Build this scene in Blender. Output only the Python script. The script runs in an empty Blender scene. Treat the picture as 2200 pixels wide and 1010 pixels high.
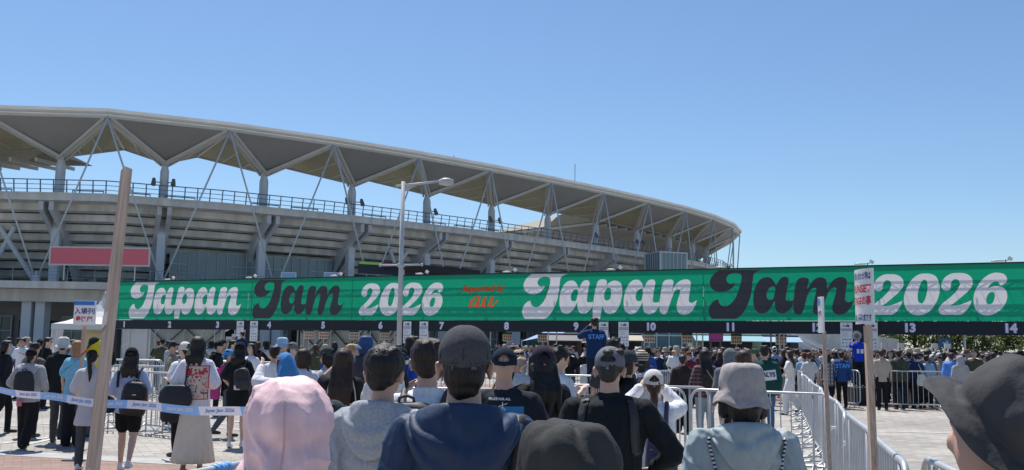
import bpy, bmesh, math, random
from mathutils import Vector, Matrix, noise, geometry, Euler
from mathutils.bvhtree import BVHTree
random.seed(7)
R = math.radians
sc = bpy.context.scene
COL = sc.collection

# ---------------------------------------------------------------- camera
CAMZ = 1.65
F = 2100.0
cam = bpy.data.objects.new('camera', bpy.data.cameras.new('camera'))
COL.objects.link(cam)
cam.data.sensor_width = 36
cam.data.lens = 36 * F / 2200
cam.data.clip_start = 0.05
cam.data.clip_end = 5000
CM = Matrix.Rotation(R(90 + 6.44), 4, 'X') @ Matrix.Rotation(R(0.8), 4, 'Z')
CM.translation = (0, 0, CAMZ)
cam.matrix_world = CM
sc.camera = cam

# ---------------------------------------------------------------- light
SUN_EL, SUN_AZ = 63.0, -22.0          # azimuth measured from +Y towards +X
w = bpy.data.worlds.new("World"); sc.world = w; w.use_nodes = True
nt = w.node_tree; bg = nt.nodes['Background']
sky = nt.nodes.new('ShaderNodeTexSky'); sky.sky_type = 'NISHITA'; sky.sun_disc = False
sky.sun_elevation = R(SUN_EL); sky.sun_rotation = R(SUN_AZ)
sky.air_density = 1.0; sky.dust_density = 0.3; sky.ozone_density = 2.6
tint = nt.nodes.new('ShaderNodeVectorMath'); tint.operation = 'MULTIPLY'; tint.inputs[1].default_value = (.84, .955, 1.06)
nt.links.new(sky.outputs[0], tint.inputs[0]); nt.links.new(tint.outputs[0], bg.inputs[0]); bg.inputs[1].default_value = 0.093
sun = bpy.data.objects.new('sun', bpy.data.lights.new('sun', 'SUN')); COL.objects.link(sun)
sun.data.energy = 4.8; sun.data.angle = R(0.53); sun.data.color = (1, .955, .89)
SD = Vector((math.sin(R(SUN_AZ)) * math.cos(R(SUN_EL)), math.cos(R(SUN_AZ)) * math.cos(R(SUN_EL)), math.sin(R(SUN_EL))))
sun.rotation_euler = SD.to_track_quat('Z', 'Y').to_euler()
sun.location = SD * 300
sc.view_settings.view_transform = 'Standard'; sc.view_settings.look = 'None'
sc.view_settings.exposure = 0.34; sc.view_settings.gamma = 1.0
sc.cycles.max_bounces = 6; sc.cycles.transparent_max_bounces = 12

def ray(px, py):
    return (CM.to_3x3() @ Vector(((px - 1100) / F, -(py - 505) / F, -1.0)))
def at(px, py, Y):
    r = ray(px, py); return Vector((0, 0, CAMZ)) + r * (Y / r.y)
def onz(px, py, z):
    r = ray(px, py); return Vector((0, 0, CAMZ)) + r * ((z - CAMZ) / r.z)

# ---------------------------------------------------------------- materials
MATS = {}
def mat(name, col=(.5, .5, .5), rough=.7, metal=0, bump=0, bscale=20, var=0, vscale=3, objcol=False, spec=.5, alpha=1, trans=0, stretch=(1, 1, 1), bdist=.01, detail=4):
    if name in MATS: return MATS[name]
    m = bpy.data.materials.new(name); m.use_nodes = True; n = m.node_tree; b = n.nodes['Principled BSDF']
    b.inputs['Roughness'].default_value = rough; b.inputs['Metallic'].default_value = metal
    b.inputs['Specular IOR Level'].default_value = spec
    b.inputs['Base Color'].default_value = (*col, 1)
    if alpha < 1: b.inputs['Alpha'].default_value = alpha
    src = None
    tc = n.nodes.new('ShaderNodeTexCoord'); mp = n.nodes.new('ShaderNodeMapping'); mp.inputs['Scale'].default_value = stretch
    n.links.new(tc.outputs['Object'], mp.inputs[0])
    if objcol:
        oi = n.nodes.new('ShaderNodeObjectInfo'); src = oi.outputs['Color']
    if var:
        t = n.nodes.new('ShaderNodeTexNoise'); t.inputs['Scale'].default_value = vscale; t.inputs['Detail'].default_value = 6
        n.links.new(mp.outputs[0], t.inputs[0])
        mr = n.nodes.new('ShaderNodeMapRange'); mr.inputs[1].default_value = .3; mr.inputs[2].default_value = .7
        mr.inputs[3].default_value = 1 - var; mr.inputs[4].default_value = 1 + var
        n.links.new(t.outputs[0], mr.inputs[0])
        mx = n.nodes.new('ShaderNodeVectorMath'); mx.operation = 'SCALE'
        if src: n.links.new(src, mx.inputs[0])
        else: mx.inputs[0].default_value = col
        n.links.new(mr.outputs[0], mx.inputs['Scale']); src = mx.outputs[0]
    if src: n.links.new(src, b.inputs['Base Color'])
    if bump:
        t = n.nodes.new('ShaderNodeTexNoise'); t.inputs['Scale'].default_value = bscale; t.inputs['Detail'].default_value = detail
        n.links.new(mp.outputs[0], t.inputs[0])
        bp = n.nodes.new('ShaderNodeBump'); bp.inputs['Strength'].default_value = bump; bp.inputs['Distance'].default_value = bdist
        n.links.new(t.outputs[0], bp.inputs['Height']); n.links.new(bp.outputs[0], b.inputs['Normal'])
    if trans:
        tr = n.nodes.new('ShaderNodeBsdfTranslucent'); ms = n.nodes.new('ShaderNodeMixShader'); ms.inputs[0].default_value = trans
        if src: n.links.new(src, tr.inputs[0])
        else: tr.inputs[0].default_value = (*col, 1)
        n.links.new(b.outputs[0], ms.inputs[1]); n.links.new(tr.outputs[0], ms.inputs[2])
        n.links.new(ms.outputs[0], n.nodes['Material Output'].inputs[0])
    MATS[name] = m; return m

# ---------------------------------------------------------------- objects
def link(o, parent=None):
    COL.objects.link(o)
    if parent is not None: o.parent = parent
    return o
def tag(o, label=None, cat=None, group=None, kind=None):
    if label: o['label'] = label
    if cat: o['category'] = cat
    if group: o['group'] = group
    if kind: o['kind'] = kind
    return o
def empty(name, loc=(0, 0, 0), rz=0, label=None, cat=None, group=None):
    o = bpy.data.objects.new(name, None); o.location = loc; o.rotation_euler = (0, 0, rz); link(o)
    return tag(o, label, cat, group)
def copy_tree(o, parent=None):
    c = o.copy(); COL.objects.link(c)
    if parent is not None: c.parent = parent
    for ch in list(KIDS.get(o.name, [])): copy_tree(ch, c)
    return c
KIDS = {}

class MB:
    def __init__(s): s.v = []; s.f = []; s.m = []; s.mi = 0
    def add(s, vs, fs):
        k = len(s.v); s.v += [Vector(v) for v in vs]
        for f in fs: s.f.append(tuple(i + k for i in f)); s.m.append(s.mi)
    def box(s, c, d, rot=None):
        x, y, z = d[0] / 2, d[1] / 2, d[2] / 2
        vs = [Vector(p) for p in ((-x, -y, -z), (x, -y, -z), (x, y, -z), (-x, y, -z), (-x, -y, z), (x, -y, z), (x, y, z), (-x, y, z))]
        if rot is not None: vs = [rot @ v for v in vs]
        c = Vector(c); s.add([v + c for v in vs], [(0, 3, 2, 1), (4, 5, 6, 7), (0, 1, 5, 4), (1, 2, 6, 5), (2, 3, 7, 6), (3, 0, 4, 7)])
    def frame(s, p0, p1, up=(0, 0, 1)):
        p0, p1 = Vector(p0), Vector(p1); d = (p1 - p0).normalized(); u = Vector(up)
        if abs(d.dot(u)) > .98: u = Vector((0, 1, 0))
        a = d.cross(u).normalized(); b = a.cross(d).normalized(); return p0, p1, a, b
    def beam(s, p0, p1, w, h, up=(0, 0, 1)):
        p0, p1, a, b = s.frame(p0, p1, up); a = a * w / 2; b = b * h / 2
        s.add([p0 - a - b, p0 + a - b, p0 + a + b, p0 - a + b, p1 - a - b, p1 + a - b, p1 + a + b, p1 - a + b],
              [(0, 3, 2, 1), (4, 5, 6, 7), (0, 1, 5, 4), (1, 2, 6, 5), (2, 3, 7, 6), (3, 0, 4, 7)][0:6])
    def tube(s, p0, p1, r, n=8, r1=None, caps=True):
        if r1 is None: r1 = r
        p0, p1, a, b = s.frame(p0, p1); vs = []
        for p, q in ((p0, r), (p1, r1)):
            for i in range(n):
                t = 2 * math.pi * i / n; vs.append(p + a * math.cos(t) * q + b * math.sin(t) * q)
        fs = [(i, (i + 1) % n, n + (i + 1) % n, n + i) for i in range(n)]
        if caps: fs += [tuple(range(n))[::-1], tuple(range(n, 2 * n))]
        s.add(vs, fs)
    def path(s, pts, r, n=8, closed=False):
        pts = [Vector(p) for p in pts]; N = len(pts); rings = []
        for i, p in enumerate(pts):
            if closed: d = pts[(i + 1) % N] - pts[i - 1]
            else: d = pts[min(i + 1, N - 1)] - pts[max(i - 1, 0)]
            d.normalize(); u = Vector((0, 0, 1)) if abs(d.z) < .9 else Vector((0, 1, 0))
            if i == 0: a = d.cross(u).normalized()
            else: a = (a - d * a.dot(d)).normalized()
            b = a.cross(d); q = r[i] if isinstance(r, (list, tuple)) else r
            rings.append([p + a * math.cos(2 * math.pi * k / n) * q + b * math.sin(2 * math.pi * k / n) * q for k in range(n)])
        s.rings(rings, closed)
    def rings(s, rings, closed=False, cap=True):
        n = len(rings[0]); vs = [v for r in rings for v in r]; fs = []; N = len(rings)
        for j in range(N if closed else N - 1):
            a, b = j * n, ((j + 1) % N) * n
            for i in range(n): fs.append((a + i, a + (i + 1) % n, b + (i + 1) % n, b + i))
        if cap and not closed: fs += [tuple(range(n))[::-1], tuple(range((N - 1) * n, N * n))]
        s.add(vs, fs)
    def loft(s, rs, n=20, rot=None, org=(0, 0, 0), power=1.0):
        """rs: (cx,cy,z,rx,ry)"""
        rr = []
        for (cx, cy, z, rx, ry) in rs:
            ring = []
            for k in range(n):
                t = 2 * math.pi * k / n; c, q = math.cos(t), math.sin(t)
                if power != 1: c = math.copysign(abs(c) ** power, c); q = math.copysign(abs(q) ** power, q)
                v = Vector((cx + rx * c, cy + ry * q, z))
                if rot is not None: v = rot @ v
                ring.append(v + Vector(org))
            rr.append(ring)
        s.rings(rr)
    def ell(s, c, r, rot=None, n=14, m=9):
        c = Vector(c); rr = []
        for j in range(1, m):
            ph = math.pi * j / m
            ring = []
            for k in range(n):
                t = 2 * math.pi * k / n
                v = Vector((r[0] * math.sin(ph) * math.cos(t), r[1] * math.sin(ph) * math.sin(t), -r[2] * math.cos(ph)))
                if rot is not None: v = rot @ v
                ring.append(v + c)
            rr.append(ring)
        s.rings(rr)
    def cap(s, p0, p1, r0, r1, n=12):
        """tapered capsule"""
        p0, p1, a, b = s.frame(p0, p1); d = (p1 - p0).normalized(); rr = []
        for k in range(3):
            t = math.pi / 2 * (1 - (k + .35) / 3.0); rr.append((p0 - d * r0 * math.sin(t), r0 * math.cos(t)))
        rr.append((p0, r0)); rr.append((p0.lerp(p1, .5), (r0 + r1) / 2)); rr.append((p1, r1))
        for k in range(3):
            t = math.pi / 2 * ((k + 1 - .35) / 3.0); rr.append((p1 + d * r1 * math.sin(t), r1 * math.cos(t)))
        s.rings([[p + a * math.cos(2 * math.pi * i / n) * q + b * math.sin(2 * math.pi * i / n) * q for i in range(n)] for p, q in rr])
    def quad(s, a, b, c, d): s.add([a, b, c, d], [(0, 1, 2, 3)])
    def slab(s, pts, nrm, th):
        """polygon pts extruded by -nrm*th"""
        n = Vector(nrm).normalized() * th; N = len(pts); P = [Vector(p) for p in pts]
        s.add(P + [p - n for p in P], [tuple(range(N)), tuple(range(2 * N - 1, N - 1, -1))] + [(i, i + N, (i + 1) % N + N, (i + 1) % N) for i in range(N)])
    def mesh(s, name, mats):
        me = bpy.data.meshes.new(name); me.from_pydata([tuple(v) for v in s.v], [], s.f)
        if not isinstance(mats, (list, tuple)): mats = [mats]
        for m in mats: me.materials.append(m)
        if len(mats) > 1:
            for p, i in zip(me.polygons, s.m): p.material_index = i
        me.update(); return me
    def build(s, name, mats, parent=None, smooth=False, fix=True):
        me = s.mesh(name, mats)
        if fix:
            bm = bmesh.new(); bm.from_mesh(me); bmesh.ops.recalc_face_normals(bm, faces=bm.faces); bm.to_mesh(me); bm.free()
        if smooth: me.polygons.foreach_set('use_smooth', [True] * len(me.polygons)); 
        return newobj(name, me, parent)
def newobj(name, me, parent=None, color=None):
    o = bpy.data.objects.new(name, me); link(o, parent)
    if color: o.color = (*color, 1)
    if parent is not None: KIDS.setdefault(parent.name, []).append(o)
    return o

def bevel(o, wd, seg=2):
    bm = bmesh.new(); bm.from_mesh(o.data)
    bmesh.ops.remove_doubles(bm, verts=bm.verts, dist=1e-5)
    bmesh.ops.bevel(bm, geom=[e for e in bm.edges if len(e.link_faces) == 2 and e.calc_face_angle(0) > .5], offset=wd, segments=seg, affect='EDGES', profile=.6)
    bm.to_mesh(o.data); bm.free(); return o

def textmesh(s, size=1.0, bold=0.0, shear=0, ext=0.0, ax='CENTER', ay='CENTER', spacing=1.0, res=3):
    c = bpy.data.curves.new('t', 'FONT'); c.body = s; c.size = size; c.offset = bold; c.shear = shear; c.extrude = ext
    c.align_x = ax; c.align_y = ay; c.space_character = spacing; c.resolution_u = res
    o = bpy.data.objects.new('t', c); COL.objects.link(o)
    dg = bpy.context.evaluated_depsgraph_get(); me = bpy.data.meshes.new_from_object(o.evaluated_get(dg))
    bpy.data.objects.remove(o); bpy.data.curves.remove(c); return me
def text(name, s, M, material, parent=None, **k):
    """text in local xy plane, mapped by matrix M"""
    me = textmesh(s, **k); me.transform(M); me.materials.clear(); me.materials.append(material); me.name = name
    return newobj(name, me, parent)
def merge_text(name, items, material, parent):
    """several texts as one mesh: items = (string, matrix, kwargs)"""
    mb = MB()
    for s, M, k in items:
        me = textmesh(s, **k); me.transform(M); mb.add([v.co.copy() for v in me.vertices], [tuple(p.vertices) for p in me.polygons]); bpy.data.meshes.remove(me)
    return mb.build(name, material, parent, fix=False)

def crom(pts, closed=True, seg=5):
    """Catmull-Rom through 2D pts; a point with third element is a corner"""
    N = len(pts); out = []
    P = [Vector((p[0], p[1])) for p in pts]; C = [len(p) > 2 for p in pts]
    for i in range(N):
        p1, p2 = P[i], P[(i + 1) % N]
        p0 = p1 * 1 if C[i] else P[i - 1]
        p3 = p2 * 1 if C[(i + 1) % N] else P[(i + 2) % N]
        if C[i] : p0 = p1 - (p2 - p1) * .3
        if C[(i + 1) % N]: p3 = p2 + (p2 - p1) * .3
        for k in range(seg):
            t = k / seg
            out.append(.5 * ((2 * p1) + (p2 - p0) * t + (2 * p0 - 5 * p1 + 4 * p2 - p3) * t * t + (3 * p1 - p0 - 3 * p2 + p3) * t ** 3))
    return out
# ================================================================ GROUND
def mat_brick(name, c1, c2, mort, scale, bw=.5, rh=.25, rot=0, noisev=.25, off=.5, bump=.15):
    m = bpy.data.materials.new(name); m.use_nodes = True; n = m.node_tree; b = n.nodes['Principled BSDF']; b.inputs['Roughness'].default_value = .85
    tc = n.nodes.new('ShaderNodeTexCoord'); mp = n.nodes.new('ShaderNodeMapping'); mp.inputs['Rotation'].default_value = (0, 0, rot); n.links.new(tc.outputs['Object'], mp.inputs[0])
    br = n.nodes.new('ShaderNodeTexBrick'); br.inputs['Scale'].default_value = scale; br.inputs['Brick Width'].default_value = bw; br.inputs['Row Height'].default_value = rh
    br.inputs['Mortar Size'].default_value = .012; br.inputs['Color1'].default_value = (*c1, 1); br.inputs['Color2'].default_value = (*c2, 1); br.inputs['Mortar'].default_value = (*mort, 1); br.offset = off
    br.inputs['Mortar Smooth'].default_value = .3
    n.links.new(mp.outputs[0], br.inputs[0])
    t = n.nodes.new('ShaderNodeTexNoise'); t.inputs['Scale'].default_value = .35; t.inputs['Detail'].default_value = 8; t.inputs['Roughness'].default_value = .65; n.links.new(mp.outputs[0], t.inputs[0])
    mr = n.nodes.new('ShaderNodeMapRange'); mr.inputs[1].default_value = .3; mr.inputs[2].default_value = .7; mr.inputs[3].default_value = 1 - noisev; mr.inputs[4].default_value = 1 + noisev; n.links.new(t.outputs[0], mr.inputs[0])
    t2 = n.nodes.new('ShaderNodeTexNoise'); t2.inputs['Scale'].default_value = 90; n.links.new(mp.outputs[0], t2.inputs[0])
    mr2 = n.nodes.new('ShaderNodeMapRange'); mr2.inputs[3].default_value = .8; mr2.inputs[4].default_value = 1.2; n.links.new(t2.outputs[0], mr2.inputs[0])
    mm = n.nodes.new('ShaderNodeMath'); mm.operation = 'MULTIPLY'; n.links.new(mr.outputs[0], mm.inputs[0]); n.links.new(mr2.outputs[0], mm.inputs[1])
    mx = n.nodes.new('ShaderNodeVectorMath'); mx.operation = 'SCALE'; n.links.new(br.outputs[0], mx.inputs[0]); n.links.new(mm.outputs[0], mx.inputs['Scale']); n.links.new(mx.outputs[0], b.inputs['Base Color'])
    bp = n.nodes.new('ShaderNodeBump'); bp.inputs['Strength'].default_value = bump; bp.inputs['Distance'].default_value = .01; bp.invert = True
    n.links.new(br.outputs['Fac'], bp.inputs['Height']); n.links.new(bp.outputs[0], b.inputs['Normal'])
    return m
GROW = R(-26)
m_pave = mat_brick('grey_pavers', (.375, .35, .315), (.265, .245, .22), (.14, .135, .125), 1.6, .5, .25, GROW)
m_red = mat_brick('red_brown_bricks', (.30, .19, .15), (.21, .14, .115), (.13, .11, .10), 2.2, .5, .25, GROW)
m_line = mat('worn_white_paint', (.50, .50, .48), .8, var=.25, vscale=6)
m_curb = mat('pale_kerb_stone', (.36, .36, .345), .8, var=.15, vscale=4)
def sheet(name, pts, z, m):
    mb = MB(); mb.add([(x, y, z) for x, y in pts], [tuple(range(len(pts)))]); return tag(mb.build(name, m, fix=False), kind='structure')
sheet('ground', [(-900, -60), (900, -60), (900, 1400), (-900, 1400)], 0, m_pave)
def gp(px, py): p = onz(px, py, 0); return (p.x, p.y)
def band(name, a, b, width, z, m):
    a, b = Vector(a), Vector(b); d = (b - a).normalized(); n = Vector((-d.y, d.x)) * width / 2
    sheet(name, [tuple(a - n), tuple(b - n), tuple(b + n), tuple(a + n)], z, m)
# brick field near bottom left, kerb line between
a0, a1 = Vector(gp(-300, 962)), Vector(gp(420, 1002)); dd = (a1 - a0).normalized(); nn = Vector((dd.y, -dd.x))
sheet('brick_pavement', [tuple(a0 - dd * 10), tuple(a1 + dd * 3.5), tuple(a1 + dd * 3.5 + nn * 12), tuple(a0 - dd * 10 + nn * 12)], .004, m_red)
band('kerb_line', tuple(a0 - dd * 10 - nn * .25), tuple(a1 + dd * 3.5 - nn * .25), .5, .008, m_curb)
# red-brown pavement band beyond the barriers on the right
u = Vector((.9, -.436))
c0 = Vector(gp(2000, 866))
sheet('brick_pavement', [tuple(c0 - u * 26 + Vector((0, 1)) * 3.0), tuple(c0 + u * 40 + Vector((0, 1)) * 3.0), tuple(c0 + u * 40 - Vector((0, 1)) * 4.2), tuple(c0 - u * 26 - Vector((0, 1)) * 4.2)], .004, m_red)
# painted parking lines
for p, q in (((0, 918), (260, 902)), ((0, 954), (230, 925)), ((330, 905), (620, 935)), ((300, 935), (560, 900)), ((60, 955), (420, 880)), ((0, 880), (300, 870)), ((1900, 928), (2100, 933)), ((1440, 985), (1760, 1003)), ((560, 905), (760, 925))):
    band('painted_line', gp(*p), gp(*q), .10, .008, m_line)
band('kerb_line', gp(1712, 868), gp(1800, 1100), .32, .012, m_curb)

# ================================================================ STADIUM
m_conc = mat('pale_concrete', (.58, .57, .53), .85, var=.16, vscale=1.2, bump=.1, bscale=3, stretch=(1, 1, .25))
m_conc2 = mat('weathered_concrete', (.56, .55, .51), .9, var=.24, vscale=.9, stretch=(1, 1, .3))
m_cshade = mat('shade_toned_concrete', (.30, .31, .315), .9, var=.15, vscale=.4)  # inner-wall copy of the concrete, shade put into its darker grey
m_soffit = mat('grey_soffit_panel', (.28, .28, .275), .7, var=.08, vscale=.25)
m_roof = mat('white_roof_sheet', (.72, .72, .70), .6, var=.06, vscale=.4, trans=.5)
m_rak = mat('smooth_grey_concrete', (.50, .52, .54), .8, var=.1, vscale=.8)
m_steel = mat('pale_grey_steel', (.52, .52, .50), .5, var=.06, vscale=1)
m_col = mat('blue_grey_column_paint', (.56, .60, .64), .6, var=.06, vscale=.7)
m_rod = mat('light_steel_rod', (.5, .55, .58), .4)
m_memb = mat('cream_membrane', (.54, .52, .42), .8, trans=.65, var=.08, vscale=.2)
m_rail = mat('dark_blue_rail', (.10, .16, .24), .5)
m_dark = mat('painted_dark_void', (.04, .045, .05), .9)  # flat near-black, shade inside openings put into the colour
m_glass = mat('blue_glass_screen', (.20, .26, .28), .25, var=.15, vscale=.3, spec=.6)
m_black = mat('black_cloth', (.012, .017, .026), .75, bump=.3, bscale=2, bdist=.03)
m_seat = mat('grey_seats', (.16, .18, .2), .7)

stad = empty('stadium', (-10, 105, 0), 0, 'large grey concrete stadium with a folded roof on slanting white rods, behind the green banner', 'stadium')
def sp(mb, name, m, smooth=False):
    for v in mb.v: v -= Vector((-10, 105, 0))
    return mb.build(name, m, stad, smooth)
ZA, ZC, ZD, ZM = 22.0, 18.85, 14.8, 6.6
apx = [(232, 241), (500, 267), (725, 302), (903, 331), (1057, 359), (1187, 386), (1300, 409), (1395, 429), (1478, 450), (1541, 466), (1574, 484)]
A = [onz(x, y - 3, ZA + .2) for x, y in apx]
A = [Vector((a.x, a.y, ZA)) for a in A]
# smooth spacing a little
for _ in range(2):
    B_ = [a.copy() for a in A]
    for i in range(1, len(A) - 1): A[i].xy = (B_[i - 1].xy + B_[i].xy * 4 + B_[i + 1].xy) / 6
s0 = A[0] - A[1]
pre = []
p = A[0].copy(); ang = math.atan2(s0.y, s0.x)
for k in range(6):
    ang += R(-23 if k == 0 else -9); p = p + Vector((math.cos(ang), math.sin(ang), 0)) * 11.0; pre.append(p.copy())
NL = len(pre); A = pre[::-1] + A
# continue round the right end and back along the far side
p = A[-1].copy(); d = A[-1] - A[-2]; ang = math.atan2(d.y, d.x)
for k, da in enumerate([9, 12, 15, 17, 18, 18, 17, 14, 11, 7, 4, 3, 2, 2, 2, 2, 2]):
    ang += R(da); p = p + Vector((math.cos(ang), math.sin(ang), 0)) * 11.0; A.append(p.copy())
NN = len(A)
cen = Vector((-35, 165, 0))
def nrm(i):
    a = A[max(i - 1, 0)]; b = A[min(i + 1, NN - 1)]; t = (b - a).normalized(); return Vector((-t.y, t.x, 0))
NRM = [nrm(i) for i in range(NN)]
def off(i, t, z):
    """point on the ring: i may be fractional, t metres inward"""
    k = int(math.floor(i)); k = max(0, min(NN - 2, k)); f = i - k
    n = (NRM[k] * (1 - f) + NRM[k + 1] * f).normalized()
    q = A[k] * (1 - f) + A[k + 1] * f + n * t; return Vector((q.x, q.y, z))
I0 = NL            # index of the apex at px 232
# ---- roof: outer edge slab, soffit triangles, membrane
roof = MB(); fas = MB(); sof = MB(); memb = MB(); girder = MB(); seam = MB()
CT = [off(i + .5, 5.2, ZC) for i in range(NN - 1)]          # column tops, one per bay
for i in range(NN - 1):
    a, b = A[i], A[i + 1]; c = CT[i]
    up = Vector((0, 0, .28))
    # roof top sheet (slopes up inward a little) and its fascia
    ia, ib = off(i, 16, ZA + 1.0), off(i + 1, 16, ZA + 1.0)
    a2, b2 = off(i, -.35, ZA + .35), off(i + 1, -.35, ZA + .35)
    roof.add([a2, b2, ib, ia, a2 - up, b2 - up, ib - up, ia - up], [(0, 1, 2, 3), (4, 7, 6, 5), (0, 4, 5, 1), (3, 2, 6, 7)])
    fas.beam(off(i, -.12, ZA - .02), off(i + 1, -.12, ZA - .02), .22, .2)
    fas.beam(off(i, .15, ZA - .32), off(i + 1, .15, ZA - .32), .2, .22)
    # dark soffit triangle
    u3 = off(i, .35, ZA - .42); v3 = off(i + 1, .35, ZA - .42)
    nn3 = (v3 - u3).cross(c - u3).normalized()
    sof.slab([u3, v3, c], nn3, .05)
    seam = MB()
    for s_ in (.2, .4, .6, .8):
        seam.beam(u3.lerp(v3, s_) - Vector((0, 0, .02)) , c.lerp(u3.lerp(v3, s_), .12) - Vector((0, 0, .02)), .03, .03)
    if I0 - 3 < i < I0 + 11: sp(seam, 'soffit_seam', mat('soffit_seam_grey', (.16, .16, .16)))
    for e in (u3, v3):
        girder.beam(e, c + Vector((0, 0, -.1)), .42, .34)
        side = (c - e).cross(Vector((0, 0, 1))).normalized() * .34
        girder.beam(e + side, c + side * 1.2 + Vector((0, 0, -.25)), .16, .26)
        girder.beam(e - side, c - side * 1.2 + Vector((0, 0, -.25)), .16, .26)
for i in range(1, NN - 1):
    a = off(i, .35, ZA - .5); c0_, c1_ = CT[i - 1], CT[i]; pk = off(i, 13.5, ZA - .7)
    for tri in ((a, c0_, pk), (a, pk, c1_)):
        t_ = [Vector(q) for q in tri]; n_ = (t_[1] - t_[0]).cross(t_[2] - t_[0]).normalized(); memb.slab(t_, n_, .04)
    girder.beam(a, pk, .26, .3); 
    girder.beam(c0_, pk, .3, .3); girder.beam(c1_, pk, .3, .3)
    for s_ in (.38, .7):
        girder.beam(a.lerp(c0_, s_), pk.lerp(c0_, s_), .14, .2); girder.beam(a.lerp(c1_, s_), pk.lerp(c1_, s_), .14, .2)
# inner roof beyond the columns (deep canopy seen from below on the left and at the right end)
inn = MB(); innb = MB(); inn2 = MB(); innb2 = MB()
for i in range(1, NN - 2):
    if I0 <= i <= I0 + 6 or i > I0 + 13: continue
    c0_, c1_, pk = CT[i - 1], CT[i], off(i, 13.5, ZA - .7)
    tf, zf = (15, ZA - 2.3) if i < I0 else (26, ZA - 3.6)
    far0, far1 = off(i - .5, tf, zf), off(i + .5, tf, zf)
    for tri in ((c0_, far0, pk), (pk, far0, far1), (pk, far1, c1_)):
        t_ = [Vector(q) for q in tri]; n_ = (t_[1] - t_[0]).cross(t_[2] - t_[0]).normalized(); (inn if i < I0 else inn2).slab(t_, n_, .05)
    for s_ in (0, .25, .5, .75):
        q0 = c0_.lerp(c1_, s_); q1 = far0.lerp(far1, s_); (innb if i < I0 else innb2).beam(q0 + Vector((0, 0, -.3)), q1 + Vector((0, 0, -.35)), .18, .35)
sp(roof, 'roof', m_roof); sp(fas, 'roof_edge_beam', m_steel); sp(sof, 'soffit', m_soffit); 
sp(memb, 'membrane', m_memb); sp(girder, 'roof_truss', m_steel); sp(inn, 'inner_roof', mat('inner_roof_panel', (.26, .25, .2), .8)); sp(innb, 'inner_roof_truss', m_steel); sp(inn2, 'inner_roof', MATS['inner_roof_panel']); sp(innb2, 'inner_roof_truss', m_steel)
# ---- columns, rods, lights
for i in range(NN - 1):
    if i < I0 - 3 or i > I0 + 14: continue
    c = CT[i]; mb = MB(); n_ = (NRM[i] + NRM[i + 1]).normalized(); t_ = Vector((-n_.y, n_.x, 0))
    b0 = off(i + .5, 5.2, ZD - .6)
    def sec(z, a_, b_):
        return [Vector((c.x, c.y, z)) + t_ * x * a_ + n_ * y * b_ for x, y in ((-.5, -1), (.5, -1), (1, -.5), (1, .5), (.5, 1), (-.5, 1), (-1, .5), (-1, -.5))]
    mb.rings([sec(ZD - .8, .40, .40), sec(ZC - .9, .40, .40), sec(ZC - .5, .30, .30), sec(ZC + .1, .14, .14)])
    sp(mb, 'column', m_col)
    mb = MB(); c2 = off(i + .5, 5.2, 0)
    mb.rings([[Vector((c2.x, c2.y, z)) + t_ * x * .37 + n_ * y * .37 for x, y in ((-1, -1), (1, -1), (1, 1), (-1, 1))] for z in (ZM, 12.9)])
    sp(mb, 'column', m_col)
    # pair of rods from the apexes down to one foot
    ft = off(i + .5, .6, ZM + .1)
    for e in (A[i], A[i + 1]):
        mb = MB(); tt = (e - ft).normalized(); mb.tube(ft, e + Vector((0, 0, -.45)), .085, 8); sp(mb, 'stay_rod', m_rod, True)
    mb = MB(); mb.box(ft + Vector((0, 0, .25)), (.5, .3, .6)); mb.tube(ft + Vector((0, 0, .2)), ft + Vector((0, 0, .9)), .16, 8, .1); sp(mb, 'rod_foot', m_rod)
    # rakers
    mb = MB()
    for dt in (-.45, .45):
        pts = []
        prof = [(1.9, 14.1), (1.9, 13.3), (4.6, 12.0), (12.6, 5.2), (15, 5.2), (15, 7.4), (12, 9.0), (5.6, 14.1)]
        P0 = [off(i + .5, t__, z__) + t_ * (dt - .2) for t__, z__ in prof]
        mb.slab(P0, t_, -.42)
    sp(mb, 'raker_beam', m_rak)
for px, py in ((364, 380), (391, 382), (440, 395 + 0), (770, 418), (783, 423), (1050, 452), (1068, 456)):
    pass
for k, offs in ((1, (-.9, .9)), (3, (-.9, .9)), (5, (-.8, .8)), (7, (.8,)), (8, (-.8, .8)), (4, (-.8,))):
    q = CT[I0 + k - 1]; n_ = NRM[I0 + k - 1]; t_ = Vector((-n_.y, n_.x, 0)); mb = MB()
    zz = ZC - 2.0
    for o_ in offs:
        s_ = q + t_ * o_ - n_ * .5; s_.z = zz
        mb.tube(Vector((q.x, q.y, zz)), s_, .05, 6); mb.tube(s_ + Vector((0, 0, .3)), s_ - n_ * .35 + Vector((0, 0, -.35)), .16, 10, .24); mb.box(s_, (.25, .25, .2))
    sp(mb, 'floodlight', mat('dark_grey_lamp', (.16, .17, .18), .5))
# ---- deck fascia, slab, stepped seating underside
def strip(mb, t0, z0, t1, z1, i0=0, i1=None, step=1.0):
    i1 = NN - 1 if i1 is None else i1; i = i0
    while i < i1 - 1e-6:
        j = min(i + step, i1)
        mb.quad(off(i, t0, z0), off(j, t0, z0), off(j, t1, z1), off(i, t1, z1)); i = j
mb = MB(); strip(mb, 1.5, 14.15, 1.5, 14.8); strip(mb, 1.5, 14.8, 7.5, 14.8); strip(mb, 1.5, 14.15, 3.2, 14.05); strip(mb, 1.42, 14.72, 1.42, 14.86); strip(mb, 1.42, 14.86, 1.5, 14.86)
sp(mb, 'deck_edge', m_conc)
mb = MB(); t, z = 3.2, 14.05
for k in range(8):
    strip(mb, t, z, t, z - .62); strip(mb, t, z - .62, t + 1.25, z - .70); t += 1.25; z -= .80
sp(mb, 'seating_underside', m_conc2)
mb = MB(); t, z = 4.5, 14.8
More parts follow.
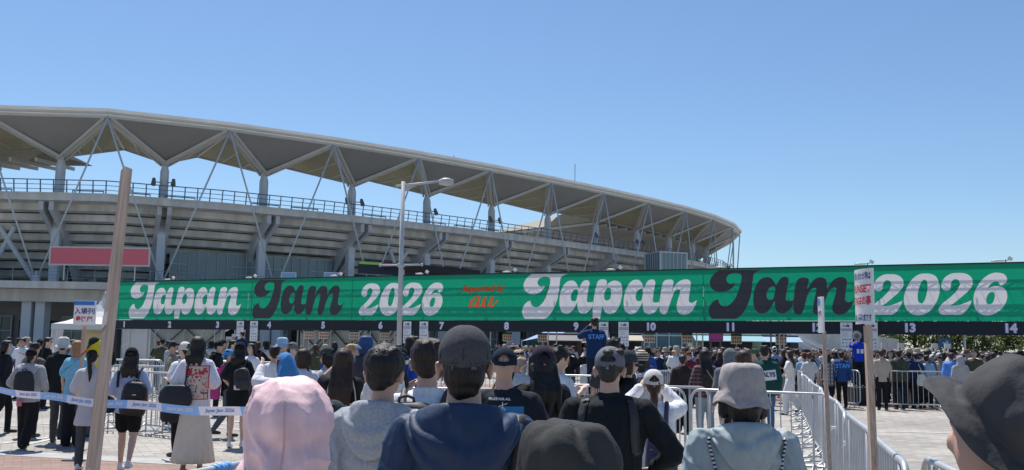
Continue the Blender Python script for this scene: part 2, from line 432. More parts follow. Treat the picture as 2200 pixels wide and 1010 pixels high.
for k in range(9):
    strip(mb, 7.5 + k * 1.1, 14.8 - k * .75 + 0, 7.5 + (k + 1) * 1.1, 14.8 - k * .75, 0); strip(mb, 7.5 + (k + 1) * 1.1, 14.8 - k * .75, 7.5 + (k + 1) * 1.1, 14.8 - (k + 1) * .75)
sp(mb, 'seating_tier', m_seat)
# far lower bowl and back wall closing the view through the concourse
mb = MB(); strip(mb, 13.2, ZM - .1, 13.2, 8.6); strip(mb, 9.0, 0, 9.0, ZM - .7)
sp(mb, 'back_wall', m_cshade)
# railing on the top deck: rail bars, posts, benches
def railing(name, t, z, h, i0, i1, per, mats, lean=0, n_h=3, r=.035, post_w=.06):
    mb = MB(); i = i0; st = 1.0 / per; prev = None
    while i <= i1 + 1e-6:
        a = off(min(i, i1), t, z); b = off(min(i, i1), t - lean, z + h)
        mb.beam(a, b, post_w, post_w * 1.3)
        if prev:
            for k in range(n_h):
                f = (k + 1) / n_h; mb.tube(prev[0].lerp(prev[1], f), a.lerp(b, f), r if k == n_h - 1 else r * .6, 5, caps=False)
        prev = (a, b); i += st
    sp(mb, name, mats)
railing('railing', 1.9, ZD, 1.25, I0 - 3, I0 + 16, 9, m_rail, .22, 3, .05, .08)
for k in range(int((I0 + 11) * 2.5)):
    i = k / 2.5 + .1
    if random.random() < .75:
        mb = MB(); a = off(i, 2.6, ZD + .42); b = off(i + .27, 2.6, ZD + .42); mb.beam(a, b, .35, .06); mb.beam(a, off(i, 2.6, ZD), .06, .06); mb.beam(b, off(i + .27, 2.6, ZD), .06, .06); sp(mb, 'bench', m_rail)
# ---- mezzanine
mb = MB(); strip(mb, -2, ZM - .62, -2, ZM); strip(mb, -2, ZM, 14, ZM); strip(mb, -2, ZM - .62, 14, ZM - .62); strip(mb, -.2, ZM - .62, -.2, ZM - 1.7); strip(mb, -.2, ZM - 1.7, .4, ZM - 1.7); strip(mb, .4, ZM - 1.7, .4, ZM - .6)
sp(mb, 'mezzanine', m_conc)
railing('railing', -1.8, ZM, 1.15, I0 - 3, I0 + 11, 5, mat('grey_blue_rail', (.2, .27, .31), .5), 0, 4, .03, .05)
# glass screen between the columns (two stretches) with frames
for i0_, i1_, z1_ in ((I0 + .62, I0 + 2.4, 10.5), (I0 - 2.2, I0 - 1.4, 9.5)):
    mb = MB(); fr = MB(); strip(mb, 7.2, ZM, 7.2, z1_, i0_, i1_, .2)
    k = i0_
    while k <= i1_ + .001:
        fr.beam(off(k, 7.12, ZM), off(k, 7.12, z1_), .07, .07); k += .1
    for z_ in (ZM + 1.3, ZM + 2.6, z1_): fr.beam(off(i0_, 7.1, z_), off((i0_ + i1_) / 2, 7.1, z_), .06, .06); fr.beam(off((i0_ + i1_) / 2, 7.1, z_), off(i1_, 7.1, z_), .06, .06)
    sp(mb, 'glass_screen', m_glass); sp(fr, 'screen_frame', m_steel)
# slanting braces at the entrances (V tubes)
for i in (I0 - 1.25, I0 - .7, I0 + 2.9, I0 + 3.35, I0 + 6.3, I0 + 6.7):
    mb = MB(); mb.tube(off(i, 6.5, ZM), off(i + (.35 if i in (I0 - 1.25, I0 + 2.9, I0 + 6.3) else -.35), 5.2, 12.1), .22, 8); sp(mb, 'slanting_brace', m_col)

# ground floor: twin pillars, wall panels, doorways as flat sheets with shade put into their colour
for i in range(I0 - 2, I0 + 11):
    mb = MB()
    for dx in (-.055, .055):
        q = off(i - .5 + dx, 1.2, 0)
        mb.rings([[Vector((q.x, q.y, z)) + Vector((x * .42, y * .6, 0)) for x, y in ((-1, -1), (1, -1), (1, 1), (-1, 1))] for z in (0, ZM - .6)])
    sp(mb, 'pillar', m_col)
for i in range(I0 - 3, I0 + 10):
    mb = MB(); mb2 = MB(); mb3 = MB()
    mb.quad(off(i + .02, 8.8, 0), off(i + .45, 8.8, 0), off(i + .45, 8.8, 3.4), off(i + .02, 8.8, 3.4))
    mb2.quad(off(i + .5, 8.7, 0), off(i + .95, 8.7, 0), off(i + .95, 8.7, 3.8), off(i + .5, 8.7, 3.8))
    for s_ in (.5, .61, .72, .83, .95): mb3.beam(off(i + s_, 8.6, 0), off(i + s_, 8.6, 3.8), .12, .12)
    for z_ in (2.4, 3.8): mb3.beam(off(i + .5, 8.6, z_), off(i + .95, 8.6, z_), .1, .1)
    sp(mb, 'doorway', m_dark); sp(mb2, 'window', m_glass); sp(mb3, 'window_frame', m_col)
# pale panels in the upper concourse, sunlit view put into their colour (seen under the red sign)
for k, i in enumerate((I0 - .48, I0 + .02)):
    q0, q1 = off(i, 12.9, ZM + .3), off(i + .22, 12.9, ZM + .3); mb = MB(); mb.quad(q0, q1, q1 + Vector((0, 0, 1.5)), q0 + Vector((0, 0, 1.5)))
    o = sp(mb, 'opening', mat('painted_sunlit_panel', (.75, .78, .8), .6)); 
    f2 = MB(); f2.beam(q0 + Vector((0, -.2, 0)), q1 + Vector((0, -.2, 1.5)), .12, .12); f2.beam(q0 + Vector((0, -.2, 1.6)), q1 + Vector((0, -.2, 1.6)), .2, .3); sp(f2, 'opening_frame', m_steel)
# aerials on the roof
for px, py, hh, kind in ((800, 303, .9, 1), (975, 331, 1.4, 1), (1235, 400, 3.4, 0)):
    mb = MB(); q = at(px, py + 14, 0.001 + {800: 107, 975: 116, 1235: 131}[px]); base = Vector((q.x, q.y, ZA + .3)); 
    mb.tube(base, base + Vector((0, 0, hh + .6)), .05, 5)
    if kind:
        for s_ in (-.7, -.45, .35, .6): mb.tube(base + Vector((s_, 0, .1)), base + Vector((s_, 0, hh * .8)), .07, 5)
        mb.beam(base + Vector((-.9, 0, hh * .45)), base + Vector((.9, 0, hh * .45)), .07, .07)
    sp(mb, 'aerial', mat('aerial_grey', (.22, .24, .27)))
# guide board and canopy over it
# stair tower: steel-blue glazed box
tw = MB(); twf = MB(); c = at(1430, 560, 128); n_ = NRM[I0 + 8]; t_ = Vector((-n_.y, n_.x, 0)); rm = Matrix((( -t_.x, n_.x, 0), (-t_.y, n_.y, 0), (0, 0, 1))).transposed()
cz = 10.2
rot = Matrix.Rotation(R(22), 3, 'Z')
tw.box((c.x, c.y, 7.3), (3.9, 3.9, 13.2), rot)
for sx, sy in ((-1, -1), (1, -1), (-1, 1), (1, 1)): twf.box(rot @ Vector((sx * 1.97, sy * 1.97, 0)) + Vector((c.x, c.y, 7.2)), (.2, .2, 13.6), rot)
for z in (9.6, 13.9): twf.box((c.x, c.y, z), (4.1, 4.1, .16), rot)
for k in range(7): twf.box(rot @ Vector((-1.7 + k * .57, -1.97, 0)) + Vector((c.x, c.y, 8.8)), (.06, .06, 10), rot)
for k in range(7): twf.box(rot @ Vector((-1.97, -1.7 + k * .57, 0)) + Vector((c.x, c.y, 8.8)), (.06, .06, 10), rot)
sp(tw, 'stair_tower', mat('tower_glass', (.16, .24, .27), .3)); sp(twf, 'tower_frame', m_rod)
mb = MB(); P_ = [at(x, y, 190) for x, y in ((1165, 507), (1215, 494), (1262, 478), (1300, 470), (1330, 462), (1330, 560), (1165, 560))]
mb.slab(P_, (0, -1, 0), 12); sp(mb, 'upper_tier', mat('far_tier_grey', (.13, .14, .14), .9, var=.2, vscale=.3))
mb = MB(); pv = None
for k in range(14):
    x_ = 1165 + k * 10; y_ = 507 - (k * 10) * .28 - max(0, 40 - abs(k * 10 - 60)) * .03; a_ = at(x_, y_, 189.5); b_ = a_ + Vector((0, 0, 1.7)); mb.beam(a_, b_, .1, .1)
    if pv: mb.beam(pv[1], b_, .1, .1); mb.beam(pv[0].lerp(pv[1], .5), a_.lerp(b_, .5), .06, .06)
    pv = (a_, b_)
sp(mb, 'railing', m_rod)
# pitch-side filler wall behind the bowl, in the shade-toned concrete
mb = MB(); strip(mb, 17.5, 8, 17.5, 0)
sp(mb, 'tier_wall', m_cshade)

# ---- things fixed on the mezzanine
def panel_thing(name, label, cat, c, wd, ht, yaw=0, frame=.1, col=(.6, .1, .15), fcol=(.6, .6, .6), legs=0, th=.12, group=None):
    o = empty(name, c, yaw, label, cat, group)
    mb = MB(); mb.box((0, 0, ht / 2), (wd - 2 * frame, th * .6, ht - 2 * frame)); mb.build('panel', mat('panel_%s' % name, col, .5, var=.03), o)
    mb = MB()
    for s_ in (-1, 1): mb.box((s_ * (wd / 2 - frame / 2), 0, ht / 2), (frame, th, ht)); mb.box((0, 0, ht / 2 + s_ * (ht / 2 - frame / 2)), (wd - 2 * frame, th * .98, frame))
    mb.build('frame', mat('frame_%s' % name, fcol, .5), o)
    if legs:
        for s_ in (-1, 1):
            mb = MB(); mb.box((s_ * wd * .35, .1, -legs / 2), (.09, .09, legs)); mb.build('leg', mat('frame_%s' % name, fcol, .5), o)
    return o
a, b = at(106, 570, 82.5), at(321, 573, 82.5)
rs_yaw = 0.0
sg = panel_thing('sign_board', 'long pink-red board in a pale frame high above the white tent', 'sign', ((a.x + b.x) / 2, 82.5, a.z), b.x - a.x, 1.62, R(1.5), .13, (.62, .13, .17), (.5, .5, .5), legs=a.z - ZM)
# guide board with coloured stripe on the mezzanine
g = empty('guide_sign', at(862, 592, 92), R(30), 'dark guide board with coloured stripes above the banner beside the lamp post', 'sign')
mb = MB(); mb.box((0, 0, .55), (8.6, .15, 1.1)); mb.build('panel', mat('guide_dark', (.02, .03, .05)), g)
for k, (x0, x1, cc) in enumerate(((-4.3, -2.0, (.35, .6, .12)), (-2.0, .2, (.65, .05, .25)), (.2, 2.4, (.75, .65, .05)), (2.4, 4.3, (.1, .12, .16)))):
    mb = MB(); mb.box(((x0 + x1) / 2, -.09, .98), (x1 - x0 - .02, .04, .22)); mb.build('colour_stripe', mat('stripe%d' % k, cc), g)
text('lettering', '← N', Matrix.Translation((1.2, -.082, .45)) @ Matrix.Rotation(R(90), 4, 'X'), mat('white_print', (.7, .7, .7)), g, size=.8, bold=.01)
cpy = empty('canopy_roof', at(930, 590, 90), R(32), 'flat black canopy above the green banner beside the guide board', 'canopy')
mb = MB(); mb.slab([(-4, -1.5, .8), (4.2, -1.5, .5), (4.2, 2, .5), (-4, 2, .8)], (0, 0, 1), .45); mb.build('canopy', mat('canopy_black', (.012, .014, .018)), cpy)
mb = MB()
for x in (-3, 3): mb.box((x, 0, -1), (.15, .15, 3))
mb.build('post', m_steel, cpy)
for px, nm, cc in ((620, 'small blue notice board on the mezzanine above the black lettering', (.2, .35, .6)), (712, 'small dark notice board with white panel on the mezzanine', (.08, .12, .2))):
    panel_thing('notice_board', nm, 'sign', at(px, 599, 84), 1.3, .55, 0, .05, cc, (.6, .65, .7), legs=.8)
# ================================================================ ENTRANCE GATE with banner
GL = Vector((-25.65, 63.0, 0)); GD = Vector((46.8, -22.7, 0)).normalized(); GN = Vector((-.436, -.9, 0)).normalized()
GYAW = math.atan2(GD.y, GD.x)
gate = empty('entrance_gate', GL, GYAW, 'long black truss entrance gate hung with a green lettered banner across the whole plaza', 'gate')
def guv(px, py):
    r = ray(px, py); o = Vector((0, 0, CAMZ)); t = (GL - o).dot(GN) / r.dot(GN); p = o + r * t; return ((p - GL).dot(GD), p.z)
# gate-local frame: x along the gate, y = behind (away from the viewer), z up
ZB0, ZB1 = 2.93, 5.33; UEND = 57.0
def fabric(name, col, tr):
    m = bpy.data.materials.new(name); m.use_nodes = True; n = m.node_tree; b = n.nodes['Principled BSDF']; b.inputs['Roughness'].default_value = .65; b.inputs['Base Color'].default_value = (*col, 1)
    t = n.nodes.new('ShaderNodeBsdfTranslucent'); t.inputs[0].default_value = (*col, 1); x = n.nodes.new('ShaderNodeMixShader'); x.inputs[0].default_value = tr
    tc = n.nodes.new('ShaderNodeTexCoord'); mp = n.nodes.new('ShaderNodeMapping'); mp.inputs['Scale'].default_value = (.25, 1, 1.2); ns = n.nodes.new('ShaderNodeTexNoise'); ns.inputs['Scale'].default_value = 1.6; ns.inputs['Detail'].default_value = 5
    n.links.new(tc.outputs['Object'], mp.inputs[0]); n.links.new(mp.outputs[0], ns.inputs[0])
    bp = n.nodes.new('ShaderNodeBump'); bp.inputs['Strength'].default_value = .6; bp.inputs['Distance'].default_value = .12; n.links.new(ns.outputs[0], bp.inputs['Height']); n.links.new(bp.outputs[0], b.inputs['Normal'])
    n.links.new(b.outputs[0], x.inputs[1]); n.links.new(t.outputs[0], x.inputs[2]); n.links.new(x.outputs[0], n.nodes['Material Output'].inputs[0]); return m
m_green = fabric('green_banner_fabric', (.004, .38, .20), .45)
m_white = fabric('white_banner_print', (.86, .84, .86), .4)
m_ink = fabric('black_banner_print', (.045, .045, .055), .12)
m_orange = fabric('orange_banner_print', (.85, .13, .03), .3)

S2 = 8.0808
def c2(p): return (1110 + p[0] / S2, 575 + p[1] / S2) + tuple(p[2:])
def c4(p): return (1510 + p[0] / 6.4706, 575 + p[1] / 6.4706) + tuple(p[2:])
def c5(p): return (1860 + p[0] / 6.4706, 575 + p[1] / 6.4706) + tuple(p[2:])
def c6(p): return (980 + p[0] / 12.625, 600 + p[1] / 12.625) + tuple(p[2:])
def glyph(pts, conv):
    out = []
    for p in pts:
        q = conv(p); u, z = guv(q[0], q[1]); out.append((u, z) + tuple(q[2:]))
    return crom(out, seg=4)
J = [(265, 112, 1), (190, 170), (138, 245), (122, 310), (135, 380), (175, 430), (230, 455), (300, 460), (370, 445), (430, 410), (470, 370), (491, 330), (478, 318), (455, 325), (425, 332), (390, 315), (368, 285), (365, 250), (385, 205), (425, 175), (480, 160), (540, 165), (578, 185), (587, 230), (575, 310), (550, 400), (515, 500), (470, 590), (415, 650), (370, 680), (325, 686), (280, 670), (255, 635), (241, 580, 1), (225, 578), (180, 600), (130, 655), (103, 720), (98, 780), (112, 840), (146, 888, 1), (495, 888, 1), (560, 840), (630, 740), (680, 630), (715, 520), (735, 400), (750, 270), (765, 185), (800, 145), (850, 122), (900, 112, 1)]
a1 = [(960, 225), (890, 240), (830, 290), (785, 370), (755, 480), (745, 600), (755, 700), (785, 765), (830, 795), (880, 800), (935, 780), (980, 735), (1020, 670), (1055, 600, 1), (1058, 690), (1075, 750), (1110, 790), (1160, 800), (1210, 790), (1260, 750), (1295, 710), (1319, 668, 1), (1331, 588, 1), (1300, 600), (1250, 603), (1222, 588), (1220, 550), (1235, 450), (1258, 330), (1268, 270), (1260, 240), (1230, 220), (1190, 222), (1150, 245), (1120, 290), (1100, 330), (1080, 362, 1), (1060, 310), (1030, 260), (1000, 235)]
a1h = [(1060, 385), (1030, 372), (990, 395), (960, 440), (942, 500), (945, 550), (965, 580), (1000, 583), (1035, 570), (1052, 510), (1068, 440), (1068, 405)]
p1 = [(1500, 203), (1450, 210), (1410, 245), (1385, 320), (1360, 430), (1335, 588, 1), (1323, 668, 1), (1320, 720), (1324, 840), (1328, 888, 1), (1452, 888, 1), (1460, 830), (1475, 740), (1492, 655, 1), (1505, 710), (1535, 765), (1570, 795), (1610, 805), (1685, 790), (1735, 745), (1775, 680), (1810, 590), (1830, 490), (1835, 400), (1830, 330), (1805, 270), (1765, 240), (1715, 227), (1665, 232), (1615, 260), (1580, 295), (1556, 333, 1), (1566, 290), (1566, 240), (1545, 212)]
p1h = [(1585, 352), (1548, 385), (1528, 440), (1518, 500), (1530, 550), (1560, 572), (1600, 565), (1628, 530), (1640, 470), (1643, 410), (1628, 365)]
sh = lambda L: [(p[0] + 1535,) + tuple(p[1:]) for p in L]
a2 = sh([(545, 210), (480, 225), (420, 280), (375, 360), (340, 460), (323, 590), (328, 690), (355, 755), (400, 795), (450, 808), (510, 795), (560, 755), (605, 690), (652, 600, 1), (658, 690), (675, 750), (705, 790), (760, 808), (815, 800), (865, 770), (910, 720), (940, 672, 1), (943, 590, 1), (920, 602), (880, 608), (845, 600), (828, 570), (838, 480), (855, 370), (872, 290), (870, 240), (845, 210), (800, 208), (755, 225), (725, 260), (700, 310), (675, 358, 1), (655, 300), (625, 250), (590, 218)])
a2h = sh([(655, 375), (625, 367), (585, 385), (550, 425), (532, 485), (535, 540), (555, 575), (590, 583), (630, 570), (650, 510), (660, 440)])
n1 = sh([(1120, 208), (1060, 215), (1015, 250), (985, 340), (965, 470), (947, 590, 1), (944, 672, 1), (950, 740), (970, 790), (1010, 810), (1050, 805), (1085, 770), (1105, 700), (1130, 620), (1165, 520), (1200, 430), (1235, 390), (1275, 378), (1300, 390), (1302, 430), (1285, 500), (1260, 580), (1245, 660), (1252, 730), (1285, 785), (1330, 812), (1380, 815), (1440, 805), (1500, 760), (1545, 700), (1575, 630), (1597, 572, 1), (1580, 575), (1550, 595), (1510, 612), (1475, 605), (1455, 575), (1460, 500), (1475, 400), (1487, 300), (1485, 250), (1455, 215), (1410, 205), (1350, 212), (1290, 240), (1235, 290), (1195, 345), (1155, 425, 1), (1170, 370), (1185, 290), (1188, 245), (1165, 212)])
m1 = [(1400, 138), (1345, 150), (1305, 190), (1285, 270), (1268, 400), (1260, 465, 1), (1256, 540, 1), (1265, 600), (1285, 640), (1330, 655), (1375, 640), (1400, 590), (1420, 520), (1450, 410), (1480, 340), (1510, 300), (1550, 283), (1578, 295), (1575, 340), (1555, 420), (1538, 520), (1532, 590), (1545, 635), (1590, 655), (1630, 640), (1660, 590), (1690, 500), (1720, 410), (1755, 330), (1790, 290), (1830, 275), (1855, 290), (1850, 350), (1825, 440), (1800, 540), (1805, 600), (1840, 640), (1900, 655), (1960, 645), (2020, 600), (2070, 530), (2113, 420, 1), (2100, 435), (2075, 465), (2035, 482), (1995, 470), (1978, 440), (1985, 350), (2000, 250), (2005, 190), (1985, 150), (1930, 130), (1870, 140), (1815, 175), (1775, 220), (1733, 298, 1), (1728, 250), (1720, 180), (1690, 148), (1640, 135), (1585, 145), (1535, 180), (1490, 240), (1452, 305, 1), (1462, 240), (1475, 180), (1460, 150)]
d2 = [(1270, 75), (1190, 85), (1110, 130), (1060, 200), (1050, 250), (1060, 290), (1095, 318), (1135, 320), (1170, 300), (1185, 250), (1190, 210), (1215, 172), (1250, 160), (1290, 175), (1308, 220), (1300, 260), (1260, 330), (1180, 410), (1090, 480), (1030, 540), (1012, 590), (1030, 635), (1070, 655), (1190, 655), (1310, 655), (1370, 625), (1420, 570), (1455, 510), (1472, 455, 1), (1400, 485), (1330, 510), (1260, 525), (1170, 527, 1), (1230, 490), (1330, 410), (1420, 330), (1470, 270), (1488, 210), (1480, 160), (1440, 110), (1370, 80)]
d0 = [(820, 83), (740, 95), (660, 150), (590, 240), (545, 350), (530, 450), (550, 550), (610, 625), (690, 660), (770, 660), (860, 625), (940, 550), (1000, 440), (1028, 330), (1020, 220), (980, 130), (910, 90)]
d0h = [(825, 167), (790, 180), (755, 240), (730, 330), (722, 410), (730, 470), (765, 497), (800, 485), (830, 430), (855, 330), (860, 250), (850, 190)]
d6 = [(1820, 70), (1740, 85), (1650, 140), (1570, 230), (1515, 340), (1498, 440), (1510, 540), (1560, 620), (1640, 660), (1730, 660), (1820, 625), (1900, 560), (1950, 480), (1968, 400), (1950, 320), (1900, 275), (1840, 258), (1760, 265), (1710, 285), (1685, 305, 1), (1720, 250), (1770, 205), (1820, 193), (1850, 205), (1865, 245, 1), (1910, 240), (1950, 205), (1965, 165), (1950, 120), (1910, 85)]
d6h = [(1745, 338), (1710, 360), (1680, 410), (1675, 460), (1690, 500), (1725, 510), (1765, 490), (1790, 430), (1795, 380), (1780, 345)]
au = [(640, 455), (540, 465), (450, 520), (380, 610), (345, 700), (355, 755), (400, 775), (460, 765), (520, 720), (540, 760), (590, 770), (640, 755), (690, 710), (710, 760), (765, 772), (830, 750), (880, 710), (890, 755), (950, 772), (1010, 740), (1080, 660), (1140, 580), (1130, 560), (1090, 580), (1040, 650), (990, 710), (965, 715), (965, 670), (1000, 560), (1020, 480), (990, 460), (950, 480), (915, 570), (880, 660), (830, 720), (790, 720), (770, 690), (800, 590), (825, 480), (790, 462), (750, 490), (715, 590), (690, 660), (640, 715), (615, 700), (625, 620), (650, 510), (665, 465)]
auh = [(560, 505), (500, 560), (440, 650), (425, 710), (450, 725), (500, 690), (550, 610), (590, 530), (590, 505)]
gJ, ga, gah, gp_, gph, ga2, ga2h, gn = [glyph(x, c2) for x in (J, a1, a1h, p1, p1h, a2, a2h, n1)]
gm = glyph(m1, c4)
gd2, gd0, gd0h, gd6, gd6h = [glyph(x, c5) for x in (d2, d0, d0h, d6, d6h)]
mv = lambda L, du: [Vector((p[0] + du, p[1])) for p in L]
duJ = guv(1525, 610)[0] - guv(1125.1, 610)[0]
dua = guv(1649.1, 600)[0] - guv(1228.8, 600)[0]
du2 = guv(1909.5, 600)[0] - guv(2056.3, 600)[0]
CL = guv(281.1, 620)[0] - guv(1125.1, 620)[0]           # the second print is a repeat of the first
glyphs = []                                              # (outline, holes, colour key, word)
for du, wk in ((0, 'near'), (CL, 'far')):
    for o_, h_ in ((gJ, []), (ga, [gah]), (gp_, [gph]), (ga2, [ga2h]), (gn, [])): glyphs.append((mv(o_, du), [mv(h, du) for h in h_], 'w', 'Japan' + wk))
    e = 0.0 if wk == 'near' else (guv(545, 640)[0] - guv(1525, 640)[0]) - CL
    for o_, h_, dx in ((gJ, [], duJ), (ga, [gah], dua), (gm, [], 0)): glyphs.append((mv(o_, du + dx + e), [mv(h, du + dx + e) for h in h_], 'k', 'Jam' + wk))
    e = 0.0 if wk == 'near' else (guv(951, 640)[0] - guv(2164, 640)[0]) - CL
    for o_, h_, dx in ((gd2, [], du2), (gd0, [gd0h], 0), (gd2, [], 0), (gd6, [gd6h], 0)): glyphs.append((mv(o_, du + dx + e), [mv(h, du + dx + e) for h in h_], 'w', '2026' + wk))
glyphs.append((glyph(au, c6), [glyph(auh, c6)], 'o', 'au'))
def wave(u, z): return .025 * math.sin(u * .9) * math.sin(z * 1.3 + u * .2)
def cy(L, m=.012): return [Vector((p[0], min(max(p[1], ZB0 + m), ZB1 - m))) for p in L]
def tess(loops):
    L3 = [[Vector((p[0], p[1], 0)) for p in lp] for lp in loops]
    tr = geometry.tessellate_polygon(L3); flat = [p for lp in L3 for p in lp]
    return flat, tr
bn = empty('banner', (0, 0, 0)); bn.parent = gate; KIDS.setdefault(gate.name, []).append(bn)
# cloth in vertical pieces between seams; letters cut through the print so each colour is one layer
loops = [[Vector((0, ZB0)), Vector((UEND, ZB0)), Vector((UEND, ZB1)), Vector((0, ZB1))]]
for o_, h_, _, _ in glyphs: loops.append(cy(o_)); loops += [cy(h, .02) for h in h_]
flat, tr = tess(loops)
mb = MB(); mb.add([(p.x, 0, p.y) for p in flat], tr); mb.build('cloth', m_green, bn, fix=False)
words_ = {}
for o_, h_, k_, w_ in glyphs: words_.setdefault((w_, k_), []).append((o_, h_))
for (w_, k_), L in words_.items():
    mb = MB()
    for o_, h_ in L:
        flat, tr = tess([cy(o_)] + [cy(h, .02) for h in h_]); mb.add([(p.x, 0, p.y) for p in flat], tr)
    mb.build('lettering', {'w': m_white, 'k': m_ink, 'o': m_orange}[k_], bn, fix=False)
u0, z0 = guv(992, 628); u1, _ = guv(1086, 628)
me = textmesh('Supported by', size=.36, bold=.018, shear=.35, ax='LEFT', ay='BOTTOM'); xs = [v.co.x for v in me.vertices]; k = (u1 - u0) / (max(xs) - min(xs))
me.transform(Matrix.Translation((u0, -.006, z0 - .04)) @ Matrix.Rotation(R(90), 4, 'X') @ Matrix.Scale(k, 4)); me.materials.clear(); me.materials.append(m_orange); newobj('lettering', me, bn)
# seams, hems, eyelet ties
mb = MB()
for px in (541, 757, 1512, 1848): 
    u_ = guv(px, 640)[0]; mb.box((u_, -.004, (ZB0 + ZB1) / 2), (.04, .004, ZB1 - ZB0 - .02))
mb.build('seam', m_green, bn)
mb = MB()
for px in (534, 1512): u_ = guv(px, 640)[0]; mb.box((u_, -.012, 4.3), (.035, .01, .5)); mb.box((u_, -.012, 3.75), (.03, .01, .35))
mb.build('tie', m_white, bn)
# number strip under it and its hanging edge
mb = MB(); mb.box((UEND / 2 - .15, .02, 2.63), (UEND + .3, .05, .57)); o = mb.build('number_strip', m_black, gate)
mb = MB(); mb.box((UEND / 2 - .1, .03, ZB1 + .03), (UEND + .2, .10, .05)); mb.build('top_rail', m_black, gate)
m_num = mat('number_white', (.72, .70, .85), .6)
m_numb = mat('number_shadow_blue', (.06, .08, .22), .6)
for k in range(14):
    u_ = 1.25 + k * 3.862 - (.05 if k < 3 else 0)
    n_ = empty('lane_number', (u_, -.03, 2.62)); n_.parent = gate; n_['label'] = 'white lane number %d' % (k + 1)
    me = textmesh(str(k + 1), size=.5, bold=.028, ay='CENTER'); me.transform(Matrix.Rotation(R(90), 4, 'X')); me.materials.clear(); me.materials.append(m_num); newobj('digits', me, n_)
    me = textmesh(str(k + 1), size=.5, bold=.03, ay='CENTER'); me.transform(Matrix.Translation((-.035, .006, .012)) @ Matrix.Rotation(R(90), 4, 'X')); me.materials.clear(); me.materials.append(m_numb); newobj('digit_shade', me, n_)
# trusses behind the cloth
m_truss = mat('black_truss_steel', (.03, .035, .04), .5)
def truss(name, u0, u1, z0, y0, y1, h, step, r=.022):
    mb = MB()
    for y in (y0, y1):
        for z in (z0, z0 + h): mb.tube((u0, y, z), (u1, y, z), r, 5)
    u_ = u0; k = 0
    while u_ < u1 - .01:
        v_ = min(u_ + step, u1)
        for y in (y0, y1): mb.tube((u_, y, z0 + (h if k % 2 else 0)), (v_, y, z0 + (0 if k % 2 else h)), r * .6, 4, caps=False)
        mb.tube((u_, y0, z0), (u_, y0, z0 + h), r * .6, 4, caps=False); mb.tube((u_, y0, z0 + h), (u_, y1, z0 + h), r * .6, 4, caps=False)
        u_ = v_; k += 1
    mb.build(name, m_truss, gate)
truss('truss', 0, UEND, 5.0, .25, .6, .32, .5); truss('truss', 0, UEND, 3.9, .25, .6, .32, .5); truss('truss', 0, UEND, 2.55, .25, .6, .32, .5)
for k in range(15):
    u_ = .1 + k * 3.862 - .6
    if u_ < 0: u_ = .05
    mb = MB()
    for y in (.5, 1.6): mb.tube((u_, y, 0), (u_, y, 5.3), .035, 6)
    for z in (1.0, 2.2, 3.4, 4.6): mb.tube((u_, .5, z), (u_, 1.6, z + .6), .02, 4)
    mb.build('post', mat('galvanised_post', (.42, .44, .45), .4, metal=.6), gate)
mb = MB()                                     # scaffold diagonals behind the cloth
for k in range(28):
    u_ = k * 2.0; mb.tube((u_, 1.6, 3.0), (u_ + 2, 1.6, 5.2), .016, 4); mb.tube((u_ + 2, 1.6, 3.0), (u_, 1.6, 5.2), .016, 4)
mb.build('bracing', m_truss, gate)
# black leg panels carrying the notice boards
for k, (pa, pb, zz) in enumerate(((243, 246, 0), (524, 541, 0), (886, 905, 0), (1308, 1331, 0), (1829, 1861, 0))):
    ua, ub = guv(pa, 720)[0], guv(pb, 720)[0]
    mb = MB(); mb.box(((ua + ub) / 2, .3, 1.17), (max(ub - ua, .35), .35, 2.34)); mb.build('leg_panel', m_black, gate)
# ---------------- notice boards
m_paper = mat('white_notice_sheet', (.78, .78, .80), .6)
m_navy = mat('navy_print', (.03, .04, .16), .6)
labs = ['beside the lane 3 number', 'beside the lane 4 number', 'between the lamp post and lane 6', 'beside the lane 7 number', 'behind the staff member by lane 9', 'beside the lane 10 number', 'beside the lane 12 number', 'behind the tall placard near lane 13']
for k, (pa, pb) in enumerate(((510, 525), (539, 555), (868, 885), (903, 921), (1288, 1308), (1330, 1352), (1806, 1832), (1859, 1886))):
    ua, ub = guv(pa, 710)[0], guv(pb, 710)[0]; W = ub - ua; hz = 1.18; zt = 2.86
    nb = empty('notice_board', GL + GD * ((ua + ub) / 2) + GN * .06 + Vector((0, 0, zt - hz)), GYAW, 'white information board with icons on the gate ' + labs[k], 'notice board', 'information boards on the gate legs')
    mb = MB(); mb.box((0, 0, hz / 2), (W, .03, hz)); mb.build('board', m_paper, nb)
    mb = MB(); mb.box((0, -.019, hz * .75), (W * .88, .006, .035)); mb.box((0, -.019, hz * .69), (W * .88, .006, .025))
    mb.box((-W * .22, -.019, hz * .88), (.03, .006, .09)); mb.box((-W * .15, -.019, hz * .845), (W * .14, .006, .02)); mb.box((0, -.019, hz * .87), (W * .1, .006, .08), Matrix.Rotation(R(25), 3, 'Y')); mb.box((W * .16, -.019, hz * .87), (W * .2, .006, .09)); mb.box((W * .1, -.019, hz * .955), (W * .1, .006, .03)) 
    for q in range(3):
        for c_ in range(4 if q == 0 else 3): mb.box((-W * .3 + c_ * W * (.2 if q == 0 else .3), -.019, hz * (.37 - q * .13)), (W * .09 * (1 + .5 * ((c_ + q) % 2)), .006, .04), Matrix.Rotation(R(20 * ((c_ + q) % 3 - 1)), 3, 'Y'))
    mb.build('print', m_navy, nb)
    mb = MB()
    for q in range(5): mb.box((-W * .1, -.018, hz * (.62 - q * .035)), (W * (.6 - .1 * (q % 3)), .004, .008))
    mb.build('small_print', mat('grey_print', (.35, .36, .42)), nb)
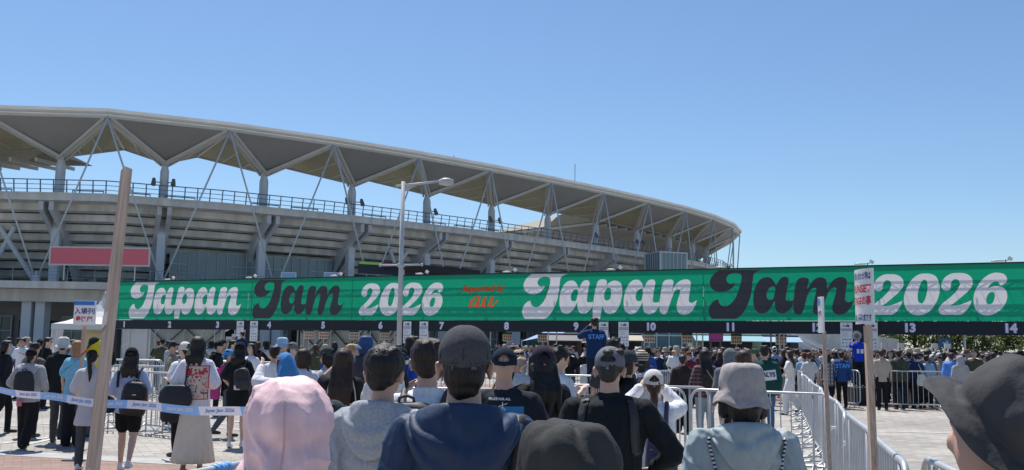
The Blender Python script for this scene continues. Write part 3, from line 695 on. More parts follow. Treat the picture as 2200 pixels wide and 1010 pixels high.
# ---------------- floodlights on top of the gate
fl0 = None
m_lampw = mat('lamp_white', (.75, .75, .72), .4)
fls = [(370, 'leftmost floodlight beside the wooden pole'), (545, 'near the first black capital'), (728, 'right of the small blue notice board'), (912, 'just right of the lamp post'), (1100, 'above the small orange lettering'), (1325, 'left of the glazed stair tower'), (1562, 'where the stadium roof rods come down'), (1862, 'behind the tall wooden-stick placard'), (2158, 'rightmost above the final numerals')]
for k, (px, lb) in enumerate(fls):
    u_, _ = guv(px, 600)
    if fl0 is None:
        fl0 = empty('floodlight', (0, 0, 0)); fl0.scale = (.7, .7, .7)
        mb = MB(); mb.loft([(-.35, 0, -.05, .02, .02), (-.35, 0, -.04, .34, .13), (-.35, 0, .03, .36, .15), (-.35, 0, .06, .2, .1)], 16); mb.build('reflector', m_lampw, fl0, True)
        mb = MB(); mb.box((.35, -.05, .12), (.26, .12, .2), Matrix.Rotation(R(35), 3, 'Y')); mb.build('lamp_head', m_lampw, fl0)
        mb = MB(); mb.tube((-.1, 0, -.02), (.3, 0, .05), .02, 6); mb.tube((.1, 0, -.1), (.1, .0, .06), .025, 6); mb.build('bracket', m_truss, fl0)
        o = fl0
    else: o = copy_tree(fl0)
    o.location = GL + GD * u_ + GN * .12 + Vector((0, 0, ZB1 + .1)); o.rotation_euler.z = GYAW
    tag(o, 'white floodlight on top of the banner, ' + lb, 'floodlight', 'floodlights along the top of the gate')

# ================================================================ LAMP POST
lp = empty('street_lamp', (at(857, 745, 36).x, 36, 0), 0, 'tall pale grey street lamp with a round head in front of the green banner', 'street lamp')
m_lp = mat('pale_grey_pole', (.46, .48, .50), .45, var=.05, vscale=2)
lx = at(862, 392, 36).x - lp.location.x; topz = at(862, 390, 36).z
mb = MB(); mb.tube((0, 0, 0), (0, 0, topz), .1, 14, .075); mb.build('pole', m_lp, lp, True)
mb = MB(); mb.box((0, 0, .15), (.34, .34, .3)); bevel(mb.build('base', m_lp, lp), .03)
mb = MB(); mb.tube((-.28, 0, topz - .18), (1.35, 0, topz + .02), .045, 8); mb.slab([(0, -.02, topz - .42), (.55, -.02, topz - .12), (0, -.02, topz - .16)], (0, -1, 0), .04); mb.build('arm', m_lp, lp, True)
mb = MB(); mb.loft([(1.6, 0, topz - .1, .20, .20), (1.6, 0, topz - .09, .27, .27), (1.6, 0, topz, .285, .285), (1.6, 0, topz + .09, .26, .26), (1.6, 0, topz + .14, .14, .14)], 20); mb.build('lamp_head', m_lp, lp, True)
mb = MB(); mb.loft([(1.6, 0, topz - .13, .1, .1), (1.6, 0, topz - .1, .18, .18)], 16); mb.build('diffuser', mat('lamp_glass', (.6, .6, .55), .3), lp, True)
cz_ = at(860, 570, 36).z; mb = MB(); mb.tube((-.75, 0, cz_ - .01), (.75, 0, cz_ + .03), .035, 8); mb.ell((-.77, 0, cz_ - .01), (.05, .05, .06)); mb.ell((.77, 0, cz_ + .03), (.05, .05, .06)); mb.box((0, 0, cz_), (.26, .26, .12)); mb.build('banner_bar', m_lp, lp, True)

# ================================================================ BEHIND THE GATE
m_tarp = mat('pale_grey_tarpaulin', (.34, .36, .36), .6, var=.15, vscale=1.2, bump=.5, bscale=1.5, bdist=.05)
def gp2(u_, y, z=0): return GL + GD * u_ - GN * y + Vector((0, 0, z))
for k, (ua, ub) in enumerate(((.2, 6.6), (12.6, 17.5), (17.6, 19.6))):
    o = empty('scaffold_screen', gp2((ua + ub) / 2, 3.0), GYAW, ['grey tarpaulin screen with black crossed braces under lanes 1 and 2', 'grey tarpaulin screen with crossed braces under lane 4', 'short grey tarpaulin screen with braces left of lane 5'][k], 'screen')
    W = ub - ua
    mb = MB(); mb.box((0, .2, 1.5), (W, .03, 3.0)); mb.build('tarpaulin', m_tarp, o)
    mb = MB(); nb_ = max(1, round(W / 3.0))
    for q in range(nb_):
        x0 = -W / 2 + q * W / nb_; x1 = x0 + W / nb_
        mb.tube((x0, 0, .3), (x1, 0, 2.5), .04, 6); mb.tube((x1, .06, .3), (x0, .06, 2.5), .04, 6)
        if k: mb.tube((x0 + .4, 0, .3), (x1 + .4, 0, 2.5), .03, 6)
    mb.build('brace', m_truss, o)
    mb = MB()
    for q in range(nb_ + 1): mb.tube((-W / 2 + q * W / nb_, -.05, 0), (-W / 2 + q * W / nb_, -.05, 3.0), .05, 6)
    mb.build('upright', MATS['galvanised_post'], o)
# outdoor stair with pale handrails under lane 3
st = empty('stairway', at(470, 760, 74), R(10), 'grey stairway with pale handrails rising behind lane 3', 'stairs'); st.location.z = 0
mb = MB()
for k in range(14): mb.box((-3 + k * .42, 0, .1 + k * .2), (.42, 2, .2 + .0)); mb.box((-3 + k * .42, .9, (k * .2) / 2), (.42, .1, max(.05, k * .2)))
mb.build('steps', m_conc, st)
mb = MB()
for y in (-1, 1):
    for dz in (.9, 1.25): mb.tube((-3, y, dz), (2.8, y, 2.7 + dz), .05, 6)
    for k in range(5): mb.tube((-3 + k * 1.4, y, k * .65), (-3 + k * 1.4, y, k * .65 + 1.25), .04, 6)
mb.build('handrail', m_rod, st)
pc = empty('round_pillar', (at(463, 730, 68).x, 68, 0), 0, 'cream painted round pillar behind lane 3', 'pillar'); mb = MB(); mb.tube((0, 0, 0), (0, 0, 2.6), .3, 16); mb.build('shaft', mat('cream_paint', (.5, .49, .4)), pc, True); mb = MB(); mb.box((0, 0, 2.68), (.8, .8, .16)); mb.build('capital', MATS['cream_paint'], pc)
# white pavilion tent with peaked roof
tn = empty('event_tent', (at(220, 740, 68).x, 68, 0), 0, 'white peaked pavilion tent with a cream back wall beside the stadium pillars', 'tent')
m_tent = mat('white_tent_fabric', (.74, .75, .76), .7, trans=.25, bump=.3, bscale=2, bdist=.03)
HW = 2.46; mb = MB(); ez = 2.66
prof = [(1.0, 0), (.75, .2), (.5, .5), (.3, .9), (.16, 1.35), (.06, 1.75), (.03, 1.95)]
mb.rings([[Vector((x * HW * p_, y * HW * p_, ez + h_)) for x, y in ((-1, -1), (0, -1.0), (1, -1), (1, 0), (1, 1), (0, 1), (-1, 1), (-1, 0))] for p_, h_ in prof])
mb.build('roof', m_tent, tn); mb = MB()
for x0, y0, x1, y1 in ((-1, -1, 1, -1), (1, -1, 1, 1), (1, 1, -1, 1), (-1, 1, -1, -1)):
    mb.slab([(x0 * (HW + .01), y0 * (HW + .01), ez + .02), (x1 * (HW + .01), y1 * (HW + .01), ez + .02), (x1 * (HW + .02), y1 * (HW + .02), ez - .36), (x0 * (HW + .02), y0 * (HW + .02), ez - .36)], (y0 if y0 == y1 else 0, 0, 0) if False else (Vector((y1 - y0, x0 - x1, 0))), .02)
mb.build('valance', m_tent, tn)
mb = MB(); mb.tube((0, 0, ez + 1.9), (0, 0, ez + 2.35), .2, 10, .01); mb.build('finial', mat('zinc', (.45, .47, .47), .4), tn, True)
mb = MB()
for x, y in ((-1, -1), (1, -1), (1, 1), (-1, 1)): mb.box((x * (HW - .06), y * (HW - .06), ez / 2), (.1, .1, ez))
mb.build('leg', m_tent, tn)
mb = MB()
for x in (-1, 1):
    pts = []; 
    for k in range(13):
        t_ = k / 12; pts.append((x * (HW - .1 - .75 * t_), -HW + .1 + .05 * math.sin(k * 2.4)))
    mb.add([(px_, py_, ez - .1) for px_, py_ in pts] + [(px_ * (1 if i_ < 6 else 1) + x * .25 * (i_ / 12), py_, .05) for i_, (px_, py_) in enumerate(pts)], [(i, i + 1, i + 14, i + 13) for i in range(12)])
mb.build('curtain', m_tent, tn, True)
mb = MB(); mb.box((0, HW - .12, ez / 2), (2 * HW - .25, .03, ez - .05)); mb.build('back_wall', mat('cream_tent_wall', (.66, .60, .42), .7, trans=.3), tn)
mb = MB(); mb.box((HW - .1, 0, ez / 2), (.03, 2 * HW - .3, ez - .05)); mb.build('side_wall', m_tent, tn)

# small stalls, vehicles and screens behind lanes 5 to 12
def stall(px, Y, W, H, label, body, roofc, yaw=0, name='market_stall', cat='stall', kind=0):
    c = at(px, 745, Y); o = empty(name, (c.x, Y, 0), yaw, label, cat)
    mb = MB(); mb.box((0, 0, H * .5), (W, 1.8, H)); bevel(mb.build('body', mat('stall_body_%d' % px, body, .5), o), .08)
    mb = MB(); mb.box((0, -.93, H * .62), (W * .72, .06, H * .38)); mb.build('counter_opening', m_dark, o)  # dark slab, shade behind the counter put into its colour
    mb = MB(); mb.slab([(-W * .5, -1.0, H * .95), (W * .5, -1.0, H * .95), (W * .5, -2.0, H * .82), (-W * .5, -2.0, H * .82)], (0, -.3, 1), .05); mb.build('awning', mat('stall_awning_%d' % px, roofc, .5), o)
    mb = MB()
    for q in range(4): mb.box((-W * .33 + q * W * .22, -.98, H * .28), (W * .16, .03, H * .2))
    mb.build('menu_panel', mat('menu_cream', (.55, .42, .25), var=.5, vscale=6), o)
    return o
stall(1207, 58, 2.2, 2.4, 'dark red-brown food truck behind lane 9', (.11, .05, .04), (.1, .1, .1), 0, 'food_truck', 'food truck')
stall(1262, 60, 3.2, 2.3, 'food stall with a pale grey awning behind the raised staff member', (.2, .19, .18), (.5, .5, .48))
stall(1556, 66, 4.6, 2.6, 'green and white food stall behind lane 11', (.30, .40, .30), (.25, .45, .50))
stall(1640, 68, 4.4, 2.6, 'dark food stall with a light blue awning between lanes 11 and 12', (.04, .05, .08), (.30, .45, .58))
stall(1340, 62, 2.0, 2.5, 'narrow black stall hung with dark clothes beside lane 9', (.03, .03, .03), (.4, .35, .25))
for px, Y, W, lb, c_ in ((1165, 60, 2.6, 'blue canopy tent with sloping roof behind lane 8', (.08, .2, .5)),):
    o = empty('canopy_tent', (at(px, 740, Y).x, Y, 0), 0, lb, 'tent'); mb = MB(); mb.add([(-W / 2, -1.3, 1.9), (W / 2, -1.3, 2.45), (W / 2, 1.3, 2.45), (-W / 2, 1.3, 1.9), (W * .35, 0, 2.85)], [(0, 1, 4), (1, 2, 4), (2, 3, 4), (3, 0, 4), (3, 2, 1, 0)]); mb.build('canopy', mat('blue_canopy', c_, .6), o)
    mb = MB()
    for x in (-1, 1):
        for y in (-1, 1): mb.tube((x * W * .48, y * 1.25, 0), (x * W * .48, y * 1.25, 2.0), .03, 6)
    mb.build('leg', m_rod, o)
for k, (px, Y, W, H, z_, col, lb) in enumerate(((1530, 64, .9, .5, 2.1, (.5, .05, .25), 'small pink lit board behind lane 11'), (1612, 67, 3.2, .55, 2.65, (.12, .35, .6), 'blue and orange screen over the dark stall'))):
    panel_thing('display_board', lb, 'sign', (at(px, 740, Y).x, Y - 1.2, z_), W, H, 0, .04, col, (.1, .1, .1), legs=z_)
# lane timetable signs hanging under the strip
names = ['lane 4', 'lane 5', 'the left side of lane 6', 'the right of lane 6', 'lane 8', 'the right of lane 8', 'the right of lane 9', 'lane 10', 'the left of lane 11', 'the right of lane 11', 'lane 12']
lane0 = None
for k, px in enumerate((663, 695, 760, 826, 1090, 1165, 1262, 1395, 1476, 1582, 1678)):
    o = empty('lane_sign', (at(px, 732, 55).x * .985, 54.0, 1.6), 0) if lane0 is None else copy_tree(lane0)
    if lane0 is None:
        lane0 = o; lane0.scale = (.55, .55, .55); mb = MB(); mb.box((0, 0, .45), (.95, .04, .9)); mb.build('panel', mat('lane_sign_cream', (.55, .5, .4)), o)
        mb = MB(); mb.box((0, -.03, .8), (.95, .02, .2)); mb.build('header', mat('lane_sign_dark', (.04, .05, .03)), o)
        mb = MB()
        for q in (-.3, -.08, .14, .34):
            mb.box((q, -.03, .5), (.14, .02, .2)); mb.box((q, -.03, .2), (.14, .02, .2))
        mb.build('print', mat('lane_sign_print', (.3, .1, .06)), o)
        mb = MB(); mb.tube((0, .03, -3.4), (0, .03, .2), .03, 6); mb.build('stand', m_rod, o)
    Y = 54.0 if px < 1200 else 47
    o.location = (at(px, 732, Y).x, Y, 1.86); tag(o, 'cream lane sign with dark header behind ' + names[k], 'lane sign', 'lane signs standing behind the gate')
# escalator stair behind lane 12
es = empty('escalator', (at(1735, 750, 80).x, 80, 0), 0, 'long stairway with white handrails descending to the right behind lane 12', 'stairs')
mb = MB(); mb.slab([(-4.5, 0, 3.6), (3, 0, .2), (3, 0, 0), (-4.5, 0, 2.8)], (0, -1, 0), 2.5); mb.build('flight', m_conc, es)
mb = MB()
for y in (-.1, 1.2, 2.4):
    mb.beam((-4.5, y, 4.6), (3, y, 1.1), .12, .1); mb.beam((-4.5, y, 4.2), (3, y, .8), .04, .04)
mb.build('handrail', mat('white_rail', (.7, .72, .75), .4), es)
wl = empty('low_wall', (at(1790, 750, 82).x, 82, 0), 0, 'pale grey embankment wall right of the stairway behind lane 12', 'wall'); mb = MB(); mb.slab([(-3, 0, 0), (5.5, 0, 0), (5.5, 0, 2.6), (-5, 0, 3.9), (-5, 0, 3.0)], (0, -1, 0), 1); mb.build('wall', m_conc2, wl)
# teal glazed hall behind lane 10
gh = empty('glass_hall', (at(1425, 740, 78).x, 78, 0), R(-20), 'teal glass-fronted hall behind lanes 10 and 11', 'building'); W = 13
mb = MB(); mb.box((0, 2, 2.0), (W, 4, 4.0)); mb.build('glazing', mat('teal_glass', (.10, .20, .23), .3, var=.3, vscale=.8), gh)
mb = MB()
for k in range(14): mb.box((-W / 2 + k * W / 13, -.08, 2.0), (.09, .1, 4.0))
for z in (1.4, 2.6, 3.95): mb.box((0, -.1, z), (W, .08, .12))
mb.build('frame', m_col, gh)
mb = MB(); mb.box((0, 1.9, 4.1), (W + .6, 4.6, .2)); mb.build('roof', m_conc, gh)
# blue event bus/banner on the right and site hoarding
bb = panel_thing('event_hoarding', 'long blue and green printed hoarding in front of the trees under lane 14', 'hoarding', (at(2135, 748, 95).x, 95, .9), 5.8, .75, R(-2), .03, (.06, .22, .55), (.08, .25, .6), legs=.9)
mb = MB()
for k in range(9): mb.box((-2.2 + k * .33, -.06, .38 + .08 * math.sin(k * 2)), (.28, .03, .26), Matrix.Rotation(R(15 * math.sin(k)), 3, 'Y'))
mb.build('print', mat('hoarding_green', (.05, .35, .15)), bb)
for k, (px, lb) in enumerate(((1900, 'small white placard held over the crowd left of lane 13'), (1936, 'white placard with printed lines over the crowd under lane 13'), (2008, 'white placard marked with the number 7 above the crowd'), (2036, 'pale blue placard in the crowd between lanes 13 and 14'))):
    Y = 44; o = panel_thing('placard', lb, 'sign', (at(px, 747, Y).x, Y, 1.78), .27, .22, 0, .01, (.7, .7, .75), (.6, .6, .65), legs=.9)
ar = panel_thing('arrow_sign', 'dark blue board with a pale arrow pointing at the crowd under lane 13', 'sign', (at(2031, 738, 60).x, 60, 1.9), .75, .55, 0, .02, (.03, .09, .2), (.03, .08, .18), legs=1.9)
mb = MB(); mb.box((-.02, -.08, .27), (.4, .03, .05)); mb.box((.1, -.08, .33), (.24, .03, .05), Matrix.Rotation(R(40), 3, 'Y')); mb.box((.1, -.08, .21), (.24, .03, .05), Matrix.Rotation(R(-40), 3, 'Y')); mb.build('arrow', mat('arrow_pale', (.45, .65, .75)), ar)

# ================================================================ TREES beyond
m_leaf = mat('tree_leaves', (.065, .10, .028), .7, var=.45, vscale=1.2, trans=.3); m_leaf2 = mat('tree_leaves_light', (.13, .17, .035), .7, var=.4, vscale=1.2, trans=.3); m_bark = mat('tree_bark', (.10, .08, .06), .9)
def tree(x, y, h, r, k, label):
    o = empty('broadleaf_tree', (x, y, 0), 0, label, 'tree', 'trees beyond the entrance gate')
    mb = MB(); mb.tube((0, 0, 0), (0, 0, h * .5), .16, 8, .1)
    rnd = random.Random(k)
    tips = []
    for q in range(7):
        a_ = q * .9; e = Vector((math.cos(a_) * r * .5, math.sin(a_) * r * .5, h * (.6 + .1 * (q % 3)))); mb.tube((0, 0, h * (.25 + .03 * q)), e, .07, 5, .02); tips.append(e)
    mb.build('trunk', m_bark, o)
    for nm, ml, sd in (('crown', m_leaf, 0), ('crown', m_leaf2, 9)):
        rnd = random.Random(k + sd); mb = MB(); cl = []
        for q in range(26):
            a_ = rnd.uniform(0, 6.3); rr = r * rnd.uniform(.2, 1); zz = h * rnd.uniform(.30, .95); lim = 1 - abs(zz / h - .55) * 1.1
            cl.append((Vector((math.cos(a_) * rr * lim, math.sin(a_) * rr * lim, zz)), rnd.uniform(.35, .8)))
        for c_, cr in cl:
            for q in range(42):
                d_ = Vector((rnd.gauss(0, 1), rnd.gauss(0, 1), rnd.gauss(0, .8))).normalized() * cr * rnd.uniform(.5, 1.05); p_ = c_ + d_; s_ = rnd.uniform(.08, .17)
                a_ = Vector((rnd.uniform(-1, 1), rnd.uniform(-1, 1), rnd.uniform(-1, 1))).normalized(); b_ = a_.cross(Vector((rnd.uniform(-1, 1), rnd.uniform(-1, 1), .3))).normalized()
                mb.add([p_ - a_ * s_, p_ + b_ * s_ * .6, p_ + a_ * s_, p_ - b_ * s_ * .6], [(0, 1, 2, 3)])
        mb.build(nm, ml, o, fix=False)
tl = ['behind the white placards left of lane 13', 'directly under the 13', 'right of the 13', 'behind the arrow board', 'left of the blue hoarding', 'over the left end of the blue hoarding', 'over the middle of the blue hoarding', 'under the 14', 'at the picture edge right of lane 14', 'behind the staff member with the megaphone', 'far right beyond the hoarding']
for k, px in enumerate((1890, 1925, 1965, 2003, 2042, 2078, 2112, 2150, 2190, 1868, 2225)):
    Y = 108 + (k * 37 % 13); hh = 5.0 + (k * 13 % 7) * .28
    tree(at(px, 745, Y).x, Y, hh, 2.3, k * 17 + 3, ('yellow-green' if k % 3 == 1 else 'dark green') + ' leafy tree beyond the gate ' + tl[k])
sheet('hedge_ground', [(38, 100), (90, 100), (120, 140), (38, 140)], .02, mat('dark_soil', (.08, .08, .06), .9))  # even dark soil colour under the trees
# ================================================================ CROWD BARRIERS
m_galv = mat('galvanised_tube', (.50, .52, .54), .35, metal=.35, var=.12, vscale=6)
BW, BH = 2.0, 1.1
def rounded(x0, x1, z0, z1, r, n=5):
    pts = []
    for cx, cz, a0 in ((x1 - r, z1 - r, 0), (x0 + r, z1 - r, 90), (x0 + r, z0 + r, 180), (x1 - r, z0 + r, 270)):
        for k in range(n + 1):
            a_ = R(a0 + 90 * k / n); pts.append((cx + r * math.cos(a_), 0, cz + r * math.sin(a_)))
    return pts
def make_barrier():
    o = empty('crowd_barrier')
    mb = MB(); mb.path(rounded(-BW / 2 + .03, BW / 2 - .03, .16, BH - .019, .14), .019, 8, True); mb.build('frame', m_galv, o, True)
    mb = MB()
    for k in range(1, 14):
        x = -BW / 2 + .03 + k * (BW - .06) / 14; mb.tube((x, 0, .17), (x, 0, BH - .03), .0085, 6, caps=False)
    mb.build('upright_bars', m_galv, o, True)
    for s_ in (-1, 1):
        mb = MB(); x = s_ * (BW / 2 - .3); mb.tube((x, 0, .02), (x, 0, BH - .04), .014, 7)
        mb.path([(x, -.30, .015), (x, -.24, .03), (x, 0, .05), (x, .24, .03), (x, .30, .015)], .017, 7); mb.tube((x, -.2, .03), (x, 0, .2), .01, 5); mb.tube((x, .2, .03), (x, 0, .2), .01, 5)
        mb.build('foot', m_galv, o, True)
    return o
bar0 = None; BARS = []
def barrier(x, y, ang, label, group='steel crowd barriers on the plaza'):
    global bar0
    if bar0 is None: bar0 = make_barrier(); o = bar0
    else: o = copy_tree(bar0)
    o.location = (x, y, 0); o.rotation_euler = (0, 0, ang); tag(o, label, 'crowd barrier', group); BARS.append(o); return o
def row(p, q, labels, gap=0.03, group='steel crowd barriers on the plaza', skew=0):
    p, q = Vector(p), Vector(q); d = (q - p).normalized(); ang = math.atan2(d.y, d.x)
    for k, lb in enumerate(labels):
        c = p + d * (BW / 2 + k * (BW + gap)); j = math.sin(k * 2.7) * skew
        barrier(c.x, c.y, ang + j, lb, group)
# long row receding on the right (near to far)
nth = ['nearest', 'second', 'third', 'fourth', 'fifth', 'sixth', 'seventh', 'eighth', 'ninth', 'tenth', 'eleventh']
P0 = Vector((1.98, 4.95)); P1 = Vector((7.9, 27.0))
row(P0, P1, ['%s barrier of the long row running away from the viewer to lane 12' % nth[k] for k in range(11)], group='barriers in the long receding row', skew=.035)
row((2.25, 5.42), (1.80, 3.1), ['close barrier end beside the person in the black bucket hat'], group='barriers in the long receding row')
# across the middle
a_, b_ = onz(1448, 832, 1.1), onz(1797, 845, 1.1); row((b_.x, b_.y), (a_.x, a_.y), ['white-lit barrier crossing in front of the plaid shirt and jeans', 'barrier joined on behind the woman in the white cap'], group='barriers across the middle')
a_, b_ = onz(1712, 789, 1.1), onz(1848, 795, 1.1); row((b_.x, b_.y), (a_.x, a_.y), ['far barrier in front of the staff member in the blue jacket'], group='barriers across the far lane')
a_, b_ = onz(1880, 795, 1.1), onz(1997, 797, 1.1); row((a_.x, a_.y), (b_.x, b_.y), ['far barrier in front of the hanging white drawstring bag', 'far barrier in front of the light blue shirt', 'far barrier hidden partly by the black bucket hat'], group='barriers across the far lane')
for (x0, y0, x1, y1, lb) in ((1165, 803, 1250, 805, 'barrier behind the raised hand of the dark-capped woman'), (1232, 824, 1330, 826, 'barrier behind the grey-capped man in black'), (1480, 800, 1560, 803, None),
                             (855, 831, 935, 832, 'barrier behind the grey hoodie and white shirt'), (560, 792, 640, 795, 'barrier beside the woman under the blue towel'), (690, 791, 760, 793, 'barrier behind the wavy-haired woman')):
    if lb is None: continue
    a_ = onz(x0, y0, 1.1); b_ = onz(x1, y1, 1.1); row((a_.x, a_.y), (b_.x, b_.y), [lb], group='barriers across the middle')
k = 0
for (x0, y0, x1, y1, n, g) in ((60, 768, 130, 769, 3, 'behind the grey hoodie on the left'), (205, 771, 330, 773, 3, 'farthest, under lane 1'), (235, 783, 330, 785, 1, 'behind the striped shirt'), (215, 794, 300, 797, 1, 'nearest behind the striped shirt')):
    a_ = onz(x0, y0, 1.1); b_ = onz(x1, y1, 1.1); row((a_.x, a_.y), (b_.x, b_.y), ['steel barrier %s%s' % (g, ('', ', next one', ', last one')[q]) for q in range(n)], group='barriers left of the gate')
a_ = onz(334, 797, 1.1); b_ = onz(405, 803, 1.1); barrier((a_.x + b_.x) / 2, (a_.y + b_.y) / 2, R(-38), 'blue-taped barrier between the striped shirt and the man in brown', 'barriers left of the gate')
a_ = onz(428, 1006, 1.1); b_ = onz(540, 985, 1.1); dv = (Vector((b_.x, b_.y)) - Vector((a_.x, a_.y))).normalized()
nb_ = barrier(a_.x + dv.x * .72, a_.y + dv.y * .72, math.atan2(dv.y, dv.x), 'close barrier wrapped with blue tape beside the pink hood', 'barriers left of the gate')
# more barriers in the far field
rf = random.Random(5)
for k, (px, Y, ang) in enumerate(((1255, 30, 80), (1150, 34, 8), (1215, 31, 80), (1320, 30, 85), (1420, 24, 60), (1010, 34, 5), (900, 36, 10), (760, 38, 5), (640, 36, 0), (480, 40, 0), (420, 38, -5), (1930, 33, 5))):
    p = at(px, 745, Y); barrier(p.x, Y, R(ang), 'distant steel barrier standing below lane %s' % ('9', '8', 'eight and a half', '9, edge on', '10', '7', '6, right of the lamp post', '5', '4', '3', '2', '13')[k] if k != 2 else 'distant barrier turned edge-on left of the raised staff member', 'distant barriers before the gate')
# blue wrap and string ties
m_wrap = mat('blue_plastic_tape', (.16, .40, .75), .45); m_string = mat('white_string', (.75, .75, .75), .8)
o = tag(MB_ := None, None) if False else None
mb = MB(); c = Vector((a_.x, a_.y, 1.081)) + Vector((dv.x, dv.y, 0)) * .1; dd3 = Vector((dv.x, dv.y, 0))
for k in range(4): mb.tube(c + dd3 * (k * .03), c + dd3 * (k * .03 + .032), .024 + .002 * (k % 2), 10)
mb.slab([c + dd3 * .1 + Vector((0, 0, .0)), c + dd3 * .14 + Vector((0, 0, .01)), c + dd3 * .12 + Vector((.03, -.02, -.07)), c + dd3 * .09 + Vector((.02, -.02, -.07))], (0, -1, 0), .002)
tag(mb.build('tape_wrap', m_wrap, None, True), 'blue plastic tape wound round the top of the close barrier', 'tape')
def string_tie(p, label):
    mb = MB()
    for k in range(4): mb.tube(Vector((-.028, 0, k * .006)), Vector((.028, .0, k * .006 + .003)), .004, 5)
    for ax_ in ((.05, -.03, -.02), (-.045, -.035, .025), (.06, -.02, .03), (-.05, -.02, -.035)): mb.tube(Vector((0, -.022, .01)), Vector(ax_), .003, 4)
    mb.ell((0, -.022, .01), (.014, .012, .012), None, 8, 5)
    o = mb.build('string_tie', m_string, None, True); o.location = p; return tag(o, label, 'string tie', 'white string ties on the barriers')
drow = (P1 - P0).normalized()
for k, (s_, z, lb) in enumerate(((.05, .86, 'on the first barrier, upper'), (2.03, .78, 'where first and second barriers of the row meet'), (2.02, .35, 'low down where first and second barriers meet'), (4.06, .82, 'where second and third barriers of the row meet'), (6.1, .8, 'where third and fourth barriers of the row meet'), (4.06, .3, 'low down between second and third barriers'))):
    p = P0 + drow * s_; string_tie((p.x - .02, p.y, z), 'knotted white string tie ' + lb)

# ================================================================ TAPE with repeated lettering
tp = empty('barrier_tape', (0, 0, 0), 0, 'long blue and white plastic tape printed with repeated lettering strung across the left foreground', 'tape')
T0 = onz(-60, 826, 1.1); T1 = onz(560, 884, 1.1); NSEG = 48; TWD = .078
def tpos(s, v):
    """s 0..1 along, v -.5...5 across"""
    p = T0.lerp(T1, s); z = 1.115 - .045 * math.sin(math.pi * s) + .01 * math.sin(s * 21)
    tw_ = .12 + .22 * math.sin(s * 7.0 + 1)
    dirv = (T1 - T0); dirv.z = 0; dirv.normalize(); nv = Vector((dirv.y, -dirv.x, 0))
    return Vector((p.x, p.y, z - .03)) + Vector((0, 0, 1)) * v * TWD * math.cos(tw_) + nv * v * TWD * math.sin(tw_)
TL = (Vector((T1.x, T1.y)) - Vector((T0.x, T0.y))).length
m_tw = mat('tape_white', (.66, .68, .78), .4, trans=.25); m_tb = mat('tape_blue', (.20, .42, .80), .4, trans=.25)
per = .62
for nm, mt, ph in (('white_section', m_tw, 0), ('blue_section', m_tb, 1)):
    s_ = 0.0; k = 0
    while s_ < TL:
        if k % 2 == ph:
            mb = MB(); e_ = min(s_ + per, TL); N_ = 8
            for q in range(N_):
                a0, a1 = (s_ + (e_ - s_) * q / N_) / TL, (s_ + (e_ - s_) * (q + 1) / N_) / TL
                mb.quad(tpos(a0, -.5), tpos(a1, -.5), tpos(a1, .5), tpos(a0, .5))
            mb.build(nm, mt, tp, True, fix=False)
        s_ += per; k += 1
tm = textmesh('Japan Jam 2026', size=1, bold=.035, shear=.3, ax='LEFT', ay='BOTTOM'); xs = [v.co.x for v in tm.vertices]; ys = [v.co.y for v in tm.vertices]; x0, x1, y0, y1 = min(xs), max(xs), min(ys), max(ys)
for nm, mt, ph in (('blue_lettering', mat('tape_ink_blue', (.12, .33, .70), .5), 0), ('white_lettering', mat('tape_ink_white', (.75, .77, .82), .5), 1)):
    k = 0; s_ = 0.0
    while s_ + per <= TL + .01:
        if k % 2 == ph:
            vs = []
            for v in tm.vertices:
                u_ = (v.co.x - x0) / (x1 - x0); w_ = (v.co.y - y0) / (y1 - y0); p = tpos((s_ + per * (.14 + .72 * u_)) / TL, -.26 + .56 * w_); vs.append(p + Vector((-.1, -1, .05)).normalized() * .003)
            mb = MB(); mb.add(vs, [tuple(p.vertices) for p in tm.polygons]); mb.build(nm, mt, tp, fix=False)
        s_ += per; k += 1
bpy.data.meshes.remove(tm)

# ================================================================ WOODEN POLE, PLACARDS ON STICKS
def wood(name, c1, c2, sc_=1.0):
    m = bpy.data.materials.new(name); m.use_nodes = True; n = m.node_tree; b = n.nodes['Principled BSDF']; b.inputs['Roughness'].default_value = .7
    tc = n.nodes.new('ShaderNodeTexCoord'); mp = n.nodes.new('ShaderNodeMapping'); mp.inputs['Scale'].default_value = (60 * sc_, 60 * sc_, 2.5); n.links.new(tc.outputs['Object'], mp.inputs[0])
    t = n.nodes.new('ShaderNodeTexNoise'); t.inputs['Scale'].default_value = 1; t.inputs['Detail'].default_value = 5; n.links.new(mp.outputs[0], t.inputs[0])
    r_ = n.nodes.new('ShaderNodeValToRGB'); r_.color_ramp.elements[0].color = (*c1, 1); r_.color_ramp.elements[1].color = (*c2, 1); r_.color_ramp.elements[0].position = .35; r_.color_ramp.elements[1].position = .65
    n.links.new(t.outputs[0], r_.inputs[0]); n.links.new(r_.outputs[0], b.inputs['Base Color'])
    bp = n.nodes.new('ShaderNodeBump'); bp.inputs['Strength'].default_value = .3; bp.inputs['Distance'].default_value = .002; n.links.new(t.outputs[0], bp.inputs['Height']); n.links.new(bp.outputs[0], b.inputs['Normal']); return m
m_wood = wood('weathered_timber', (.23, .155, .12), (.40, .30, .24)); m_stick = wood('pale_stick_wood', (.42, .28, .20), (.58, .44, .34), 2)
wp = empty('wooden_pole', (0, 0, 0), 0, 'tall square timber pole leaning slightly, close to the viewer on the left', 'pole')
top = at(272, 365, 4.9); mid = at(199, 1010, 3.95); d_ = (top - mid).normalized(); bot = mid - d_ * (mid.z / d_.z)
wp.location = bot; L_ = (top - bot).length
q_ = (top - bot).to_track_quat('Z', 'Y'); wp.rotation_mode = 'QUATERNION'; wp.rotation_quaternion = q_ @ Euler((0, 0, R(28))).to_quaternion()
mb = MB(); mb.box((0, 0, L_ / 2), (.042, .042, L_)); bevel(mb.build('post', m_wood, wp), .002)
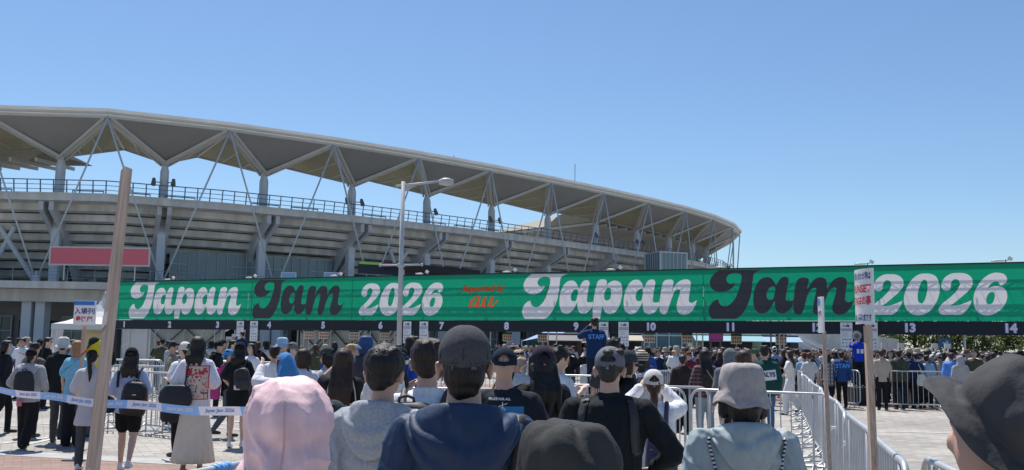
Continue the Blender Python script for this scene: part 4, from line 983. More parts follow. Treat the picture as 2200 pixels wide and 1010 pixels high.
zt_ = (at(240, 705, 4.4) - bot).length
def mt_(x, y, z, ang=0, sx=1): return Matrix.Translation((x, y, z)) @ Matrix.Rotation(R(90), 4, 'X') @ Matrix.Rotation(R(ang), 4, 'Z')
mb = MB(); mb.box((.0, -.0222, zt_), (.0425, .002, .075)); mb.box((.0222, 0, zt_), (.002, .0425, .075)); mb.build('paper_label', mat('aged_label', (.5, .45, .42), .7), wp)
text('label_writing', '4-ナレ', Matrix.Translation((-.0, -.0245, zt_)) @ Matrix.Rotation(R(90), 4, 'X') @ Matrix.Rotation(R(90), 4, 'Z'), mat('pen_ink', (.05, .05, .06)), wp, size=.026, bold=.0006)
mb = MB(); mb.box((0, 0, 1.15), (.045, .045, .5)); mb.build('clear_tape', mat('clear_packing_tape', (.36, .30, .27), .2), wp)

def placard(name, label, base, topv, stick_w, W, H, zc, yaw, lines, lean=0):
    o = empty(name, base, 0, label, 'placard'); 
    mb = MB(); mb.beam((0, 0, 0), Vector(topv) - Vector(base), stick_w, stick_w); mb.build('stick', m_stick, o)
    c = Vector(base).lerp(Vector(topv), 1) - Vector(base)
    M = Matrix.Translation(c + Vector((0, 0, zc))) @ Matrix.Rotation(yaw, 4, 'Z')
    mb = MB(); NB = 8; 
    def bx(x): return -.04 * W - .10 * W * math.cos(x / W * math.pi) 
    vs = []; 
    for i in range(NB + 1):
        x = -W / 2 + W * i / NB
        for z in (-H / 2, H / 2): vs.append(M @ Vector((x, bx(x) - .012, z)))
    for i in range(NB + 1):
        x = -W / 2 + W * i / NB
        for z in (-H / 2, H / 2): vs.append(M @ Vector((x, bx(x), z)))
    k_ = 2 * (NB + 1); fs = []
    for i in range(NB): a = 2 * i; fs += [(a, a + 2, a + 3, a + 1), (k_ + a, k_ + a + 1, k_ + a + 3, k_ + a + 2), (a, k_ + a, k_ + a + 2, a + 2), (a + 1, a + 3, k_ + a + 3, k_ + a + 1)]
    fs += [(0, 1, k_ + 1, k_), (2 * NB, k_ + 2 * NB, k_ + 2 * NB + 1, 2 * NB + 1)]
    mb.add(vs, fs); mb.build('sheet', mat('laminated_white', (.84, .84, .85), .35, trans=.25), o)
    for s, sz, zz, m_, bold, kw in lines:
        me = textmesh(s, size=sz, bold=bold, spacing=.96)
        xs = [v.co.x for v in me.vertices]; w_ = max(xs) - min(xs); f_ = min(1, W * .92 / w_)
        for v in me.vertices:
            x = v.co.x * f_; v.co = M @ Vector((x, bx(x) - .0145, zz * H + v.co.y))
        me.materials.clear(); me.materials.append(m_); newobj('writing', me, o)
    if name == 'queue_placard': pass
    return o
m_nv = mat('placard_navy', (.02, .05, .22), .5); m_rd = mat('placard_red', (.62, .02, .04), .5); m_bl = mat('placard_blue', (.03, .2, .62), .5); m_wt = mat('placard_white_ink', (.8, .8, .85), .5)
# tall placard near the viewer on the right: seen from its side
bs = at(1884, 1006, 5.35); bs.z = 0; tt_ = at(1864, 700, 5.55)
placard('direction_placard', 'curled white placard with red and navy Japanese writing on a stick by the barriers', (bs.x - .0, bs.y, 0.0), tt_, .036, .20, .31, .165, R(-82), [('お問い合わせ場は', .045, .36, m_nv, .0008, 0), ('SUNSET', .062, .13, m_rd, .0012, 0), ('STAGEの裏', .055, -.09, m_rd, .0012, 0), ('お楽しみ園の奥です', .045, -.40, m_nv, .0008, 0)])
# edge-on placard
bs = at(1789, 1010, 6.2); bs.z = 0; tt_ = at(1770, 712, 6.6)
placard('queue_placard', 'narrow-looking white and blue placard turned edge-on upon a thin wooden stick', (bs.x, bs.y, 0), tt_, .026, .16, .24, .11, R(-99), [('入場', .05, .34, m_bl, .003, 0), ('最後尾', .045, .0, m_nv, .001, 0)])
# queue placard on the left facing the viewer
bs = at(178, 745, 14.6); tt_ = at(182, 697, 14.6)
qp = placard('queue_placard', 'white placard with blue heading and navy and red writing left of the timber pole', (bs.x, bs.y, 1.25), tt_, .045, .32, .36, .17, R(4), [('シャトルバス利用者', .042, .355, m_wt, .0012, 0), ('入場列', .10, .05, m_nv, .002, 0), ('最後尾', .085, -.27, m_rd, .002, 0)])
M = Matrix.Translation(Vector(tt_) - Vector((bs.x, bs.y, 1.25)) + Vector((0, -.058, .17 + .395 * .36))) ; mb = MB(); mb.box((0, 0, 0), (.30, .012, .058)); o = mb.build('heading_band', m_bl, qp); o.matrix_local = M
# ================================================================ PEOPLE
m_skin = mat('skin', (.50, .31, .235), .55, objcol=True, var=.06, vscale=8, bump=.08, bscale=60, bdist=.002)
m_fab = mat('garment_cloth', (.5, .5, .5), .85, objcol=True, var=.12, vscale=45, bump=.7, bscale=11, bdist=.016, detail=4, spec=.2, stretch=(1, 1, .5))
m_fabt = mat('thin_garment_cloth', (.5, .5, .5), .85, objcol=True, var=.05, vscale=9, bump=.4, bscale=9, bdist=.015, trans=.25, spec=.25)
m_nyl = mat('nylon_cloth', (.5, .5, .5), .6, objcol=True, var=.12, vscale=30, bump=.8, bscale=10, bdist=.014, detail=5, spec=.3, stretch=(1, 1, .6))
m_knit = mat('jersey_cloth', (.5, .5, .5), .95, objcol=True, var=.16, vscale=90, bump=.6, bscale=10, bdist=.015, spec=.15)
m_hair = mat('hair_strands', (.02, .015, .013), .5, objcol=True, var=.35, vscale=1, bump=.9, bscale=1, stretch=(130, 130, 7), bdist=.006, spec=.35)
m_leather = mat('bag_material', (.02, .02, .02), .6, objcol=True, var=.1, vscale=10, bump=.4, bscale=10, bdist=.01)
m_shoe = mat('shoe_material', (.5, .5, .5), .6, objcol=True)
m_eye = mat('eye_dark', (.02, .015, .015), .3); m_lip = mat('lip', (.35, .12, .10), .5)
def checks(name, c1, c2, c3, sc_):
    m = bpy.data.materials.new(name); m.use_nodes = True; n = m.node_tree; b = n.nodes['Principled BSDF']; b.inputs['Roughness'].default_value = .9
    tc = n.nodes.new('ShaderNodeTexCoord'); sx = n.nodes.new('ShaderNodeSeparateXYZ'); n.links.new(tc.outputs['Object'], sx.inputs[0]); out = []
    for ax in ('X', 'Z'):
        w_ = n.nodes.new('ShaderNodeMath'); w_.operation = 'SINE'; q = n.nodes.new('ShaderNodeMath'); q.operation = 'MULTIPLY'; q.inputs[1].default_value = sc_; n.links.new(sx.outputs[ax], q.inputs[0]); n.links.new(q.outputs[0], w_.inputs[0])
        g_ = n.nodes.new('ShaderNodeMath'); g_.operation = 'GREATER_THAN'; g_.inputs[1].default_value = .3; n.links.new(w_.outputs[0], g_.inputs[0]); out.append(g_)
    m1_ = n.nodes.new('ShaderNodeMix'); m1_.data_type = 'RGBA'; m1_.inputs[6].default_value = (*c1, 1); m1_.inputs[7].default_value = (*c2, 1); n.links.new(out[0].outputs[0], m1_.inputs[0])
    m2_ = n.nodes.new('ShaderNodeMix'); m2_.data_type = 'RGBA'; m2_.inputs[7].default_value = (*c3, 1); n.links.new(m1_.outputs[2], m2_.inputs[6]); n.links.new(out[1].outputs[0], m2_.inputs[0])
    n.links.new(m2_.outputs[2], b.inputs['Base Color']); return m
def stripes(name, c1, c2, ax, sc_, th=0.0):
    m = bpy.data.materials.new(name); m.use_nodes = True; n = m.node_tree; b = n.nodes['Principled BSDF']; b.inputs['Roughness'].default_value = .9
    tc = n.nodes.new('ShaderNodeTexCoord'); sx = n.nodes.new('ShaderNodeSeparateXYZ'); n.links.new(tc.outputs['Object'], sx.inputs[0])
    q = n.nodes.new('ShaderNodeMath'); q.operation = 'MULTIPLY'; q.inputs[1].default_value = sc_; n.links.new(sx.outputs[ax], q.inputs[0]); w_ = n.nodes.new('ShaderNodeMath'); w_.operation = 'SINE'; n.links.new(q.outputs[0], w_.inputs[0])
    g_ = n.nodes.new('ShaderNodeMath'); g_.operation = 'GREATER_THAN'; g_.inputs[1].default_value = th; n.links.new(w_.outputs[0], g_.inputs[0])
    m1_ = n.nodes.new('ShaderNodeMix'); m1_.data_type = 'RGBA'; m1_.inputs[6].default_value = (*c1, 1); m1_.inputs[7].default_value = (*c2, 1); n.links.new(g_.outputs[0], m1_.inputs[0]); n.links.new(m1_.outputs[2], b.inputs['Base Color']); return m
m_plaid = checks('plaid_flannel', (.10, .035, .04), (.02, .015, .02), (.13, .08, .10), 95)
m_stripe_shirt = stripes('blue_striped_cotton', (.42, .50, .66), (.34, .43, .62), 'X', 420)
m_beanie = stripes('striped_knit', (.55, .5, .38), (.02, .02, .02), 'Z', 210, -.1)

WS = bpy.data.scenes.new('workshop')
def remesh(mb, vox, smooth=4, fold=0, fscale=(7, 7, 3.5), seed=0, crease=.0):
    me = mb.mesh('tmp', [m_fab]); o = bpy.data.objects.new('tmp', me); WS.collection.objects.link(o)
    r = o.modifiers.new('r', 'REMESH'); r.mode = 'VOXEL'; r.voxel_size = vox; r.use_smooth_shade = True
    s = o.modifiers.new('s', 'SMOOTH'); s.iterations = smooth; s.factor = .6
    WS.view_layers[0].update(); dg = WS.view_layers[0].depsgraph; out = bpy.data.meshes.new_from_object(o.evaluated_get(dg))
    bpy.data.objects.remove(o); bpy.data.meshes.remove(me)
    if fold:
        sd = Vector((seed * 3.7, seed * 1.3, seed * 5.1)); N = out.vertices
        nr = [v.normal.copy() for v in N]; fx, fy, fz = fscale; nz_ = noise.noise
        for v, n_ in zip(N, nr):
            p = v.co; wob = nz_(p * 3 + sd) * .9
            a = nz_(Vector((p.x * fx, p.y * fy, p.z * fz)) + sd)
            q = Vector((p.x * 15 + wob * 2, p.y * 15, p.z * 2.6 + wob)) + sd; b = 1 - abs(nz_(q)) * 2.6
            q2 = Vector(((p.x + p.z * .8) * 9 + wob, p.y * 7, (p.z - p.x * .6) * 4)) + sd; c_ = 1 - abs(nz_(q2)) * 3.0
            v.co = p + n_ * (a * .6 + (b * .5 if b > 0 else 0) + (c_ * c_ if c_ > 0 else 0) * crease - .2) * fold * min(1.0, .35 + abs(n_.y) + abs(n_.x) * .6)
    out.polygons.foreach_set('use_smooth', [True] * len(out.polygons)); out.update()
    return out
def put(name, me, material, parent, color=None):
    me.materials.clear(); me.materials.append(material); me.name = name; return newobj(name, me, parent, color)

BLACK = (.012, .013, .016); DARK = (.03, .032, .036); WHITE = (.74, .75, .78); GREY = (.33, .34, .36); NAVY = (.015, .035, .10)
HB = (.012, .010, .010); HBR = (.045, .022, .014); HBL = (.32, .20, .10)
def V(*a): return Vector(a)
ARMS = {  # elbow, wrist for the right arm (x > 0), h = 1.7
    'down': ((.235, -.03, 1.10), (.245, .05, .85)), 'phone': ((.25, -.03, 1.12), (.13, .24, 1.16)), 'bent': ((.25, .0, 1.10), (.20, .22, 1.0)),
    'raise': ((.27, .16, 1.38), (.10, .24, 1.55)), 'head': ((.40, .02, 1.28), (.24, .06, 1.52)), 'mouth': ((.27, .16, 1.28), (.08, .19, 1.50)),
    'cross': ((.25, .0, 1.12), (.0, .24, 1.15)), 'swing': ((.24, .08, 1.12), (.25, .22, .92)), 'back': ((.25, -.12, 1.12), (.24, -.12, .88)), 'wide': ((.33, .02, 1.12), (.24, .24, 1.0)), 'hold': ((.27, -.02, 1.14), (.12, .20, 1.28))}
LEGS = {'stand': (((.095, .01, .50), (.10, -.02, .09)), ((.095, .01, .50), (.10, -.02, .09))), 'walk': (((.09, .10, .50), (.095, .10, .09)), ((.09, -.02, .50), (.095, -.26, .16)))}

def hand(mb, w, d, up, s, side, curl=.5, fingers=True):
    """palm and five fingers starting from wrist w along d; up = back of the hand"""
    d = d.normalized(); up = (up - d * up.dot(d)).normalized(); sx = d.cross(up).normalized() * side
    pc = w + d * .045 * s
    mb.cap(w, w + d * .03 * s, .024 * s, .030 * s, 8)
    R3 = Matrix((sx, d, up)).transposed()
    mb.ell(pc + d * .01 * s, (.040 * s, .048 * s, .017 * s), R3, 10, 7)
    if not fingers: mb.ell(pc + d * .07 * s - up * .015 * s, (.036 * s, .04 * s, .018 * s), R3, 10, 7); return
    for k, (ox, ln) in enumerate(((-.030, .062), (-.010, .076), (.011, .072), (.030, .056))):
        b = pc + sx * ox * s + d * .045 * s; dd_ = d
        for j in range(3):
            l_ = ln * (.45, .32, .25)[j] * s; dd_ = (dd_ - up * curl * (.25 + .3 * j)).normalized(); e = b + dd_ * l_; mb.cap(b, e, (.0092, .0085, .0078)[j] * s, (.0086, .0078, .0068)[j] * s, 6); b = e
    b = w + d * .03 * s - sx * .028 * s; e = b + (d * .6 - sx * .75 - up * .25).normalized() * .036 * s; mb.cap(b, e, .012 * s, .010 * s, 6); e2 = e + (d * .9 - sx * .25 - up * .35).normalized() * .028 * s; mb.cap(e, e2, .010 * s, .008 * s, 6)

def build_person(root, h, P):
    """all meshes of one person as children of root; returns dict of made objects. local: x right, y facing direction, z up"""
    s = h / 1.70; f = P.get('female', False); Y = P.get('dist', 10)
    vox = max(.005, min(.024, .0014 * Y)) * P.get('vq', 1); out = {}; seed = P.get('seed', 1)
    sw = (.160 if f else .185) * s * P.get('bulk', 1); bk = P.get('bulk', 1); skin = P.get('skin', (.50, .31, .235))
    tilt = P.get('tilt', 0); turn = P.get('turn', 0); lean = P.get('lean', 0)
    HC = V(0, .012, 1.70 - .112) * s; HC.y += lean * .12
    HR = Matrix.Rotation(R(turn), 3, 'Z') @ Matrix.Rotation(R(-tilt), 3, 'X')
    def hp(x, y, z): return HC + HR @ V(x, y, z) * s
    def ell(mb, c, r, n=14, m=10): mb.ell(hp(*c), tuple(q * s for q in r), HR, n, m)
    arms = P.get('arms', ('down', 'down')); legs = LEGS[P.get('legs', 'stand')]; thick = P.get('thick', 1.0)
    J = {}
    for k, sg in ((0, -1), (1, 1)):
        e, w = ARMS[arms[k]] if isinstance(arms[k], str) else arms[k]; sh_ = V(sg * (sw - .020), 0, 1.352 * s)
        e = V(sg * (e[0] * s + (sw - .185 * s)), e[1] * s, e[2] * s); w = V(sg * w[0] * s, w[1] * s, w[2] * s); J[k] = (sh_, e, w)
        kn, an = legs[k]; J['l%d' % k] = (V(sg * .09 * s, 0, .88 * s), V(sg * kn[0] * s, kn[1] * s, kn[2] * s), V(sg * an[0] * s, an[1] * s, an[2] * s))
    # ---------- body: one continuous skin surface
    mb = MB()
    ell(mb, (0, -.006, .025), (.074, .093, .088)); ell(mb, (0, .032, -.035), (.058, .062, .072)); ell(mb, (0, .05, -.072), (.036, .036, .030), 10, 7); ell(mb, (0, -.03, -.02), (.062, .065, .07))
    ell(mb, (0, .098, -.020), (.013, .016, .020), 8, 6); ell(mb, (0, .085, .02), (.05, .016, .012), 10, 6)
    for sg in (-1, 1): ell(mb, (sg * .084, -.008, -.020), (.011, .022, .037), 8, 7); ell(mb, (sg * .092, -.018, -.006), (.008, .016, .024), 8, 6)
    nk = .050 * s * (1 if not f else .88) * P.get('neckw', 1); mb.cap(V(0, -.01 * s, 1.40 * s), hp(0, -.012, -.075), nk * 1.15, nk, 12)
    tz = [(.86, .140, .10), (.98, .130, .095), (1.08, .125, .092), (1.20, .145, .10), (1.32, .152, .098), (1.385, .115, .085), (1.44, .06, .055)]
    mb.loft([(0, 0, z * s, rx * s * bk * (.93 if f else 1), ry * s * bk) for z, rx, ry in tz], 16)
    for k, sg in ((0, -1), (1, 1)):
        a, e, w = J[k]; mb.cap(a, e, .050 * s * thick, .038 * s * thick, 9); mb.cap(e, w, .038 * s * thick, .025 * s * thick, 9)
        dd_ = (w - e).normalized(); upv = V(sg * .8, -.3, .2) if arms[k] in ('down', 'back', 'swing', 'bent') else V(0, -1, .3) if arms[k] in ('head', 'raise') else V(sg * .5, -.2, .8)
        if arms[k] == 'head': dd_ = V(-sg * .75, .1, .65)
        hand(mb, w, dd_, upv, s, sg, .55, Y < 16)
        hip, kn, an = J['l%d' % k]; th_ = 1.0 if not f else 1.02
        mb.cap(hip, kn, .086 * s * th_, .054 * s * th_, 10); mb.cap(kn, kn.lerp(an, .35), .052 * s, .054 * s * th_, 10); mb.cap(kn.lerp(an, .35), an, .052 * s * th_, .033 * s, 10)
        mb.cap(an + V(0, -.02 * s, -.03 * s), an + V(0, .12 * s, -.05 * s), .035 * s, .028 * s, 8)
    bv = max(.0085, vox * 1.1) if P.get('bareskin') else max(.012, vox * 1.3)
    out['body'] = put('body', remesh(mb, bv, 3), m_skin, root, skin)
    # ---------- face
    if P.get('face', False):
        fc = MB()
        for sg in (-1, 1):
            fc.ell(hp(sg * .030, .087, .004), (.011 * s, .006 * s, .0055 * s), HR, 8, 6); fc.ell(hp(sg * .031, .090, .022), (.016 * s, .006 * s, .003 * s), HR, 8, 5)
        fc.build('eyes_and_brows', m_eye, root, True)
        fc = MB(); fc.ell(hp(0, .087, -.052), (.019 * s, .007 * s, .006 * s), HR, 8, 6); fc.build('mouth', m_lip, root, True)
    if P.get('glasses'):
        fc = MB(); dk = P['glasses'] == 'sun'
        for sg in (-1, 1):
            if dk: fc.ell(hp(sg * .032, .098, .004), (.026 * s, .006 * s, .018 * s), HR, 10, 6)
            else: fc.path([hp(sg * .032 + .023 * math.cos(a_ * .7), .098, .003 + .016 * math.sin(a_ * .7)) for a_ in range(9)], .0018 * s, 5, True)
            fc.tube(hp(sg * .055, .095, .006), hp(sg * .08, .0, .008), .0022 * s, 4)
        fc.build('glasses', m_eye, root, True)
    if P.get('mask'):
        fc = MB(); fc.ell(hp(0, .074, -.048), (.056 * s, .038 * s, .042 * s), HR, 12, 8); fc.build('face_mask', mat('mask_white', (.72, .73, .76), .8), root, True)
    # ---------- hair
    hk, hcol = P.get('hair', ('short', HB)); mb = MB(); hs = P.get('hairsize', 1.0) * (.90 if P.get('hat') or P.get('top', ('',))[0] == 'hoodup' else 1); hz_ = -.012 if P.get('hat') or P.get('top', ('',))[0] == 'hoodup' else 0
    if hk != 'none':
        if hk == 'buzz': ell(mb, (0, -.016, .018), (.079, .090, .086)); ell(mb, (0, -.050, -.03), (.070, .054, .062)); ell(mb, (0, -.058, -.075), (.050, .036, .038))
        else: ell(mb, (0, -.020, .034 + hz_), (.089 * hs, .100 * hs, .090 * hs)); ell(mb, (0, -.052, -.022), ((.072 if hk != 'short' else .068) * hs, .056, .066 if hk != 'short' else .058)); ell(mb, (0, .050, .082 + hz_ * 1.6), (.066 * hs, .042 * hs, .030 * hs))
        if hk == 'short':
            ell(mb, (0, -.064, -.052), (.050, .032, .036)); ell(mb, (-.045, .03, .085), (.04, .035, .03)); ell(mb, (.05, -.04, .088), (.038, .04, .03)); ell(mb, (0, -.07, .075), (.045, .04, .035))
        if hk == 'fluffy':
            rr = random.Random(seed)
            for q in range(16): ell(mb, (rr.uniform(-.06, .06), rr.uniform(-.08, .05), rr.uniform(.06, .115)), (.035, .035, .028), 8, 6)
        if hk in ('bob', 'long', 'wavy', 'braids'):
            for sg in (-1, 1): mb.cap(hp(sg * .070, -.01, .03), hp(sg * .080, -.015, -.085), .032 * s, .030 * s)
            ell(mb, (0, -.060, -.045), (.082, .050, .10))
            if hk == 'bob': mb.cap(hp(0, -.055, -.06), hp(0, -.055, -.125), .075 * s, .055 * s); 
        if hk in ('long', 'wavy'):
            L = P.get('hlen', .36)
            for q in range(9):
                x = -.078 + q * .0195; a = hp(x, -.07 + abs(x) * .35, -.03); jit = math.sin(q * 2.3 + seed) * .02; b = V(a.x * 1.25 + jit * s * .5, -.125 * s * P.get('hout', 1), a.z - L * s * .55); c = V(a.x * 1.1 + jit * s, -.13 * s * P.get('hout', 1), a.z - L * s * (1 + jit * 3))
                mb.cap(a, b, .028 * s, .027 * s, 8); 
                if hk == 'wavy': m_ = b.lerp(c, .5) + V(.014 * s * math.sin(q * 3), 0, 0); mb.cap(b, m_, .026 * s, .022 * s, 8); mb.cap(m_, c, .022 * s, .009 * s, 8)
                else: mb.cap(b, c, .027 * s, .012 * s, 8)
        if hk == 'pony':
            a = hp(0, -.11, .02); mb.cap(a, a + V(.0, -.045, -.05) * s, .028 * s, .034 * s); b = a + V(0, -.045, -.05) * s; mb.cap(b, b + V(.02, .015, -.20) * s, .034 * s, .030 * s); mb.cap(b + V(.02, .015, -.20) * s, b + V(.01, .03, -.36) * s, .030 * s, .008 * s)
        if hk == 'lowtie':
            a = hp(0, -.075, -.04); mb.cap(a, a + V(0, -.03, -.10) * s, .035 * s, .03 * s); mb.cap(a + V(0, -.03, -.10) * s, a + V(0, -.035, -.22) * s, .03 * s, .012 * s)
        if hk == 'braids':
            for sg in (-1, 1):
                a = hp(sg * .075, -.03, -.07)
                for q in range(6): mb.ell(a + V(sg * .004, -.006 * q, -.026 * q) * s, (.020 * s, .020 * s, .019 * s), None, 8, 6)
        hv = max(.0055, vox * .8)
        # keep the face clear: hair in front of the face plane is pushed back
        hm = remesh(mb, hv, 2, .0065 if Y < 12 else .004, (46, 46, 6), seed, .5)
        HRi = HR.transposed()
        for v in hm.vertices:
            q = HRi @ (v.co - HC) / s
            if q.y > .035 and q.z < .062: q.y = .035 - (q.y - .035) * .2; v.co = HC + HR @ q * s
        out['hair'] = put('hair', hm, m_hair, root, hcol)
    # ---------- hats
    hat = P.get('hat')
    if hat: make_hat(root, hat, hp, HR, s, Y, P, out)
    # ---------- top
    tk, tcol = P.get('top', ('tee', WHITE)); loose = P.get('loose', 1.0)
    if tk != 'none':
        mb = MB(); g = .018 * s * loose
        zb = P.get('tophem', .80) * s
        hip_ = (zb, .165, .125) if zb > .7 * s else (zb, .165, .125)
        rs = [(0, 0, zb, (.158 * bk * (1 if not f else 1)) * s + g, .118 * s * bk + g)]
        for z, rx, ry in tz:
            if z * s > zb + .03: rs.append((0, 0, z * s, rx * s * bk * (.95 if f else 1) + g * (1.5 if z < 1.3 else 1), ry * s * bk + g * (1.3 if z < 1.3 else 1)))
        rs = [r for r in rs if r[2] < 1.43 * s] + [(0, 0, 1.435 * s, .078 * s, .066 * s), (0, 0, 1.447 * s, .066 * s, .058 * s)]
        if tk == 'dress': rs[0] = (0, 0, zb, .20 * s, .165 * s)
        mb.loft(rs, 20)
        for k, sg in ((0, -1), (1, 1)):
            a, e, w = J[k]
            mb.cap(V(sg * .05 * s, -.005, 1.395 * s), a + V(0, 0, .0), .046 * s + g * .3, .060 * s + g * .3, 12)
            if tk in ('tee', 'dress', 'shirt'):
                t_ = P.get('sleeve', .62); m_ = a.lerp(e, t_); mb.cap(a, m_, .060 * s + g * .5, .060 * s + g, 12)
                mb.cap(m_, m_ + (e - a).normalized() * .01, .062 * s + g, .062 * s + g, 12)
            elif tk in ('long', 'hoodie', 'jacket', 'hoodup'):
                j_ = 1.25 if tk != 'long' else 1.0
                mb.cap(a, e, .062 * s + g * .6 * j_, .052 * s + g * .5 * j_, 12); mb.cap(e, e.lerp(w, .93), .052 * s + g * .5 * j_, .036 * s + g * .4 * j_, 12)
            elif tk == 'sleeveless': pass
        if tk in ('hoodie', 'jacket') and P.get('hood', True):
            # hood lying on the back: rolled collar round the neck, drape and pouch
            HOOD = True
        if tk == 'hoodup':
            # skull of the hood, open at the face
            ell(mb, (0, -.022, .02), (.108, .122, .118), 18, 12); ell(mb, (0, -.035, -.05), (.108, .105, .11), 18, 10); mb.cap(hp(0, -.04, -.07), V(0, -.03, 1.38) * s, .105 * s, .13 * s, 14)
        if tk in ('shirt', 'polo', 'long') or P.get('collar'):
            pts = [V(.064 * math.sin(t), -.006 - .056 * math.cos(t), 1.448 - .018 * (1 - math.cos(t)) / 2) * s for t in [R(a_) for a_ in range(-150, 151, 25)]]
            for p_, q_ in zip(pts, pts[1:]): mb.cap(p_, q_, .014 * s, .014 * s, 7)
        fa = {'tee': .010, 'shirt': .012, 'long': .011, 'hoodie': .013, 'jacket': .015, 'hoodup': .010, 'dress': .010, 'sleeveless': .008}.get(tk, .01)
        tm_ = remesh(mb, vox, 4 if tk not in ('hoodie', 'jacket') else 2, fa * P.get('foldk', 1) * s, P.get('fscale', (9, 9, 4.5)), seed, .55 if P.get('topmat') is m_nyl else .3)
        if tk == 'hoodup':
            HRi = HR.transposed(); bm = bmesh.new(); bm.from_mesh(tm_); kill = [v for v in bm.verts if (lambda q: q.y > .062 and abs(q.x) < .085 and -.14 < q.z < .10)(HRi @ (v.co - HC) / s)]
            bmesh.ops.delete(bm, geom=kill, context='VERTS'); bm.to_mesh(tm_); bm.free()
        nm = {'tee': 't_shirt', 'shirt': 'shirt', 'long': 'long_sleeved_top', 'hoodie': 'hoodie', 'jacket': 'jacket', 'hoodup': 'hooded_jacket', 'dress': 'dress', 'sleeveless': 'sleeveless_top'}[tk]
        out['top'] = put(nm, tm_, P.get('topmat', m_fab), root, tcol)
        if tk in ('hoodie', 'jacket') and P.get('hood', True): make_hood(out['top'], s, tcol, P.get('topmat', m_fab), seed, Y, P.get('hoodk', 1.0))
    # ---------- bottom
    bk_, bcol = P.get('bottom', ('trousers', BLACK))
    if bk_ != 'none':
        mb = MB(); wd = {'trousers': 1.0, 'jeans': 1.0, 'wide': 1.45, 'shorts': 1.25}.get(bk_, 1)
        if bk_ == 'skirt':
            hem = P.get('hem', .22) * s; rs = []; n_ = 72; rg = []
            for j in range(11):
                t_ = j / 10; z = (.98 * s) * (1 - t_) + hem * t_; r0 = (.125 + .13 * t_ ** .8) * s; ring = []
                for q in range(n_):
                    a_ = 2 * math.pi * q / n_; r_ = r0 * (1 + .05 * t_ * (1 if q % 4 < 2 else -1) + .05 * t_ * math.sin(a_ * 3 + seed)); ring.append(V(r_ * math.cos(a_), r_ * .82 * math.sin(a_), z))
                rg.append(ring)
            mb.rings(rg[::-1]); o_ = mb.build('skirt', P.get('bottommat', m_fabt), root, True); o_.color = (*bcol, 1); out['bottom'] = o_
        else:
            mb.loft([(0, 0, .80 * s, .150 * s, .115 * s), (0, 0, .90 * s, .150 * s * bk, .115 * s), (0, 0, 1.0 * s, .138 * s * bk, .105 * s)], 16)
            for k, sg in ((0, -1), (1, 1)):
                hip, kn, an = J['l%d' % k]
                if bk_ == 'shorts': kk = hip.lerp(kn, P.get('shortlen', .80)); mb.cap(hip, kk, .100 * s, .092 * s, 12)
                else: mb.cap(hip, kn, .098 * s, .072 * s * wd, 12); mb.cap(kn, an + V(0, 0, -.02 * s), .072 * s * wd, .056 * s * wd, 12)
            bm_ = remesh(mb, vox * (1.6 if Y < 8 else 1.1), 3, .010 * s, (8, 8, 5), seed + 3)
            for v in bm_.vertices: v.co.z = max(v.co.z, .02)
            out['bottom'] = put({'shorts': 'shorts', 'jeans': 'jeans'}.get(bk_, 'trousers'), bm_, P.get('bottommat', m_fab), root, bcol)
    # ---------- shoes
    scol = P.get('shoes', DARK)
    for k, sg in ((0, -1), (1, 1)):
        hip, kn, an = J['l%d' % k]; mb = MB(); b = an + V(0, 0, -.045 * s); pit = 0
        mb.cap(b + V(0, -.035, -.005) * s, b + V(0, .10, -.012) * s, .040 * s, .040 * s, 10); mb.cap(b + V(0, .10, -.012) * s, b + V(0, .15, -.018) * s, .042 * s, .034 * s, 10); mb.cap(b + V(0, -.03, 0) * s, b + V(0, -.02, .05) * s, .038 * s, .036 * s, 10)
        mb.box(b + V(0, .055, -.032) * s, (.075 * s, .24 * s, .022 * s))
        sm = remesh(mb, max(.008, vox), 2); lo = an.z - .09 * s
        for v in sm.vertices: v.co.z = max(v.co.z, max(.002, lo))
        put('shoe', sm, m_shoe, root, scol)
    return out

def make_hood(top, s, col, mt, seed, Y, k):
    mb = MB(); NU, NV = (44, 26) if Y < 9 else (20, 12); vs = []; sd = Vector((seed * 1.7, seed * .9, 3))
    for j in range(NV + 1):
        v = -.28 + 1.28 * j / NV
        for i in range(NU + 1):
            u = -1 + 2 * i / NU; th = R(128 * u); c, q = math.cos(th), math.sin(th); rad = V(q, -c, 0)
            Rm = V(.108 * q, -.028 - .098 * c, 1.475 - .030 * (1 - c)); bk = max(0, c)
            H = V(.190 * math.sin(th * .97) * k, -.050 - .118 * c * k, 1.392 - .205 * bk ** 1.8 * k)
            if v >= 0: P_ = Rm.lerp(H, v ** .9) + rad * (.040 * math.sin(math.pi * min(1, v)) ** .75 * (.5 + .5 * bk) * k)
            else: P_ = Rm + rad * (v * .10) + V(0, 0, v * .20 - v * v * .1)
            wv = noise.noise(V(u * 2.2, v * 2, 0) + sd)
            f_ = math.sin(v * 15 + wv * 6 + u * u * 5) * .006 + (1 - abs(noise.noise(V(u * 5, v * 3.5 + u, 1) + sd)) * 3) * .005 + noise.noise(V(u * 9, v * 7, 5) + sd) * .003
            P_ += (rad * .8 + V(0, 0, .4)) * f_ * (1 if v > 0 else .3) * min(1, 4 * (1 - max(0, v)) + .3)
            vs.append(P_ * s)
    fs = [(j * (NU + 1) + i, j * (NU + 1) + i + 1, (j + 1) * (NU + 1) + i + 1, (j + 1) * (NU + 1) + i) for j in range(NV) for i in range(NU)]
    mb.add(vs, fs); me = mb.mesh('hood', [mt]); me.polygons.foreach_set('use_smooth', [True] * len(me.polygons)); o = newobj('hood', me, top, col)
    sd_ = o.modifiers.new('thickness', 'SOLIDIFY'); sd_.thickness = .008 * s; sd_.offset = 0
    if Y < 9: ss_ = o.modifiers.new('sub', 'SUBSURF'); ss_.levels = ss_.render_levels = 1

